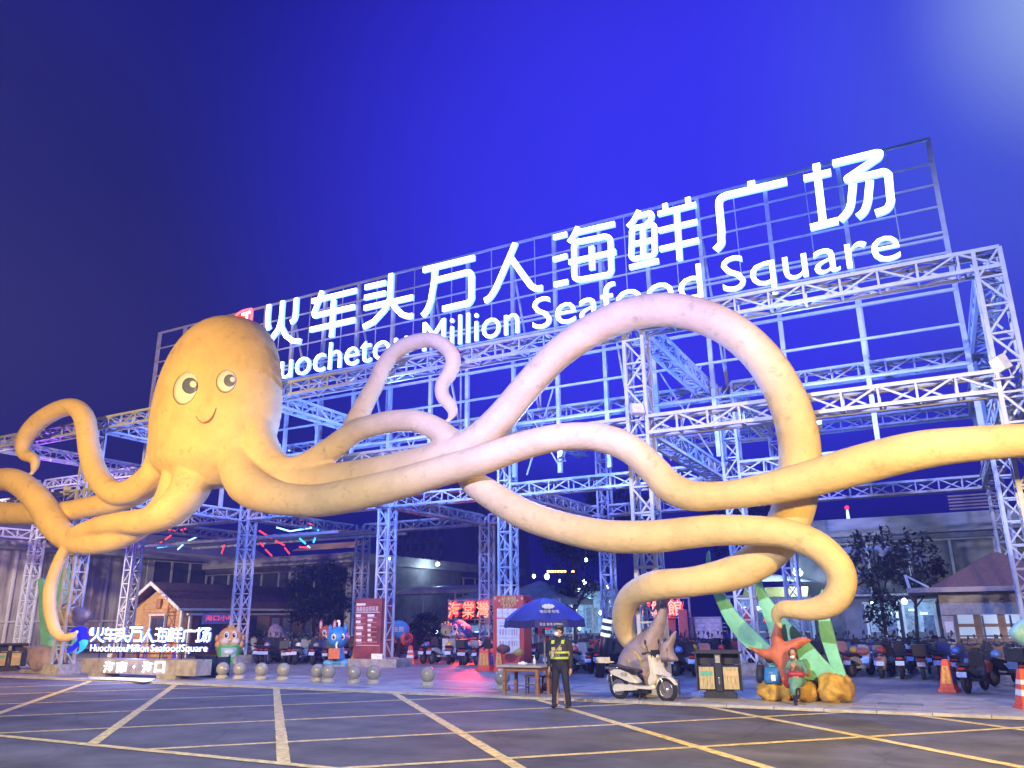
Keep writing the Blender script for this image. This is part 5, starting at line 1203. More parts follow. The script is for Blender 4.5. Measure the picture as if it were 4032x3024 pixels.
# ---- litter bins
def litter_bin(label):
    t = thing('litter_bin', label, 'litter bin', (0, 0, 0), 0, 'twin wooden litter bins'); wood = mat('bin_wood', (.55, .45, .24), .6, var=.3, scale=5, stretch=(14, 14, 1.2), obj=True)
    mb = MB(); mb.box((0, 0, .06), (.78, .34, .12)); mb.box((0, 0, .15), (.66, .30, .08)); mb.build('base', black_m, t)
    mb = MB(); mb.box((0, .02, .47), (1.0, .36, .56))
    for x in (-.515, .515): mb.box((x, 0, .60), (.035, .44, .86))
    mb.box((0, -.19, .60), (.15, .03, .86)); mb.box((0, -.02, .955), (.16, .40, .14)); mb.build('frame', black_m, t)
    mb = MB(); mb.box((0, 0, 1.045), (1.20, .50, .035)); mb.box((0, .02, 1.08), (1.0, .34, .04)); mb.build('roof', black_m, t)
    mb = MB(); mb.box((0, .1, .90), (1.0, .08, .26)); mb.build('back_plate', black_m, t)
    for s, lm in ((-1, mat('green_label', (.12, .45, .36), .5, var=.2, scale=30)), (1, mat('peach_label', (.75, .45, .25), .5, var=.1))):
        d = link('door', (lambda m: (m.box((s*.285, -.195, .47), (.39, .03, .54)), m.mesh('door', black_m))[1])(MB()), t)
        for i in range(4):
            mb = MB(); mb.box((s*.285+(i-1.5)*.088, -.217, .47), (.083, .018, .50)); sl = mb.build('slat', wood, d)
        mb = MB(); mb.box((s*.285, -.232, .575), (.27, .008, .10)); mb.build('label_plate', lm, d)
    mb = MB(); mb.box((0, -.23, .90), (.11, .03, .17)); mb.build('ashtray', mat('ashtray_steel', (.40, .38, .36), .4, metal=.5), t)
    mb = MB(); mb.box((0, -.21, .40), (.03, .02, .14)); mb.ball((0, -.215, .47), .03, 10, 6); mb.build('lock', chrome, t)
    return t
lb = litter_bin('black litter bin with pale wooden doors between the white scooter and the yellow rock'); lb.location = gr('r4', 1832, 1462); lb.rotation_euler.z = R(12)
o = dup(lb, gr('r2', 70, 1290), R(38), 'black litter bin with wooden doors at the left photo edge')
# ---- table, stools, things on it
wood_t = mat('table_wood', (.32, .15, .06), .55, var=.3, scale=5, stretch=(1, 6, 6)); top_m = mat('table_top', (.42, .38, .34), .4, var=.15, scale=4)
tb0, tb1, tb2 = gr('r4', 172, 1442), gr('r4', 428, 1452), gr('r4', 505, 1432)
tc = (tb0+tb2)/2; ang = math.atan2((tb1-tb0).y, (tb1-tb0).x); tl = (tb1-tb0).length; tw = .66
tbl = thing('wooden_table', 'brown wooden table with pale top on the pavement left of the guard', 'table', (tc.x, tc.y, 0), ang)
for sx in (-1, 1):
    for sy in (-1, 1):
        mb = MB(); mb.bar((sx*tl/2, sy*tw/2, 0), (sx*(tl/2-.01), sy*(tw/2-.01), .69), .075); mb.build('leg', wood_t, tbl, world=False)
mb = MB(); mb.box((0, -tw/2, .64), (tl, .03, .10)); mb.box((0, tw/2, .64), (tl, .03, .10)); mb.box((-tl/2, 0, .64), (.03, tw, .10)); mb.box((tl/2, 0, .64), (.03, tw, .10)); mb.build('apron', wood_t, tbl, world=False)
mb = MB(); mb.box((0, 0, .715), (tl+.34, tw+.24, .05)); mb.build('tabletop', top_m, tbl, world=False)
Mt = Matrix.Translation((tc.x, tc.y, 0)) @ Matrix.Rotation(ang, 4, 'Z')
def stool(px, py, rz, label, h=.45, back=False):
    w = Mt @ Vector((px, py, 0)); dk = mat('dark_wood', (.10, .05, .035), .55, var=.25)
    t = thing('wooden_stool' if not back else 'wooden_chair', label, 'stool' if not back else 'chair', (w.x, w.y, 0), ang+rz)
    for sx in (-1, 1):
        for sy in (-1, 1):
            mb = MB(); mb.bar((sx*.16, sy*.15, 0), (sx*.14, sy*.13, h), .038); mb.build('leg', dk, t, world=False)
        mb = MB(); mb.bar((sx*.15, -.14, .18), (sx*.15, .14, .18), .028); mb.build('stretcher', dk, t, world=False)
    mb = MB(); mb.bar((-.15, -.14, .26), (.15, -.14, .26), .028); mb.build('stretcher', dk, t, world=False)
    mb = MB(); mb.box((0, 0, h), (.38, .34, .04)); mb.build('seat', dk, t, world=False)
    if back:
        for sx in (-1, 1):
            mb = MB(); mb.bar((sx*.15, .15, h), (sx*.16, .19, h+.42), .035); mb.build('back_post', dk, t, world=False)
        mb = MB(); mb.box((0, .18, h+.34), (.34, .025, .12)); mb.build('backrest', dk, t, world=False)
stool(.12, .12, .2, 'dark wooden stool pushed under the table'); stool(.42, .55, -.3, 'dark wooden chair behind the table beside the guard', .42, True)
def on_table(px, py, z=.741): w = Mt @ Vector((px, py, 0)); return Vector((w.x, w.y, z))
p = on_table(.26, -.05); t = thing('pump_bottle', 'white pump bottle standing on the table', 'bottle', tuple(p))
mb = MB(); mb.lathe([(0, 0), (.037, 0), (.038, .12), (.03, .145), (.014, .155), (.013, .17)], p, 14); mb.build('bottle', white_paint, t)
mb = MB(); mb.lathe([(.02, .17), (.02, .19), (.006, .195), (.006, .23)], p, 10); mb.bar(p+Vector((-.05, 0, .225)), p+Vector((.012, 0, .23)), .014); mb.build('pump', white_paint, t)
p = on_table(-.10, 0); t = thing('tissue_box', 'small white box lying on the table', 'box', tuple(p)); mb = MB(); mb.box(p+Vector((0, 0, .025)), (.20, .12, .05)); mb.build('carton', white_paint, t); mb = MB(); mb.box(p+Vector((0, 0, .06)), (.07, .03, .03)); mb.build('tissue', white_paint, t)
p = on_table(.06, .10); t = thing('paper_slips', 'small pile of white paper slips on the table', 'paper', tuple(p))
for i in range(3):
    mb = MB(); mb.box(p+Vector((.01*i, -.008*i, .003+.006*i)), (.13, .09, .004), Matrix.Rotation(.3*i, 3, 'Z')); mb.build('slip', white_paint, t)
# ---- blue parasol
PYY = 20.5; pt = at('u', 1440, 384, PYY); rim_z = at('u', 1440, 690, PYY).z; pr = (at('u', 1985, 680, PYY).x-at('u', 925, 700, PYY).x)/2
par = thing('parasol', 'dark blue parasol with white lettering standing behind the table and guard', 'parasol', (pt.x, PYY, 0))
navy = mat('parasol_blue', (.018, .022, .30), .65, var=.15, scale=2); navy_d = mat('parasol_valance', (.015, .018, .16), .7, var=.15)
A8 = [math.pi*2*(i+.3)/8 for i in range(8)]
for i in range(8):
    a, b = A8[i], A8[(i+1) % 8] if i < 7 else A8[0]+2*math.pi; mb = MB(); mb.smooth = True
    for k in range(7):
        s = k/6; r = pr*s; z = pt.z-(pt.z-rim_z)*(s**1.7)
        for j in range(5):
            t_ = j/4; an = a+(b-a)*t_; sag = 1-.06*math.sin(math.pi*t_)*s
            chord = Vector((math.cos(a)*(1-t_)+math.cos(b)*t_, math.sin(a)*(1-t_)+math.sin(b)*t_, 0))
            mb.v.append(Vector((pt.x, PYY, z-.05*math.sin(math.pi*t_)*s))+chord*r)
    for k in range(6):
        for j in range(4): q = k*5+j; mb.face((q, q+1, q+6, q+5))
    mb.build('canopy_panel', navy, par)
    mb = MB(); e0 = Vector((pt.x+pr*math.cos(a), PYY+pr*math.sin(a), rim_z)); e1 = Vector((pt.x+pr*math.cos(b), PYY+pr*math.sin(b), rim_z))
    top = [e0.lerp(e1, j/6)-Vector((0, 0, .05*math.sin(math.pi*j/6))) for j in range(7)]; bot = [p+(p-Vector((pt.x, PYY, rim_z)))*.03-Vector((0, 0, .21-.03*math.sin(math.pi*j/6))) for j, p in enumerate(top)]
    mb.v = top+bot
    for j in range(6): mb.face((j, j+1, j+8, j+7))
    mb.build('valance', navy_d, par)
    mb = MB(); mb.bar((pt.x, PYY, pt.z-.08), e0-Vector((0, 0, .03)), .018); mb.build('rib', chrome, par)
mb = MB(); mb.bar((pt.x, PYY, .05), (pt.x, PYY, pt.z), .038); mb.build('pole', mat('pole_grey', (.25, .25, .28), .4), par)
mb = MB(); mb.lathe([(0, 0), (.24, 0), (.24, .06), (.05, .09), (.04, .2)], (pt.x, PYY, 0), 20); mb.build('base', black_m, par)
i = min(range(8), key=lambda k: abs(((A8[k]+math.pi/8)-R(-62)+math.pi) % (2*math.pi)-math.pi)); am = A8[i]+math.pi/8
def on_canopy(s, da=0): r = pr*s*.93; return Vector((pt.x+r*math.cos(am+da), PYY+r*math.sin(am+da), pt.z-(pt.z-rim_z)*(s**1.7)+.015))
nrm = Vector((math.cos(am), math.sin(am), .75)); upv = Vector((-math.cos(am)*.6, -math.sin(am)*.6, .8)); ptext = mat('parasol_print', (.55, .60, .75), .6, var=0)
text('lettering', '电动车充电', .11, on_canopy(.80), [ptext], par, width=.52, normal=nrm, rise=upv, ext=.003)
mb = MB(); c = on_canopy(.63); n_ = nrm.normalized(); r_ = Vector((0, 0, 1)).cross(n_).normalized(); u_ = n_.cross(r_)
for k in range(9): a0 = 2*math.pi*k/9; mb.ball(c+r_*.13*math.cos(a0)+u_*.055*math.sin(a0), (.055, .055, .03), 8, 6)
mb.ball(c, (.10, .09, .05), 10, 6); mb.build('emblem', ptext, par)
vz = rim_z-.13; text('lettering', '安全 充电 898966', .075, (pt.x+pr*.965*math.cos(am), PYY+pr*.965*math.sin(am)-.02, vz), [ptext], par, width=.62, normal=(math.cos(am), math.sin(am), 0), ext=.003)

# ---- cartoon statues and boards of the yard
def P3(f, x, y, Y): return at(f, x, y, Y)
eye_w = mat('eye_white', (.80, .78, .74), .35, var=0); eye_b = mat('eye_black', (.015, .015, .02), .25, var=0)
def eyes(t, cs, r, fwd, part='eye'):
    for c in cs:
        mb = MB(); mb.ball(c, (r, r*.5, r*1.15), 14, 10); e = mb.build(part, eye_w, t)
        mb = MB(); mb.ball(Vector(c)+Vector(fwd)*r*.42, (r*.55, r*.3, r*.68), 12, 8); mb.build('pupil', eye_b, e)
        mb = MB(); mb.ball(Vector(c)+Vector(fwd)*r*.70+Vector((r*.15, 0, r*.25)), r*.16, 8, 6); mb.build('glint', eye_w, e)
def cf(p): d = (CAM-Vector(p)); d.z = 0; d.normalize(); return d, Vector((-d.y, d.x, 0))
# creature in a green cup
sq = gr('r2', 1803, 1232); s_ = 1.62/ .97
t = thing('cup_statue', 'round orange creature statue peeping out of a green cup beside the stone sign', 'statue', (sq.x, sq.y, 0)); d, r = cf(sq)
mb = MB(); mb.lathe([(0, 0), (.42, 0), (.44, .06), (.60, .78), (.63, .82), (.60, .84), (.55, .82), (0, .80)], sq, 26); mb.build('cup', mat('cup_green', (.14, .56, .16), .4, var=.1), t)
mb = MB(); n = 12
for i in range(n+1):
    a = (i/n-.5)*1.25
    for z, rr in ((.30, .498), (.72, .598)): q = d*math.cos(a)+r*math.sin(a); mb.v.append(sq+q*rr+Vector((0, 0, z)))
for i in range(n): mb.face((2*i, 2*i+2, 2*i+3, 2*i+1))
mb.build('cup_picture', mat('cup_print', (.20, .38, .55), .5, var=.8, scale=9, col2=(.50, .65, .40)), t)
mb = MB(); c = sq+d*.57+Vector((0, 0, .53)); mb.ball(c, (.24, .05, .11), 14, 8, Matrix.Rotation(math.atan2(r.y, r.x), 3, 'Z')); mb.build('cup_badge', mat('badge_pale', (.62, .72, .62), .5), t)
orange_f = mat('creature_orange', (.68, .37, .11), .6, var=.2, scale=5)
mb = MB(); mb.ball(sq+Vector((0, 0, 1.12)), (.56, .54, .52), 24, 16); mb.build('head', orange_f, t)
mb = MB(); [mb.ball(sq+d*.38+r*s*.22+Vector((0, 0, .98)), (.27, .22, .20), 14, 10) for s in (-1, 1)]; mb.build('cheek', mat('cream_paint', (.70, .58, .44), .6), t)
mb = MB(); [mb.ball(sq+d*.30+r*s*.52+Vector((0, 0, .86)), (.13, .12, .16), 12, 8) for s in (-1, 1)]; mb.build('paw', orange_f, t)
mb = MB(); [mb.ball(sq+r*s*.56+Vector((0, 0, 1.12)), (.10, .10, .16), 12, 8) for s in (-1, 1)]; [mb.ball(sq+d*.1+r*x+Vector((0, 0, 1.62)), (.05, .05, .10), 8, 6) for x in (-.08, .02, .11)]; mb.build('ear', orange_f, t)
eyes(t, [sq+d*.46+r*s*.17+Vector((0, 0, 1.26)) for s in (-1, 1)], .165, d)
mb = MB(); mb.ball(sq+d*.60+Vector((0, 0, 1.05)), (.07, .07, .05), 10, 6); mb.build('nose', mat('cream_paint', (.70, .58, .44), .6), t)
text('lettering', '请勿攀爬', .075, sq+d*.475+Vector((0, 0, .12)), [eye_b], t, normal=d)
# blue big-eyed statue
bc_ = gr('r3', 672, 1295); t = thing('blue_statue', 'blue big-headed statue with round eyes holding an orange box', 'statue', (bc_.x, bc_.y, 0)); d, r = cf(bc_)
blue_f = mat('statue_blue', (.04, .22, .55), .4, var=.12, scale=3)
mb = MB(); mb.lathe([(0, .14), (.26, .14), (.22, .4), (.17, .75), (.14, .85)], bc_+r*.12, 18); mb.build('body', blue_f, t)
mb = MB(); mb.ball(bc_+Vector((0, 0, 1.17)), (.46, .44, .46), 24, 16); mb.build('head', blue_f, t)
mb = MB(); [mb.lathe([(.13, 0), (.07, .16), (0, .28)], bc_+r*s*.33+Vector((0, 0, 1.47)), 10) for s in (-1, 1)]; mb.build('ear', blue_f, t)
eyes(t, [bc_+d*.37+r*x+Vector((0, 0, 1.2)) for x in (-.17, .2)], .12, d)
mb = MB(); mb.ball(bc_+r*.46+d*.05+Vector((0, 0, 1.2)), (.06, .05, .09), 10, 6); mb.build('pink_cheek', mat('pink_paint', (.6, .3, .45), .5), t)
mb = MB(); mb.lathe([(.035, 0), (.05, .09), (.055, .2)], bc_+Vector((.05, 0, 1.6)), 10); mb.ball(bc_+Vector((.0, 0, 1.84)), (.10, .05, .06), 10, 6); mb.build('topknot', white_paint, t)
mb = MB(); mb.tube(crv([tuple(bc_+d*.42+Vector((0, 0, 1.0))), tuple(bc_+d*.50-r*.04+Vector((0, 0, .88))), tuple(bc_+d*.47-r*.02+Vector((0, 0, .72)))], 5), .045, 8); mb.build('straw', white_paint, t)
mb = MB(); mb.box(bc_+d*.36-r*.12+Vector((0, 0, .54)), (.46, .34, .42), Matrix.Rotation(math.atan2(r.y, r.x), 3, 'Z')); mb.build('orange_box', mat('box_orange', (.62, .17, .05), .6, var=.25, scale=18), t)
mb = MB(); mb.ball(bc_+d*.15-r*.3+Vector((0, 0, .15)), (.28, .26, .15), 14, 8); mb.ball(bc_+d*.1+r*.36+Vector((0, 0, .15)), (.24, .24, .16), 14, 8); mb.box(bc_+d*.2+Vector((0, 0, .10)), (.7, .3, .20), Matrix.Rotation(math.atan2(r.y, r.x), 3, 'Z')); mb.build('foot', mat('statue_pale_blue', (.12, .38, .62), .45), t)
mb = MB(); mb.lathe([(0, 0), (.60, 0), (.60, .05), (0, .05)], bc_, 22); mb.build('plinth', stone, t)
text('lettering', '海底乐园', .09, bc_+d*.365+Vector((0, 0, .13)), [eye_b], t, normal=d)
# red-brown eared statue behind
rb = P3('r3', 596, 1080, 31.5); rb.z = 0; t = thing('red_statue', 'red-brown long-eared statue behind the blue statue', 'statue', (rb.x, rb.y, 0)); d, r = cf(rb); redb = mat('statue_red', (.48, .11, .06), .55, var=.2)
zt2 = P3('r3', 596, 945, 31.5).z; zb2 = zt2-1.05
mb = MB(); mb.lathe([(0, 0), (.34, 0), (.36, zb2*.6), (.30, zb2+.1), (.25, zb2+.2)], rb, 18); mb.build('body', redb, t)
mb = MB(); mb.ball(rb+Vector((0, 0, zb2+.52)), (.42, .40, .46), 20, 14); mb.build('head', redb, t)
for s in (-1, 1):
    mb = MB(); mb.ball(rb+r*s*.33+Vector((0, 0, zb2+.98)), (.12, .08, .28), 12, 8); e = mb.build('ear', redb, t)
    mb = MB(); mb.ball(rb+r*s*.33+d*.06+Vector((0, 0, zb2+.98)), (.07, .05, .19), 10, 8); mb.build('inner_ear', mat('cream_paint', (.70, .58, .44), .6), e)
eyes(t, [rb+d*.35+r*s*.14+Vector((0, 0, zb2+.62)) for s in (-1, 1)], .13, d)
mb = MB(); mb.ball(rb+d*.36+Vector((0, 0, zb2+.40)), (.17, .12, .11), 12, 8); mb.build('muzzle', mat('cream_paint', (.70, .58, .44), .6), t)
# grinning whale statue with a fork
wp = gr('r3', 1690, 1236); t = thing('whale_statue', 'dark blue grinning whale statue with pale belly beside the red neon', 'statue', (wp.x, wp.y, 0)); d, r = cf(wp)
wb = mat('whale_blue', (.03, .05, .30), .45, var=.2); belly = mat('whale_belly', (.50, .47, .46), .55, var=.15)
mb = MB(); mb.smooth = True; prof = crv([(.10, .0, .30), (.10, .35, .42), (.06, .8, .50), (.0, 1.25, .56), (-.06, 1.55, .46), (-.05, 1.75, .25), (-.04, 1.83, .02)], 5)
mb.tube([wp+r*x+Vector((0, 0, z)) for x, z, q in prof], [q for x, z, q in prof], 20); mb.build('body', wb, t)
mb = MB(); mb.ball(wp+d*.36-r*.22+Vector((0, 0, 1.12)), (.46, .34, .22), 18, 12, Matrix.Rotation(math.atan2(r.y, r.x), 3, 'Z')); mb.build('jaw', belly, t)
mb = MB(); mb.ball(wp+d*.26-r*.08+Vector((0, 0, .62)), (.30, .26, .48), 16, 12, Matrix.Rotation(math.atan2(r.y, r.x), 3, 'Z')); mb.build('belly', belly, t)
mb = MB(); mb.ball(wp+d*.62-r*.22+Vector((0, 0, 1.10)), (.30, .10, .07), 14, 8, Matrix.Rotation(math.atan2(r.y, r.x), 3, 'Z')); mb.build('mouth', mat('whale_mouth', (.20, .12, .16), .5), t)
eyes(t, [wp+d*.42+r*x+Vector((0, 0, 1.45)) for x in (-.30, .06)], .17, d)
for s in (-1, 1):
    mb = MB(); mb.ball(wp+r*s*.55+d*.1+Vector((0, 0, .75)), (.10, .16, .30), 12, 8); mb.build('flipper', wb, t)
fk = wp-r*.72+d*.35; t2 = thing('giant_fork', 'big yellow cartoon fork held up beside the whale statue', 'prop', (fk.x, fk.y, 0)); fy = mat('fork_yellow', (.62, .46, .16), .5, var=.1)
mb = MB(); mb.tube([fk+Vector((0, 0, .1)), fk+Vector((0, 0, 1.3))], .045, 10); mb.build('handle', fy, t2)
mb = MB(); mb.ball(fk+Vector((0, 0, 1.38)), (.27, .10, .28), 18, 12, Matrix.Rotation(math.atan2(r.y, r.x), 3, 'Z')); mb.build('palm', fy, t2)
for x in (-.2, -.067, .067, .2):
    mb = MB(); mb.tube([fk+r*x+Vector((0, 0, 1.4)), fk+r*x*1.1+Vector((0, 0, 1.80-abs(x)*.5))], [.062, .035], 10); mb.build('tine', fy, t2)
# oval blue theme sign with two red rosettes
ov = P3('r3', 1182, 995, 32.0); ow = abs(P3('r3', 1245, 995, 32).x-P3('r3', 1120, 995, 32).x)/2; oh = (P3('r3', 1182, 918, 32).z-P3('r3', 1182, 1075, 32).z)/2
d, r = cf(ov); t = thing('oval_sign', 'blue oval sign with white characters above two red rosettes', 'sign', (ov.x, ov.y, 0))
mb = MB(); mb.ball(ov, (ow*1.12, .10, oh), 26, 14, Matrix.Rotation(math.atan2(r.y, r.x), 3, 'Z')); mb.build('board', mat('sign_blue', (.04, .20, .52), .5, var=.1), t)
text('lettering', '主题', oh*.50, ov+d*.12+Vector((0, 0, .03)), [eye_w], t, width=ow*1.1, normal=d)
for x in (-.5, .45):
    mb = MB()
    for k in range(9): a = k*.7; mb.ball(ov+d*.15+r*x*ow*1.9+Vector((0, 0, -oh*.95))+r*.17*math.cos(a)+Vector((0, 0, .17*math.sin(a))), (.15, .12, .15), 8, 6)
    mb.build('rosette', mat('rosette_red', (.62, .10, .05), .6, var=.3, scale=8), t)
mb = MB(); mb.bar((ov.x, ov.y, 0), (ov.x, ov.y, ov.z-oh*.8), .12); mb.build('post', black_m, t)

# ---- dark red notice pillar and bright red board
IY = 27.75
a, b = at('r3', 832, 742, IY), at('r3', 1030, 1200, IY); z1 = a.z; pw = (b.x-a.x); pz0 = .32
nt_ = thing('notice_pillar', 'dark red notice pillar with white headings beside the cone cluster', 'notice pillar', ((a.x+b.x)/2, IY, 0))
mb = MB(); mb.box(((a.x+b.x)/2, IY+.42, (z1+pz0)/2), (pw, .84, z1-pz0)); mb.build('body', mat('pillar_red', (.22, .045, .05), .55, var=.35, scale=1.6), nt_)
mb = MB(); mb.box(((a.x+b.x)/2+.35, IY+.45, pz0/2), (pw+1.1, 1.1, pz0)); mb.build('base', stone, nt_)
pm_ = mat('pillar_print', (.66, .60, .62), .6, var=0)
text('lettering', '海南自由贸易港', .22, at('r3', 925, 825, IY-.01), [pm_], nt_, width=pw*.83, ext=.004)
def strip(x0, x1, y, h, t=nt_, f='r3', Y=IY, m=pm_, nm='text_strip'):
    q0, q1 = at(f, x0, y, Y-.006), at(f, x1, y, Y-.006); mb = MB(); mb.box(((q0.x+q1.x)/2, Y-.004, (q0.z+q1.z)/2), (q1.x-q0.x, .012, h)); mb.build(nm, m, t)
strip(838, 912, 788, .09)
for y, x1 in ((880, 873), (930, 870), (978, 890), (1028, 878), (1080, 877)): strip(833, x1, y, .11)
for y, x1 in ((878, 982), (916, 968), (957, 955), (997, 953), (1038, 953), (1078, 962)): strip(928, x1, y, .10)
fl = mat('pillar_fine_print', (.42, .22, .24), .6, var=0)
for i, y in enumerate((897, 947, 996, 1046, 1097)): strip(838, 905+8*math.sin(i*2), y, .03, m=fl, nm='fine_print'); strip(838, 878, y+9, .03, m=fl, nm='fine_print')
for i, y in enumerate((894, 934, 973, 1012, 1054, 1095)): strip(930, 1000+10*math.sin(i*3), y, .03, m=fl, nm='fine_print')
strip(835, 1025, 853, .02, nm='rule'); strip(832, 1022, 1122, .02, nm='rule')
mb = MB(); q = at('r3', 1008, 1222, IY); mb.box((q.x, IY-.03, pz0+.10), (.55, .05, .22)); mb.build('torn_paper', white_paint, nt_)
RBY = 27.5
a, b = at('r4', 80, 675, RBY), at('r4', 322, 1235, RBY)
rbd = thing('red_board', 'bright red free-standing board with white panels beside the blue parasol', 'display board', ((a.x+b.x)/2, RBY, 0))
rbm = mat('board_red', (.50, .075, .05), .55, var=.12, scale=2)
mb = MB(); mb.box(((a.x+b.x)/2, RBY+.30, a.z/2), (b.x-a.x, .60, a.z)); mb.build('body', rbm, rbd)
mb = MB(); q = at('r4', 365, 720, RBY+.3); mb.prism([(b.x, RBY+.05, a.z-.02), (b.x+.45, RBY+.25, a.z-.30), (b.x, RBY+.25, a.z-.30)], (0, .35, 0)); mb.build('side_flag', mat('board_dark_red', (.25, .03, .04), .6), rbd)
gold = mat('board_gold', (.66, .50, .16), .5, var=0)
text('title', '龙虎榜', .36, at('r4', 200, 713, RBY-.01), [gold], rbd, width=(b.x-a.x)*.50, ext=.02)
text('lettering', '黄金商户', .12, at('r4', 197, 760, RBY-.01), [gold], rbd, width=(b.x-a.x)*.36, ext=.005)
for x, y in ((130, 712), (268, 712), (97, 695), (303, 695)):
    q = at('r4', x, y, RBY-.005); mb = MB()
    P = [q+Vector((.07*(1 if k % 2 == 0 else .4)*math.sin(k*math.pi/5), 0, .07*(1 if k % 2 == 0 else .4)*math.cos(k*math.pi/5))) for k in range(10)]; mb.prism(P, (0, -.01, 0)); mb.build('star', gold, rbd)
wp_ = mat('board_white', (.66, .64, .62), .55, var=.1)
for i in range(4):
    for j in range(2):
        q0, q1 = at('r4', 112+i*43, 774+j*36, RBY), at('r4', 112+i*43+40, 774+j*36+33, RBY); mb = MB(); mb.box(((q0.x+q1.x)/2, RBY-.008, (q0.z+q1.z)/2), (q1.x-q0.x, .02, q0.z-q1.z)); mb.build('name_card', wp_, rbd)
q0, q1 = at('r4', 112, 852, RBY), at('r4', 286, 1120, RBY); mb = MB(); mb.box(((q0.x+q1.x)/2, RBY-.008, (q0.z+q1.z)/2), (q1.x-q0.x, .02, q0.z-q1.z)); mb.build('chart_panel', wp_, rbd)
pc = [mat('print_blue', (.25, .33, .55), .6, var=0), mat('print_red', (.55, .22, .22), .6, var=0), mat('print_grey', (.35, .35, .38), .6, var=0), mat('print_pale_green', (.40, .52, .45), .6, var=0)]
def pr4(x0, x1, y0, y1, m): 
    q0, q1 = at('r4', x0, y0, RBY-.02), at('r4', x1, y1, RBY-.02); mb = MB(); mb.box(((q0.x+q1.x)/2, RBY-.022, (q0.z+q1.z)/2), (q1.x-q0.x, .006, q0.z-q1.z)); mb.build('printed_block', m, rbd)
pr4(130, 255, 882, 886, pc[0]); pr4(130, 265, 900, 912, pc[0])
for i, x in enumerate((130, 152, 174, 198, 222, 240, 258)): pr4(x, x+11, 932, 978, pc[i % 4]); pr4(x, x+12, 1022, 1060, pc[(i+1) % 4])
pr4(125, 270, 998, 1002, pc[2])
# striped yellow-white barrier post tilted in the bikes
sp0, sp1 = at('f2', 100, 830, 25.5), at('f2', 135, 580, 25.5); t = thing('striped_post', 'leaning black post with glowing white bands left of the curled arm', 'post', (sp0.x, 25.5, 0))
dv = (sp1-sp0); base = sp0-dv*(sp0.z/dv.z)
mb = MB(); mb.tube([base, sp1+dv*.06], .155, 12); mb.build('tube', black_m, t)
for k in (.12, .46, .80):
    mb = MB(); mb.tube([sp0+dv*k, sp0+dv*(k+.17)], .163, 12, cap=False); mb.build('band', mat('glow_band', (.85, .9, .75), .4, emit=(.75, .85, .55), es=.9, var=0), t)

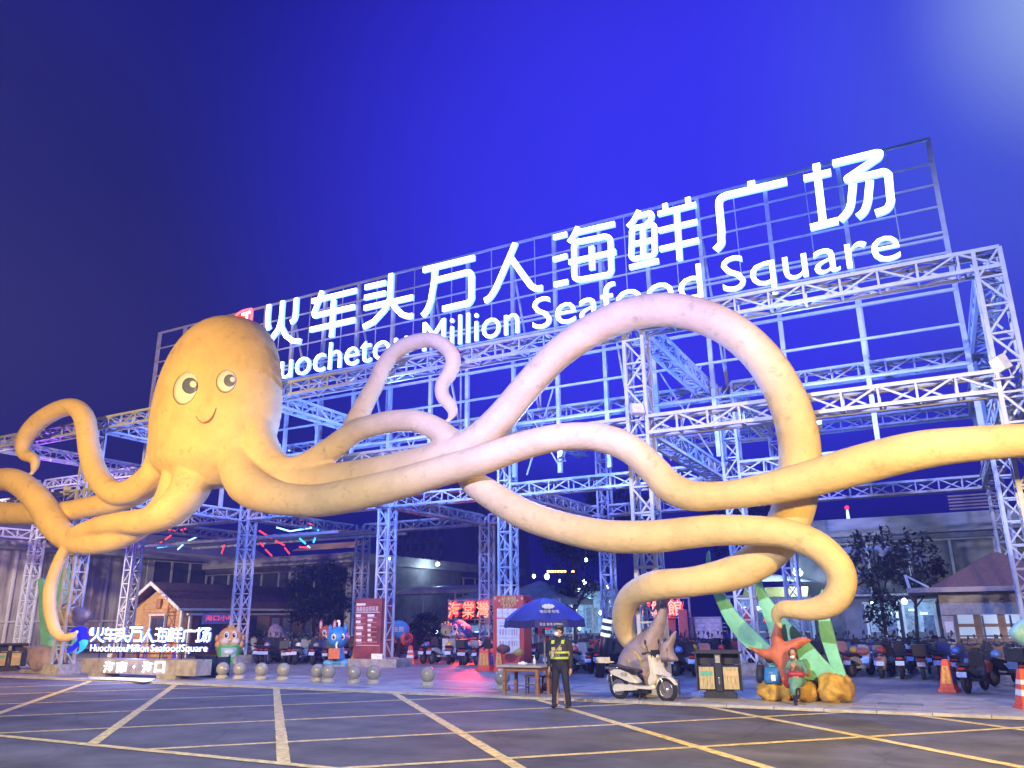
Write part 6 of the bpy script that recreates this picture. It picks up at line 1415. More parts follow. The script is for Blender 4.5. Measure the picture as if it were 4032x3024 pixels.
# ================================================================== scooters
def scooter(label, body_m, detail=True, rear_box=False, shield_m=None):
    """local frame: +X is forward, wheels on z = 0"""
    t = thing('scooter', label, 'scooter', (0, 0, 0)); RW = .255; XF, XR = .64, -.60
    nt_ = 26 if detail else 14
    for x in (XR, XF):
        Mw = Matrix.Rotation(math.pi/2, 3, 'X')
        w = thing('wheel', None, None); w.parent = t; w.location = (x, 0, RW)
        mb = MB(); P = [(RW-.075, -.045), (RW-.02, -.05), (RW, -.02), (RW, .02), (RW-.02, .05), (RW-.075, .045), (RW-.075, -.045)]; mb.lathe(P, (0, 0, 0), nt_, Mw); mb.build('tyre', rubber, w, world=False)
        if detail:
            mb = MB(); mb.lathe([(RW-.078, -.03), (RW-.085, -.04), (RW-.10, -.03), (RW-.10, .03), (RW-.085, .04), (RW-.078, .03)], (0, 0, 0), nt_, Mw)
            mb.lathe([(0, -.05), (.06, -.05), (.06, .05), (0, .05)], (0, 0, 0), 14, Mw)
            for k in range(6): a = k*math.pi/3; mb.bar((.04*math.cos(a), 0, .04*math.sin(a)), ((RW-.09)*math.cos(a+.12), 0, (RW-.09)*math.sin(a+.12)), .026, .03, up=(0, 1, 0))
        else:
            mb = MB(); mb.lathe([(0, -.035), (RW-.09, -.03), (RW-.09, .03), (0, .035)], (0, 0, 0), 12, Mw)
        mb.build('rim', chrome if detail else mat('rim_grey', (.20, .20, .22), .4, metal=.4), w, world=False)
    def side(name, pts, half, m, bev=True):
        mb = MB(); n = len(pts); c = Vector((sum(p[0] for p in pts)/n, 0, sum(p[1] for p in pts)/n))
        P = [Vector((x, 0, z)) for x, z in (crv(pts+[pts[0]], 3)[:-1] if detail else pts)]; n = len(P); k = .88
        for y, s in ((-half, k), (-half*.75, 1), (half*.75, 1), (half, k)):
            for p in P: q = c+(p-c)*s; mb.v.append(Vector((q.x, y, q.z)))
        for r in range(3):
            for i in range(n): mb.face((r*n+i, r*n+(i+1) % n, (r+1)*n+(i+1) % n, (r+1)*n+i))
        mb.face(tuple(range(n))); mb.face(tuple(reversed(range(3*n, 4*n)))); return mb.build(name, m, t, world=False)
    sm = shield_m or body_m
    side('rear_fairing', [(-.78, .60), (-.55, .66), (-.30, .60), (-.10, .44), (-.06, .36), (-.25, .38), (-.55, .48), (-.74, .54)], .15, body_m)
    side('seat', [(-.80, .70), (-.70, .74), (-.40, .69), (-.15, .66), (-.02, .62), (-.06, .56), (-.35, .60), (-.60, .65), (-.78, .66)], .14, black_m)
    side('floorboard', [(-.30, .27), (-.02, .25), (.34, .25), (.40, .30), (.34, .36), (.28, .32), (-.05, .31), (-.30, .34)], .14, body_m)
    side('front_shield', [(.30, .30), (.42, .40), (.46, .55), (.40, .80), (.34, .95), (.30, .98), (.32, .80), (.34, .60), (.26, .40)], .17, sm)
    side('front_nose', [(.46, .56), (.72, .53), (.62, .60), (.52, .72), (.44, .86), (.38, .96), (.36, .80), (.40, .64)], .13, sm)
    mb = MB(); mb.tube([(.40, 0, .92), (.64, .0, RW)], .028, 8); 
    for s in (-1, 1): mb.tube([(.47, s*.07, .66), (XF, s*.07, RW)], .02, 8)
    mb.build('fork', chrome if detail else black_m, t, world=False)
    mb = MB(); mb.tube(crv([(.30, -.33, 1.00), (.36, -.20, 1.02), (.38, 0, .98), (.36, .20, 1.02), (.30, .33, 1.00)], 4), .017, 8); mb.box((.40, 0, 1.0), (.12, .18, .14))
    for s in (-1, 1): mb.tube([(.29, s*.35, 1.0), (.31, s*.24, 1.005)], .026, 8)
    mb.build('handlebar', black_m, t, world=False)
    for s in (-1, 1):
        mb = MB(); mb.bar((.36, s*.22, 1.02), (.33, s*.27, 1.20), .012); mb.ball((.33, s*.28, 1.24), (.02, .035, .06), 10, 8); mb.build('mirror', black_m, t, world=False)
    mb = MB(); mb.ball((.455, 0, .93), (.05, .08, .05), 12, 8); mb.build('headlight', mat('lamp_glass', (.55, .56, .58), .15, spec=.8), t, world=False)
    mb = MB(); mb.box((-.80, 0, .60), (.04, .17, .06)); mb.build('tail_light', mat('tail_red', (.35, .03, .03), .25, emit=(.6, .02, .02), es=.04), t, world=False)
    mb = MB(); mb.box((-.84, 0, .46), (.012, .24, .13), Matrix.Rotation(.25, 3, 'Y')); mb.build('number_plate', mat('plate_blue', (.20, .30, .62), .4, var=.25, scale=25, col2=(.55, .60, .75)), t, world=False)
    side('rear_mudguard', [(-.86, .38), (-.78, .50), (-.60, .56), (-.40, .46), (-.42, .42), (-.60, .50), (-.76, .44), (-.84, .34)], .07, black_m)
    side('front_mudguard', [(.40, .32), (.46, .48), (.62, .545), (.78, .50), (.90, .36), (.78, .46), (.62, .51), (.48, .44)], .06, sm if detail else black_m)
    if detail:
        side('motor_cover', [(-.72, .20), (-.66, .32), (-.40, .33), (-.10, .30), (-.06, .22), (-.40, .19), (-.62, .16)], .135, body_m)
        mb = MB(); mb.bar((-.36, .06, .22), (-.10, .06, .22), .10); mb.bar((-.6, .1, .27), (-.62, .1, .27), .04); mb.box((-.05, 0, .19), (.5, .16, .07)); mb.build('chassis', black_m, t, world=False)
        mb = MB(); mb.tube(crv([(-.52, -.13, .68), (-.86, -.12, .66), (-.92, 0, .67), (-.86, .12, .66), (-.52, .13, .68)], 5), .018, 8); mb.tube([(-.74, -.13, .66), (-.70, -.13, .30)], .018, 8); mb.build('grab_rail', chrome, t, world=False)
        mb = MB(); mb.box((-.98, 0, .78), (.34, .26, .03)); mb.box((-1.02, 0, .84), (.24, .22, .09)); mb.build('rear_rack', body_m, t, world=False)
        mb = MB(); mb.tube([(.02, -.10, .22), (.06, -.22, .01)], .014, 8); mb.tube([(.02, .10, .22), (-.02, .16, .0)], .014, 8); mb.build('stand', black_m, t, world=False)
        text('side_print', '绿源', .085, (-.36, -.152, .54), [mat('grey_print', (.2, .18, .22), .6)], t, normal=(0, -1, 0), ext=.003)
    if rear_box:
        mb = MB(); mb.box((-.92, 0, .86), (.36, .40, .30)); mb.box((-.92, 0, 1.02), (.39, .43, .06)); mb.build('top_box', rear_box, t, world=False)
    return t
scoot_w = mat('scooter_white', (.72, .69, .60), .32, var=.06, spec=.6)
ws = scooter('white electric scooter parked side-on in front of the grey fish sculpture', scoot_w)
p0, p1 = gnd(2438, 2752), gnd(2626, 2765); dv = p1-p0
ws.location = (p0+p1)/2; ws.rotation_euler.z = math.atan2(dv.y, dv.x); ws.scale = (dv.length/1.24,)*3
COLS = dict(black=(.030, .032, .040), navy=(.025, .04, .16), red=(.36, .05, .035), white=(.55, .55, .54), silver=(.26, .27, .30), orange=(.50, .13, .05), blue=(.05, .12, .36), pink=(.48, .24, .22), green=(.05, .20, .12), maroon=(.18, .035, .045))
CM = {k: mat('paint_'+k, c, .32, var=.08, spec=.6) for k, c in COLS.items()}
protoA = scooter('x', CM['black'], False); protoB = scooter('x', CM['black'], False, rear_box=black_m)
protoA['group'] = protoB['group'] = 'scooters parked in the yard'
SPOTS = []
rg = random.Random(11)
def row(x0, x1, y, step, face, region, jit=.16, skip=()):
    x = x0
    while x < x1:
        yy = y+rg.uniform(-jit, jit)
        ok = all(not (tx-.45 < x < tx+TW+.45 and ty-.9 < yy < ty+TW+.9) for tx, ty in [(s, RY[1]) for s in S2]+[(s, RY[2]) for s in S3])
        for bx, by, br in ((sq.x, sq.y, 1.0), (bc_.x, bc_.y, .95), (rb.x, rb.y, .7), (wp.x, wp.y, 1.1), (-22.2, 28.3, 2.0), (-15.2, 27.9, 2.1)):
            if math.hypot(x-bx, yy-by) < br: ok = False
        if ok: SPOTS.append((x, yy, face+rg.uniform(-.3, .3), region))
        x += step*rg.uniform(.85, 1.25)
N_ = math.pi/2
row(-35.8, -31.2, 33.2, .85, N_+.3, 'behind the stone sign'); row(-29.6, -23.4, 28.8, .46, N_+.5, 'behind the row of stone balls'); row(-30.2, -23.2, 30.9, .48, N_+.5, 'behind the row of stone balls'); row(-30.5, -23, 33.0, .7, N_, 'behind the row of stone balls')
row(-20.6, -17.2, 30.9, .58, N_+.2, 'between the two red boards'); row(-20.4, -16.6, 33.0, .62, N_, 'between the two red boards'); row(-19.4, -16.8, 34.8, .75, N_, 'between the two red boards')
row(-13.9, -7.0, 27.5, .45, N_-.1, 'behind the guard'); row(-14.2, -6.8, 29.7, .46, N_, 'behind the guard'); row(-14.6, -6.6, 31.9, .62, N_, 'behind the guard')
row(-5.4, -2.0, 28.7, .5, N_-.1, 'behind the yellow rock'); row(-5.6, -1.9, 31.2, .64, N_, 'behind the yellow rock')
row(-1.9, .6, 28.6, .48, N_-.2, 'left of the hipped kiosk'); row(-1.9, 0.0, 31.0, .55, N_-.1, 'left of the hipped kiosk'); row(-2.0, -.4, 33.4, .7, N_, 'left of the hipped kiosk')
SPOTS += [(.42, 24.1, N_-.35, 'near'), (1.25, 26.6, N_-.6, 'before the kiosk'), (1.95, 25.7, N_-.5, 'before the kiosk'), (2.35, 27.3, N_-.3, 'before the kiosk'), (.85, 28.1, N_-.3, 'before the kiosk'), (1.6, 28.2, N_-.2, 'before the kiosk'), (2.7, 24.7, N_-.4, 'before the kiosk')]
order = ['black', 'navy', 'black', 'silver', 'black', 'red', 'navy', 'white', 'black', 'maroon', 'black', 'blue', 'black', 'navy', 'silver', 'black', 'orange', 'navy', 'black', 'white', 'black', 'green', 'pink']
seen = {}; REG = {}; usedA = usedB = False; rg2 = random.Random(5)
ordn = ['first', 'second', 'third', 'fourth', 'fifth', 'sixth', 'seventh', 'eighth', 'ninth', 'tenth', 'eleventh', 'twelfth', 'thirteenth', 'fourteenth', 'fifteenth', 'sixteenth', 'seventeenth', 'eighteenth']
for i, s in enumerate(SPOTS):
    c = order[(i*7+i//5) % len(order)] if s[3] != 'near' else 'black'
    SPOTS[i] = s+(c,); REG.setdefault((c, s[3]), []).append(i)
for i, (x, y, rz, reg, c) in enumerate(SPOTS):
    ids = sorted(REG[(c, reg)], key=lambda k: SPOTS[k][0]/SPOTS[k][1]); k = ids.index(i)
    if reg == 'near': lb = 'dark parked motor scooter standing nearest the lone orange cone, rear plate to the road'
    elif len(ids) == 1: lb = f'the only {c} parked scooter {reg}'
    else: lb = f'{ordn[min(k, 17)]} {c} parked scooter from the left {reg}'
    useB = (i % 6 == 2) and reg != 'near'; src = protoB if useB else protoA
    if (useB and not usedB) or (not useB and not usedA):
        o = src; o['label'] = lb; o.location = (x, y, 0); o.rotation_euler.z = rz
        for ch in o.children:
            for sl in ch.material_slots:
                if sl.material == CM['black']: sl.link = 'OBJECT'; sl.material = CM[c]
        if useB: usedB = True
        else: usedA = True
    else: dup(src, (x, y, 0), rz, lb, scale=rg2.uniform(.96, 1.08), swap={'paint_black': CM[c]})
# helmets and covers resting on some scooters
hm_cols = [('white', (.62, .62, .60)), ('red', (.45, .06, .05)), ('yellow', (.60, .40, .05)), ('blue', (.08, .16, .45)), ('grey', (.25, .25, .28)), ('pink', (.55, .25, .25))]
h0 = None; hi = 0; HREG = {}
cand = sorted([s for s in SPOTS if s[3] != 'near'][::2], key=lambda q: q[0]/q[1])
cnt = {}
for j, (x, y, rz, reg, c) in enumerate(cand):
    nm, col = hm_cols[(j*5+j//4) % 6]; key = (nm, reg); cnt[key] = cnt.get(key, 0)+1
    p = Vector((x+.05*math.cos(rz)-.35*math.cos(rz), y-.35*math.sin(rz), .73))
    lb = f'{ordn[min(cnt[key]-1, 12)]} {nm} helmet left to right on a scooter {reg}' if sum(1 for jj, q in enumerate(cand) if hm_cols[(jj*5+jj//4) % 6][0] == nm and q[3] == reg) > 1 else f'the only {nm} helmet on a scooter {reg}'
    if h0 is None or True:
        t = thing('helmet', lb, 'helmet', tuple(p), 0, 'helmets on the scooters')
        if h0 is None:
            mb = MB(); mb.lathe([(.125, 0), (.14, .05), (.135, .11), (.10, .17), (.05, .20), (0, .205)], n=14); h_me = mb.mesh('shell', mat('helm_'+nm, col, .3)); mb = MB(); mb.prism([(.10, -.10, .03), (.22, -.08, .02), (.22, .08, .02), (.10, .10, .03)], (0, 0, .02)); v_me = mb.mesh('visor', black_m); h0 = t
        o = link('shell', h_me, t); o.material_slots[0].link = 'OBJECT'; o.material_slots[0].material = mat('helm_'+nm, col, .3); link('visor', v_me, t); t.rotation_euler.z = rz+rg2.uniform(-1, 1)
# small orange mudguard-red bucket scooter covers near the right (rain cape bundles)
for (f, x, y, Y, nm, col, rx, rz_) in (('r5', 960, 1100, 28.4, 'pink red rain cover bundled on a scooter left of the kiosk', (.50, .17, .14), .24, .13), ('r5', 1110, 1180, 27.9, 'brown seat cover draped on a scooter left of the kiosk', (.22, .17, .16), .17, .24), ('r5', 1920, 1215, 25.6, 'orange bag hanging on a scooter before the kiosk', (.55, .13, .05), .14, .17), ('r4', 275, 1110, 26.6, 'yellow rain cover bundled on a scooter left of the guard', (.55, .36, .06), .2, .13), ('r4', 160, 1085, 26.4, 'brown padded seat box on a scooter beside the bright red board', (.16, .06, .05), .24, .17)):
    p = at(f, x, y, Y); mb = MB(); mb.smooth = True; mb.ball((0, 0, 0), (rx, rx*.8, rz_), 16, 12)
    for v in mb.v: v *= 1+.22*noise.noise(v*5+Vector((x, 0, 0))); v += p
    tag(mb.build('scooter_cover', mat('cover_%d' % x, col, .6, var=.2, scale=6)), nm, 'cover')

# ================================================================== people
skin = mat('skin', (.48, .27, .18), .55, var=.08); uniform = mat('uniform_black', (.018, .019, .026), .75, var=.2, scale=12, bump=.2, bscale=25); hair_m = mat('hair', (.03, .018, .012), .6, var=.2)
hi_vis = mat('hi_vis', (.45, .58, .10), .5, emit=(.45, .62, .05), es=.02, var=.1); mask_m = mat('face_mask', (.62, .70, .66), .6, var=0)
def limb(mb, pts): 
    P = crv(pts, 5); mb.tube([p[:3] for p in P], [p[3] for p in P], 14); mb.ball(pts[0][:3], pts[0][3], 12, 8); mb.ball(pts[-1][:3], pts[-1][3], 12, 8)
def hand(mb, w, d, side, curl=.4):
    """w wrist, d direction to the fingertips, side = direction of the thumb"""
    w = Vector(w); d = Vector(d).normalized(); s = Vector(side).normalized(); n = d.cross(s)
    mb.ball(w+d*.045, (.036, .036, .036), 10, 8); mb.ball(w+d*.07, (.036, .034, .036), 10, 8)
    for k, L_ in ((-1.5, .062), (-.5, .075), (.5, .080), (1.5, .070)):
        b = w+d*.085+s*(k*.018); mb.tube([b, b+d*L_*.5+n*curl*.012, b+d*L_*.9+n*curl*.045], [.0105, .0095, .0075], 7)
    b = w+d*.04+s*.032; mb.tube([b, b+d*.03+s*.025, b+d*.062+s*.026+n*.012], [.012, .011, .008], 7)
def headshape(mb, c, s=1.):
    c = Vector(c); mb.ball(c+Vector((0, .0, .02))*s, (.076*s, .092*s, .10*s), 20, 14); mb.ball(c+Vector((0, -.02, -.055))*s, (.058*s, .068*s, .065*s), 16, 12)
    mb.ball(c+Vector((0, -.10, -.012))*s, (.014*s, .022*s, .022*s), 8, 6)
    for k in (-1, 1): mb.ball(c+Vector((k*.078, .005, -.005))*s, (.010*s, .02*s, .03*s), 8, 6)
    mb.tube([c+Vector((0, .02, -.16))*s, c+Vector((0, .01, -.05))*s], .055*s, 12)
# --- guard
gp = gnd(2210, 2787); gd = thing('person', 'guard in black uniform, cap and mask with lime vest standing at the road edge', 'person', (gp.x, gp.y, 0), R(8))
HD = (0, 0, 1.60); 
mb = MB(); hm2 = MB(); headshape(hm2, (0, 0, 0)); Mh = Matrix.Rotation(R(-48), 3, 'Z'); mb.v = []
o = len(mb.v); mb.v += [Mh @ v + Vector(HD) for v in hm2.v]
for f, sm in zip(hm2.f, hm2.sm): mb.smooth = sm; mb.face([i+o for i in f])
for s in (-1, 1):
    mb.tube([(s*.24, -.01, .98), (s*.245, -.03, .82)], [.036, .030], 10); hand(mb, (s*.247, -.035, .82), (s*.03, -.12, -1), (-s*.3, -1, .0), .6)
mb.tube([(0, .01, 1.50), (0, 0, 1.2), (0, 0, 1.0)], [.06, .09, .10], 12); mb.tube([(.1, 0, 1.35), (.2, 0, 1.36), (.235, -.0, 1.1), (.24, -.01, .96)], [.04, .045, .04, .034], 10); mb.tube([(-.1, 0, 1.35), (-.2, 0, 1.36), (-.235, -.0, 1.1), (-.24, -.01, .96)], [.04, .045, .04, .034], 10)
for s in (-1, 1): mb.tube([(s*.09, 0, .98), (s*.10, 0, .5), (s*.11, .01, .08)], [.07, .05, .04], 10)
remesh(mb, 'body', skin, gd, .0085)
mb = MB()
limb(mb, [(0, .01, .90, .145), (0, .0, 1.05, .150), (0, -.01, 1.22, .165), (0, 0, 1.36, .150), (0, .01, 1.44, .085), (0, .012, 1.49, .062)])
for v in mb.v: v.x *= 1.22
for s in (-1, 1): limb(mb, [(s*.16, .005, 1.385, .075), (s*.225, .01, 1.30, .068), (s*.245, .02, 1.12, .060), (s*.245, -.01, .98, .052), (s*.245, -.03, .86, .047)])
remesh(mb, 'jacket', uniform, gd, .014)
mb = MB(); limb(mb, [(0, .01, .98, .150), (0, .015, .88, .150)])
for v in mb.v: v.x *= 1.15
for s, dx in ((-1, -.04), (1, .05)): limb(mb, [(s*.085, .01, .90, .105), (s*.095+dx*.3, .0, .70, .092), (s*.10+dx*.6, -.01, .48, .074), (s*.105+dx*.8, .01, .28, .070), (s*.11+dx, .02, .09, .072)])
remesh(mb, 'trousers', mat('trousers_navy', (.016, .018, .034), .8, var=.2, bump=.2, bscale=20), gd, .014)
for s, dx in ((-1, -.04), (1, .05)):
    mb = MB(); c = Vector((s*.11+dx, -.03, .045)); mb.ball(c+Vector((0, -.06, .0)), (.052, .10, .048), 14, 10); mb.ball(c+Vector((0, .05, .015)), (.05, .07, .06), 14, 10)
    for v in mb.v: v.z = max(v.z, .0)
    mb.build('shoe', black_m, gd, world=False)
cap = MB(); cap.lathe([(.098, .045), (.105, .075), (.115, .12), (.10, .14), (0, .145)], HD, 20); 
mb2 = MB(); P = [Mh @ Vector((.095*math.sin(a), -.06-.10*math.cos(a), .05)) for a in [R(k) for k in range(-70, 71, 14)]]
cap.prism([p+Vector(HD) for p in P], (0, 0, .014)); cap.build('cap', black_m, gd, world=False)
mb = MB(); Q = [Mh @ v for v in (Vector((0, -.066, -.052)),)][0]; mb.ball(Vector(HD)+Q, (.062, .062, .055), 16, 12); mb.build('face_mask', mask_m, gd, world=False)
for s in (-1, 1):
    mb = MB(); q = Mh @ Vector((s*.03, -.088, .012)); mb.ball(Vector(HD)+q, .011, 8, 6); mb.build('eye', eye_b, gd, world=False)
mb = MB(); mb.ball(Vector(HD)+Mh @ Vector((0, .022, .02)), (.086, .086, .095), 16, 12)
mb.v = [v for v in mb.v]; mb.build('hair', hair_m, gd, world=False)
def band(z0, z1, rx, ry, nm, m, a0=0, a1=360):
    mb = MB(); n = 26
    for i in range(n+1):
        a = R(a0+(a1-a0)*i/n)
        for z in (z0, z1): mb.v.append(Vector((rx*math.sin(a), -ry*math.cos(a), z)))
    for i in range(n): mb.face((2*i, 2*i+2, 2*i+3, 2*i+1))
    return mb.build(nm, m, gd, world=False)
vest = mat('vest_black', (.03, .03, .035), .7, var=.2)
band(.99, 1.34, .212, .176, 'vest', vest)
band(1.02, 1.065, .216, .180, 'vest_band', hi_vis); band(1.135, 1.18, .216, .180, 'vest_band', hi_vis)
for s in (-1, 1):
    mb = MB(); mb.box((s*.115, -.135, 1.375), (.07, .02, .085), Matrix.Rotation(-.5, 3, 'X')); mb.build('shoulder_patch', hi_vis, gd, world=False)
    mb = MB(); mb.box((s*.075-.02, -.176, 1.235), (.085, .012, .07)); mb.build('chest_print', mat('chest_yellow', (.50, .42, .14), .5, var=.4, scale=60), gd, world=False)
text('vest_lettering', '保安', .055, (.0, -.185, 1.10), [mat('chest_yellow', (.50, .42, .14), .5)], gd, ext=.004)
for o in gd.children:
    if o.name.startswith('vest_lettering'): o.data.transform(Matrix.Translation((gp.x, gp.y, 0)))
mb = MB(); mb.tube(crv([(.14, -.06, 1.42), (.06, -.165, 1.30), (-.06, -.19, 1.16), (-.12, -.19, 1.07)], 5), .012, 6); mb.build('bag_strap', mat('strap_beige', (.40, .33, .26), .6), gd, world=False)
mb = MB(); mb.box((-.10, -.215, 1.13), (.06, .03, .13)); mb.build('radio', mat('strap_beige', (.40, .33, .26), .6), gd, world=False)
mb = MB(); mb.tube(crv([(-.245, -.06, .80), (-.23, -.10, .74), (-.22, -.12, .86)], 4), .012, 6); mb.build('keys', mat('strap_beige', (.40, .33, .26), .6), gd, world=False)
# --- seated woman
wp0 = gr('r5', 470, 1515); wpos = Vector((wp0.x, 19.62, 0)); dcam = CAM-wpos; wz = math.atan2(dcam.y, dcam.x)+math.pi/2
wm = thing('person', 'woman in teal jacket and skirt with white face mask cross-legged on the yellow rock', 'person', tuple(wpos), wz-.15)
teal = mat('teal_cloth', (.10, .26, .22), .75, var=.25, scale=9, bump=.2, bscale=20); teal2 = mat('skirt_teal', (.14, .34, .26), .75, var=.2, scale=7, bump=.2, bscale=16)
SH = .50
mb = MB(); HW = (-.02, -.10, SH+.56); hm2 = MB(); headshape(hm2, (0, 0, 0), .95); Mh = Matrix.Rotation(R(18), 3, 'X') @ Matrix.Rotation(R(-14), 3, 'Z')
o = len(mb.v); mb.v += [Mh @ v+Vector(HW) for v in hm2.v]
for f, sm in zip(hm2.f, hm2.sm): mb.smooth = sm; mb.face([i+o for i in f])
mb.tube([(0, .02, SH+.02), (0, 0, SH+.25), (0, -.02, SH+.42), (-.01, -.05, SH+.50)], [.10, .09, .07, .05], 12)
mb.tube([(-.12, -.02, SH+.37), (-.19, -.06, SH+.2), (-.10, -.24, SH+.17), (-.03, -.29, SH+.24)], [.045, .042, .036, .028], 10); hand(mb, (-.03, -.29, SH+.24), (.3, -.4, .7), (.6, .2, .3), .9)
mb.tube([(.12, -.02, SH+.37), (.20, -.05, SH+.2), (.17, -.22, SH+.10), (.10, -.32, SH+.09)], [.045, .042, .036, .028], 10); hand(mb, (.10, -.32, SH+.09), (-.6, -.5, -.1), (0, -.2, 1), .9)
for s in (-1, 1): mb.tube([(s*.08, .0, SH), (s*.07, -.25, SH+.0), (s*.04, -.40, SH-.04), (s*.03, -.40, SH-.3), (s*.02, -.40, .1)], [.075, .065, .055, .045, .036], 10)
remesh(mb, 'body', skin, wm, .009)
mb = MB(); limb(mb, [(0, .03, SH, .130), (0, .02, SH+.15, .118), (0, 0, SH+.30, .130), (0, -.01, SH+.38, .11), (0, -.02, SH+.43, .065)])
for v in mb.v: v.x *= 1.18
for s in (-1, 1):
    e = [(s*.13, -.02, SH+.365, .065), (s*.20, -.05, SH+.21, .058), (s*.17, -.16, SH+.13, .052)]+([(-.09, -.24, SH+.17, .045), (-.05, -.275, SH+.215, .041)] if s < 0 else [(.14, -.26, SH+.095, .045), (.115, -.305, SH+.09, .041)]); limb(mb, e)
remesh(mb, 'jacket', teal, wm, .013)
mb = MB(); limb(mb, [(0, .04, SH-.02, .15), (0, -.12, SH-.01, .15), (0, -.28, SH-.02, .145), (.0, -.40, SH-.08, .11), (-.01, -.42, SH-.22, .095)])
for v in mb.v: v.x *= 1.15
remesh(mb, 'skirt', teal2, wm, .015)
for s, q in ((-1, [(-.05, -.40, SH-.20, .055), (-.03, -.43, .20, .05), (-.02, -.43, .09, .05)]), (1, [(.05, -.42, SH-.16, .055), (.06, -.50, .32, .05), (.06, -.54, .22, .05)])):
    mb = MB(); limb(mb, q); e = Vector(q[-1][:3]); mb.ball(e+Vector((0, -.06, -.04)), (.042, .10, .042), 12, 8)
    for v in mb.v: v.z = max(v.z, .005)
    remesh(mb, 'boot', black_m, wm, .012)
mb = MB(); mb.ball(Vector(HW)+Mh @ Vector((0, .03, .03)), (.088, .092, .10), 18, 12); mb.tube([Vector(HW)+Mh @ Vector((0, .08, .0)), Vector(HW)+Vector((0, .11, -.14)), Vector(HW)+Vector((0, .10, -.26))], [.07, .065, .03], 12); 
for s in (-1, 1): mb.tube([Vector(HW)+Mh @ Vector((s*.07, .0, .06)), Vector(HW)+Mh @ Vector((s*.085, .0, -.04)), Vector(HW)+Mh @ Vector((s*.08, .01, -.13))], [.03, .028, .012], 8)
mb.build('hair', mat('hair_brown', (.10, .05, .03), .55, var=.3), wm, world=False)
mb = MB(); mb.ball(Vector(HW)+Mh @ Vector((0, -.062, -.05)), (.058, .056, .048), 16, 12); mb.build('face_mask', mat('mask_white', (.72, .72, .74), .6), wm, world=False)
for s in (-1, 1):
    mb = MB(); mb.ball(Vector(HW)+Mh @ Vector((s*.028, -.085, .012)), .010, 8, 6); mb.build('eye', eye_b, wm, world=False)
Wm = Matrix.Translation(wpos) @ Matrix.Rotation(wz-.15, 4, 'Z')
def on_lap(v): return Wm @ Vector(v)
c = on_lap((.03, -.33, SH+.14)); t = thing('handbag', 'dark red handbag lying on the lap of the seated woman', 'bag', tuple(c), wz-.15+.2)
mb = MB(); mb.smooth = True; mb.ball((0, 0, 0), (.19, .08, .075), 20, 12)
for v in mb.v: k = max(abs(v.x)/.19, abs(v.z)/.075, .01); v.x *= 1.06; v.z *= 1.05
mb.build('bag', mat('bag_red', (.32, .03, .05), .45, var=.15), t, world=False)
mb = MB(); mb.tube(crv([(-.15, 0, .05), (-.08, 0, .15), (.08, 0, .15), (.15, 0, .05)], 5), .012, 6); mb.build('handle', mat('bag_red', (.32, .03, .05), .45), t, world=False)
c = on_lap((-.02, -.33, SH+.31)); t = thing('phone', 'phone in an orange case held up by the seated woman', 'phone', tuple(c), wz)
mb = MB(); mb.box((0, 0, 0), (.075, .012, .15), Matrix.Rotation(.4, 3, 'X')); mb.build('case', mat('case_orange', (.62, .26, .10), .4), t, world=False); mb = MB(); mb.box((0, .010, .0), (.066, .006, .138), Matrix.Rotation(.4, 3, 'X')); mb.build('screen', mat('phone_screen', (.05, .05, .06), .2, emit=(.5, .6, .8), es=.5, var=0), t, world=False)
def tote(f, x0, x1, y0, y1, Y, col, lb, mname):
    a, b = at(f, x0, y0, Y), at(f, x1, y1, Y); t = thing('tote_bag', lb, 'bag', ((a.x+b.x)/2, Y, b.z)); w = (b.x-a.x)/2; h = a.z-b.z; c = Vector(((a.x+b.x)/2, Y, b.z)); mb = MB(); mb.smooth = True; m = mat(mname, col, .6, var=.15, scale=8, bump=.2, bscale=14)
    rings = []
    for z, kx_, ky in ((0, .90, .9), (.02, 1, 1), (.4, 1.02, 1.05), (.75, .92, .7), (.93, .86, .3), (1.0, .84, .12)):
        o = len(mb.v)
        for j in range(20):
            an = 2*math.pi*j/20; cx, cy = math.cos(an), math.sin(an); k = 1/max(abs(cx), abs(cy))**.7
            mb.v.append(c+Vector((w*kx_*cx*k*.9, .17*ky*cy*k*.9, h*z)))
        rings.append(o)
    for a_, b_ in zip(rings[:-1], rings[1:]):
        for j in range(20): mb.face((a_+j, a_+(j+1) % 20, b_+(j+1) % 20, b_+j))
    mb.face([rings[0]+j for j in reversed(range(20))]); mb.face([rings[-1]+j for j in range(20)]); mb.build('bag', m, t)
    mb = MB(); mb.tube(crv([tuple(c+Vector((-w*.5, -.03, h*.95))), tuple(c+Vector((-w*.3, -.05, h*1.18))), tuple(c+Vector((w*.3, -.05, h*1.18))), tuple(c+Vector((w*.5, -.03, h*.95)))], 5), .013, 6); mb.build('handle', m, t); return t, c, w, h
t, c, w, h = tote('r5', 200, 352, 1220, 1348, 19.85, (.03, .20, .55), 'bright blue tote bag on the yellow rock beside the seated woman', 'tote_blue')
mb = MB(); mb.box(c+Vector((.05, -.185, h*.36)), (.10, .01, .13)); mb.build('white_label', white_paint, t)
text('lettering', '海南', .045, c+Vector((0, -.165, h*.66)), [mat('bag_print', (.35, .5, .7), .6)], t)
tote('r5', 145, 232, 1205, 1340, 20.1, (.02, .022, .03), 'black bag behind the blue tote bag on the yellow rock', 'tote_black')
mb = MB(); a = at('r5', 375, 1260, 19.9); c = Vector((a.x, 19.95, a.z)); mb.smooth = True; mb.ball((0, 0, 0), (.12, .12, .36), 18, 14)
for v in mb.v: v *= 1+.15*noise.noise(v*6); v += c
tag(mb.build('red_bundle', mat('bundle_red', (.50, .05, .05), .55, var=.25, scale=7)), 'red wrapped bundle standing between the blue bag and the seated woman', 'bundle')

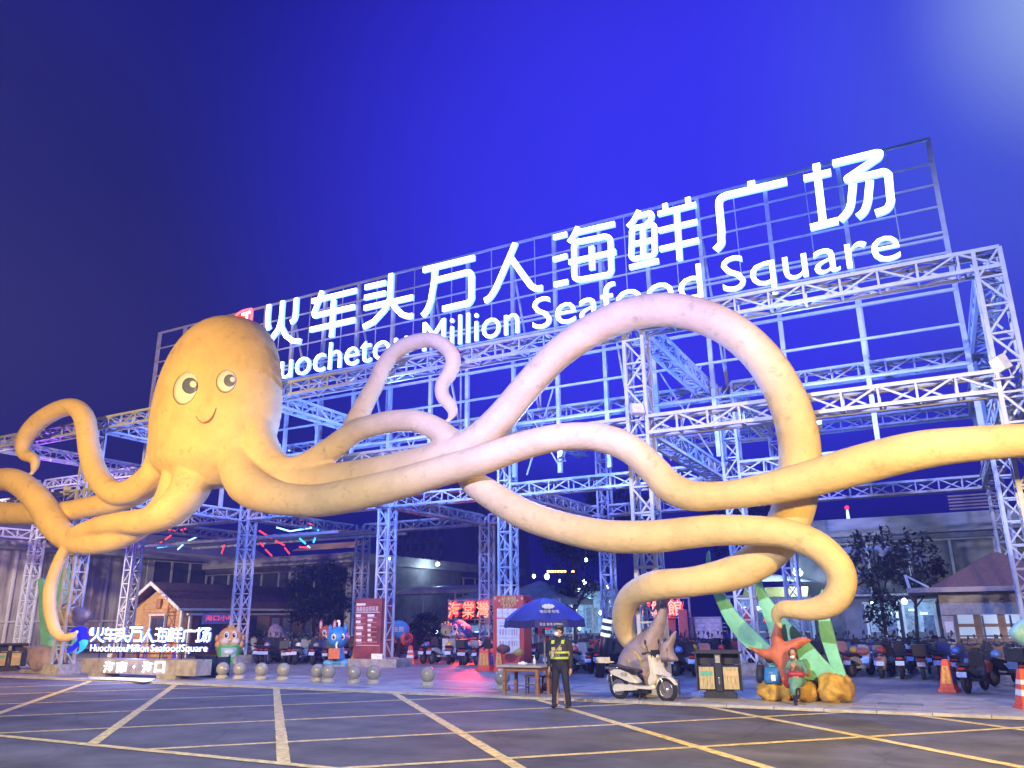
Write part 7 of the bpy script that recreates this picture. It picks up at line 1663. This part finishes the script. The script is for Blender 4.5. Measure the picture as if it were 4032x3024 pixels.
# ================================================================== lamps and floodlights
def floodlight(loc, label, tgt, face_m, s=.26):
    t = thing('floodlight', label, 'floodlight', loc, 0, 'floodlights on the steel frame'); d = (Vector(tgt)-Vector(loc)).normalized(); q = d.to_track_quat('-Y', 'Z').to_matrix(); loc = Vector(loc)
    mb = MB(); mb.box(loc, (s*1.2, s*.5, s), q); mb.build('housing', mat('lamp_housing', (.50, .50, .50), .5), t)
    mb = MB(); mb.box(loc+q @ Vector((0, -s*.27, 0)), (s*1.05, .012, s*.85), q); mb.build('lens', face_m, t)
    mb = MB(); mb.bar(loc+q @ Vector((-s*.66, 0, 0)), loc+Vector((-s*.5, 0, -s*1.0)), .02); mb.bar(loc+q @ Vector((s*.66, 0, 0)), loc+Vector((s*.5, 0, -s*1.0)), .02); mb.box(loc+Vector((0, 0, -s*1.02)), (s*1.2, .06, .03)); mb.build('bracket', steel, t)
warm_lens = mat('warm_lens', (.9, .8, .5), .3, emit=(1, .80, .35), es=2.2, var=0); fill_blue_lens = mat('fill_blue_lens', (.4, .5, 1), .3, emit=(.25, .4, 1), es=4, var=0); dull_lens = mat('dull_lens', (.6, .62, .6), .2)
floodlight(tuple(at('z2', 1440, 1260, 19.85)), 'floodlight with yellow lens on the right end tower', tuple(at('v', 1700, 1000, 18)), warm_lens, .34)
floodlight(tuple(at('z3', 240, 690, 19.8)), 'white floodlight on the front tower beside the big looping arm', tuple(at('v', 1500, 700, 17)), dull_lens, .30)
floodlight(tuple(at('h1', 838, 1345, 19.9)), 'small floodlight on the lower front beam at the far left', tuple(at('v', 150, 900, 18)), dull_lens, .22)
for i, (p, b, tg) in enumerate(FILL_BLUE): floodlight(b, ('first', 'second', 'third', 'fourth')[i]+' blue fill lamp added inside the frame below the lettering', tg, fill_blue_lens, .24)  # fixtures added to carry the blue fill
floodlight(VIOLET[1], 'violet floodlight inside the frame at the far left', VIOLET[2], mat('violet_lens', (.5, .3, 1), .3, emit=(.4, .12, 1), es=3, var=0), .24)
# unseen posts: left and right street lamps, plus posts added to carry fill spots
for i, (p, c, e, tg, s) in enumerate(UNSEEN_SPOTS):
    if i in (3, 5, 6): continue           # added fill heads for arm, kiosk and right tower share other posts
    base = Vector((p[0]-(1.6 if i != 0 else 1.4)*(1 if p[0] < 0 else -1), p[1]-.8, 0)); t = thing('unseen_lamp_post', ('street lamp beyond the left edge', 'street lamp beyond the right edge', 'unseen street lamp behind the viewer with added fill heads', '', 'fill lamp added for the yard beyond the left edge')[i], 'street lamp', tuple(base), 0, 'street lamps of the road')
    mb = MB(); mb.tube([base, base+Vector((0, 0, 4)), base+Vector((0, 0, p[2]+.5))], [.09, .075, .06], 12); mb.lathe([(0, 0), (.2, 0), (.18, .3), (.1, .35)], base, 14); mb.build('pole', steel, t)
    mb = MB(); mb.tube(crv([tuple(base+Vector((0, 0, p[2]+.45))), tuple(base.lerp(Vector(p), .5)+Vector((0, 0, p[2]*.5+.6))), (p[0], p[1], p[2]+.25)], 6), .04, 8); mb.build('arm', steel, t)
    mb = MB(); mb.box((p[0], p[1], p[2]+.27), (.6, .3, .10)); mb.box((p[0]+.4, p[1], p[2]+.52), (.3, .2, .1)); mb.build('lamp_head', mat('lamp_housing', (.50, .50, .50), .5), t)
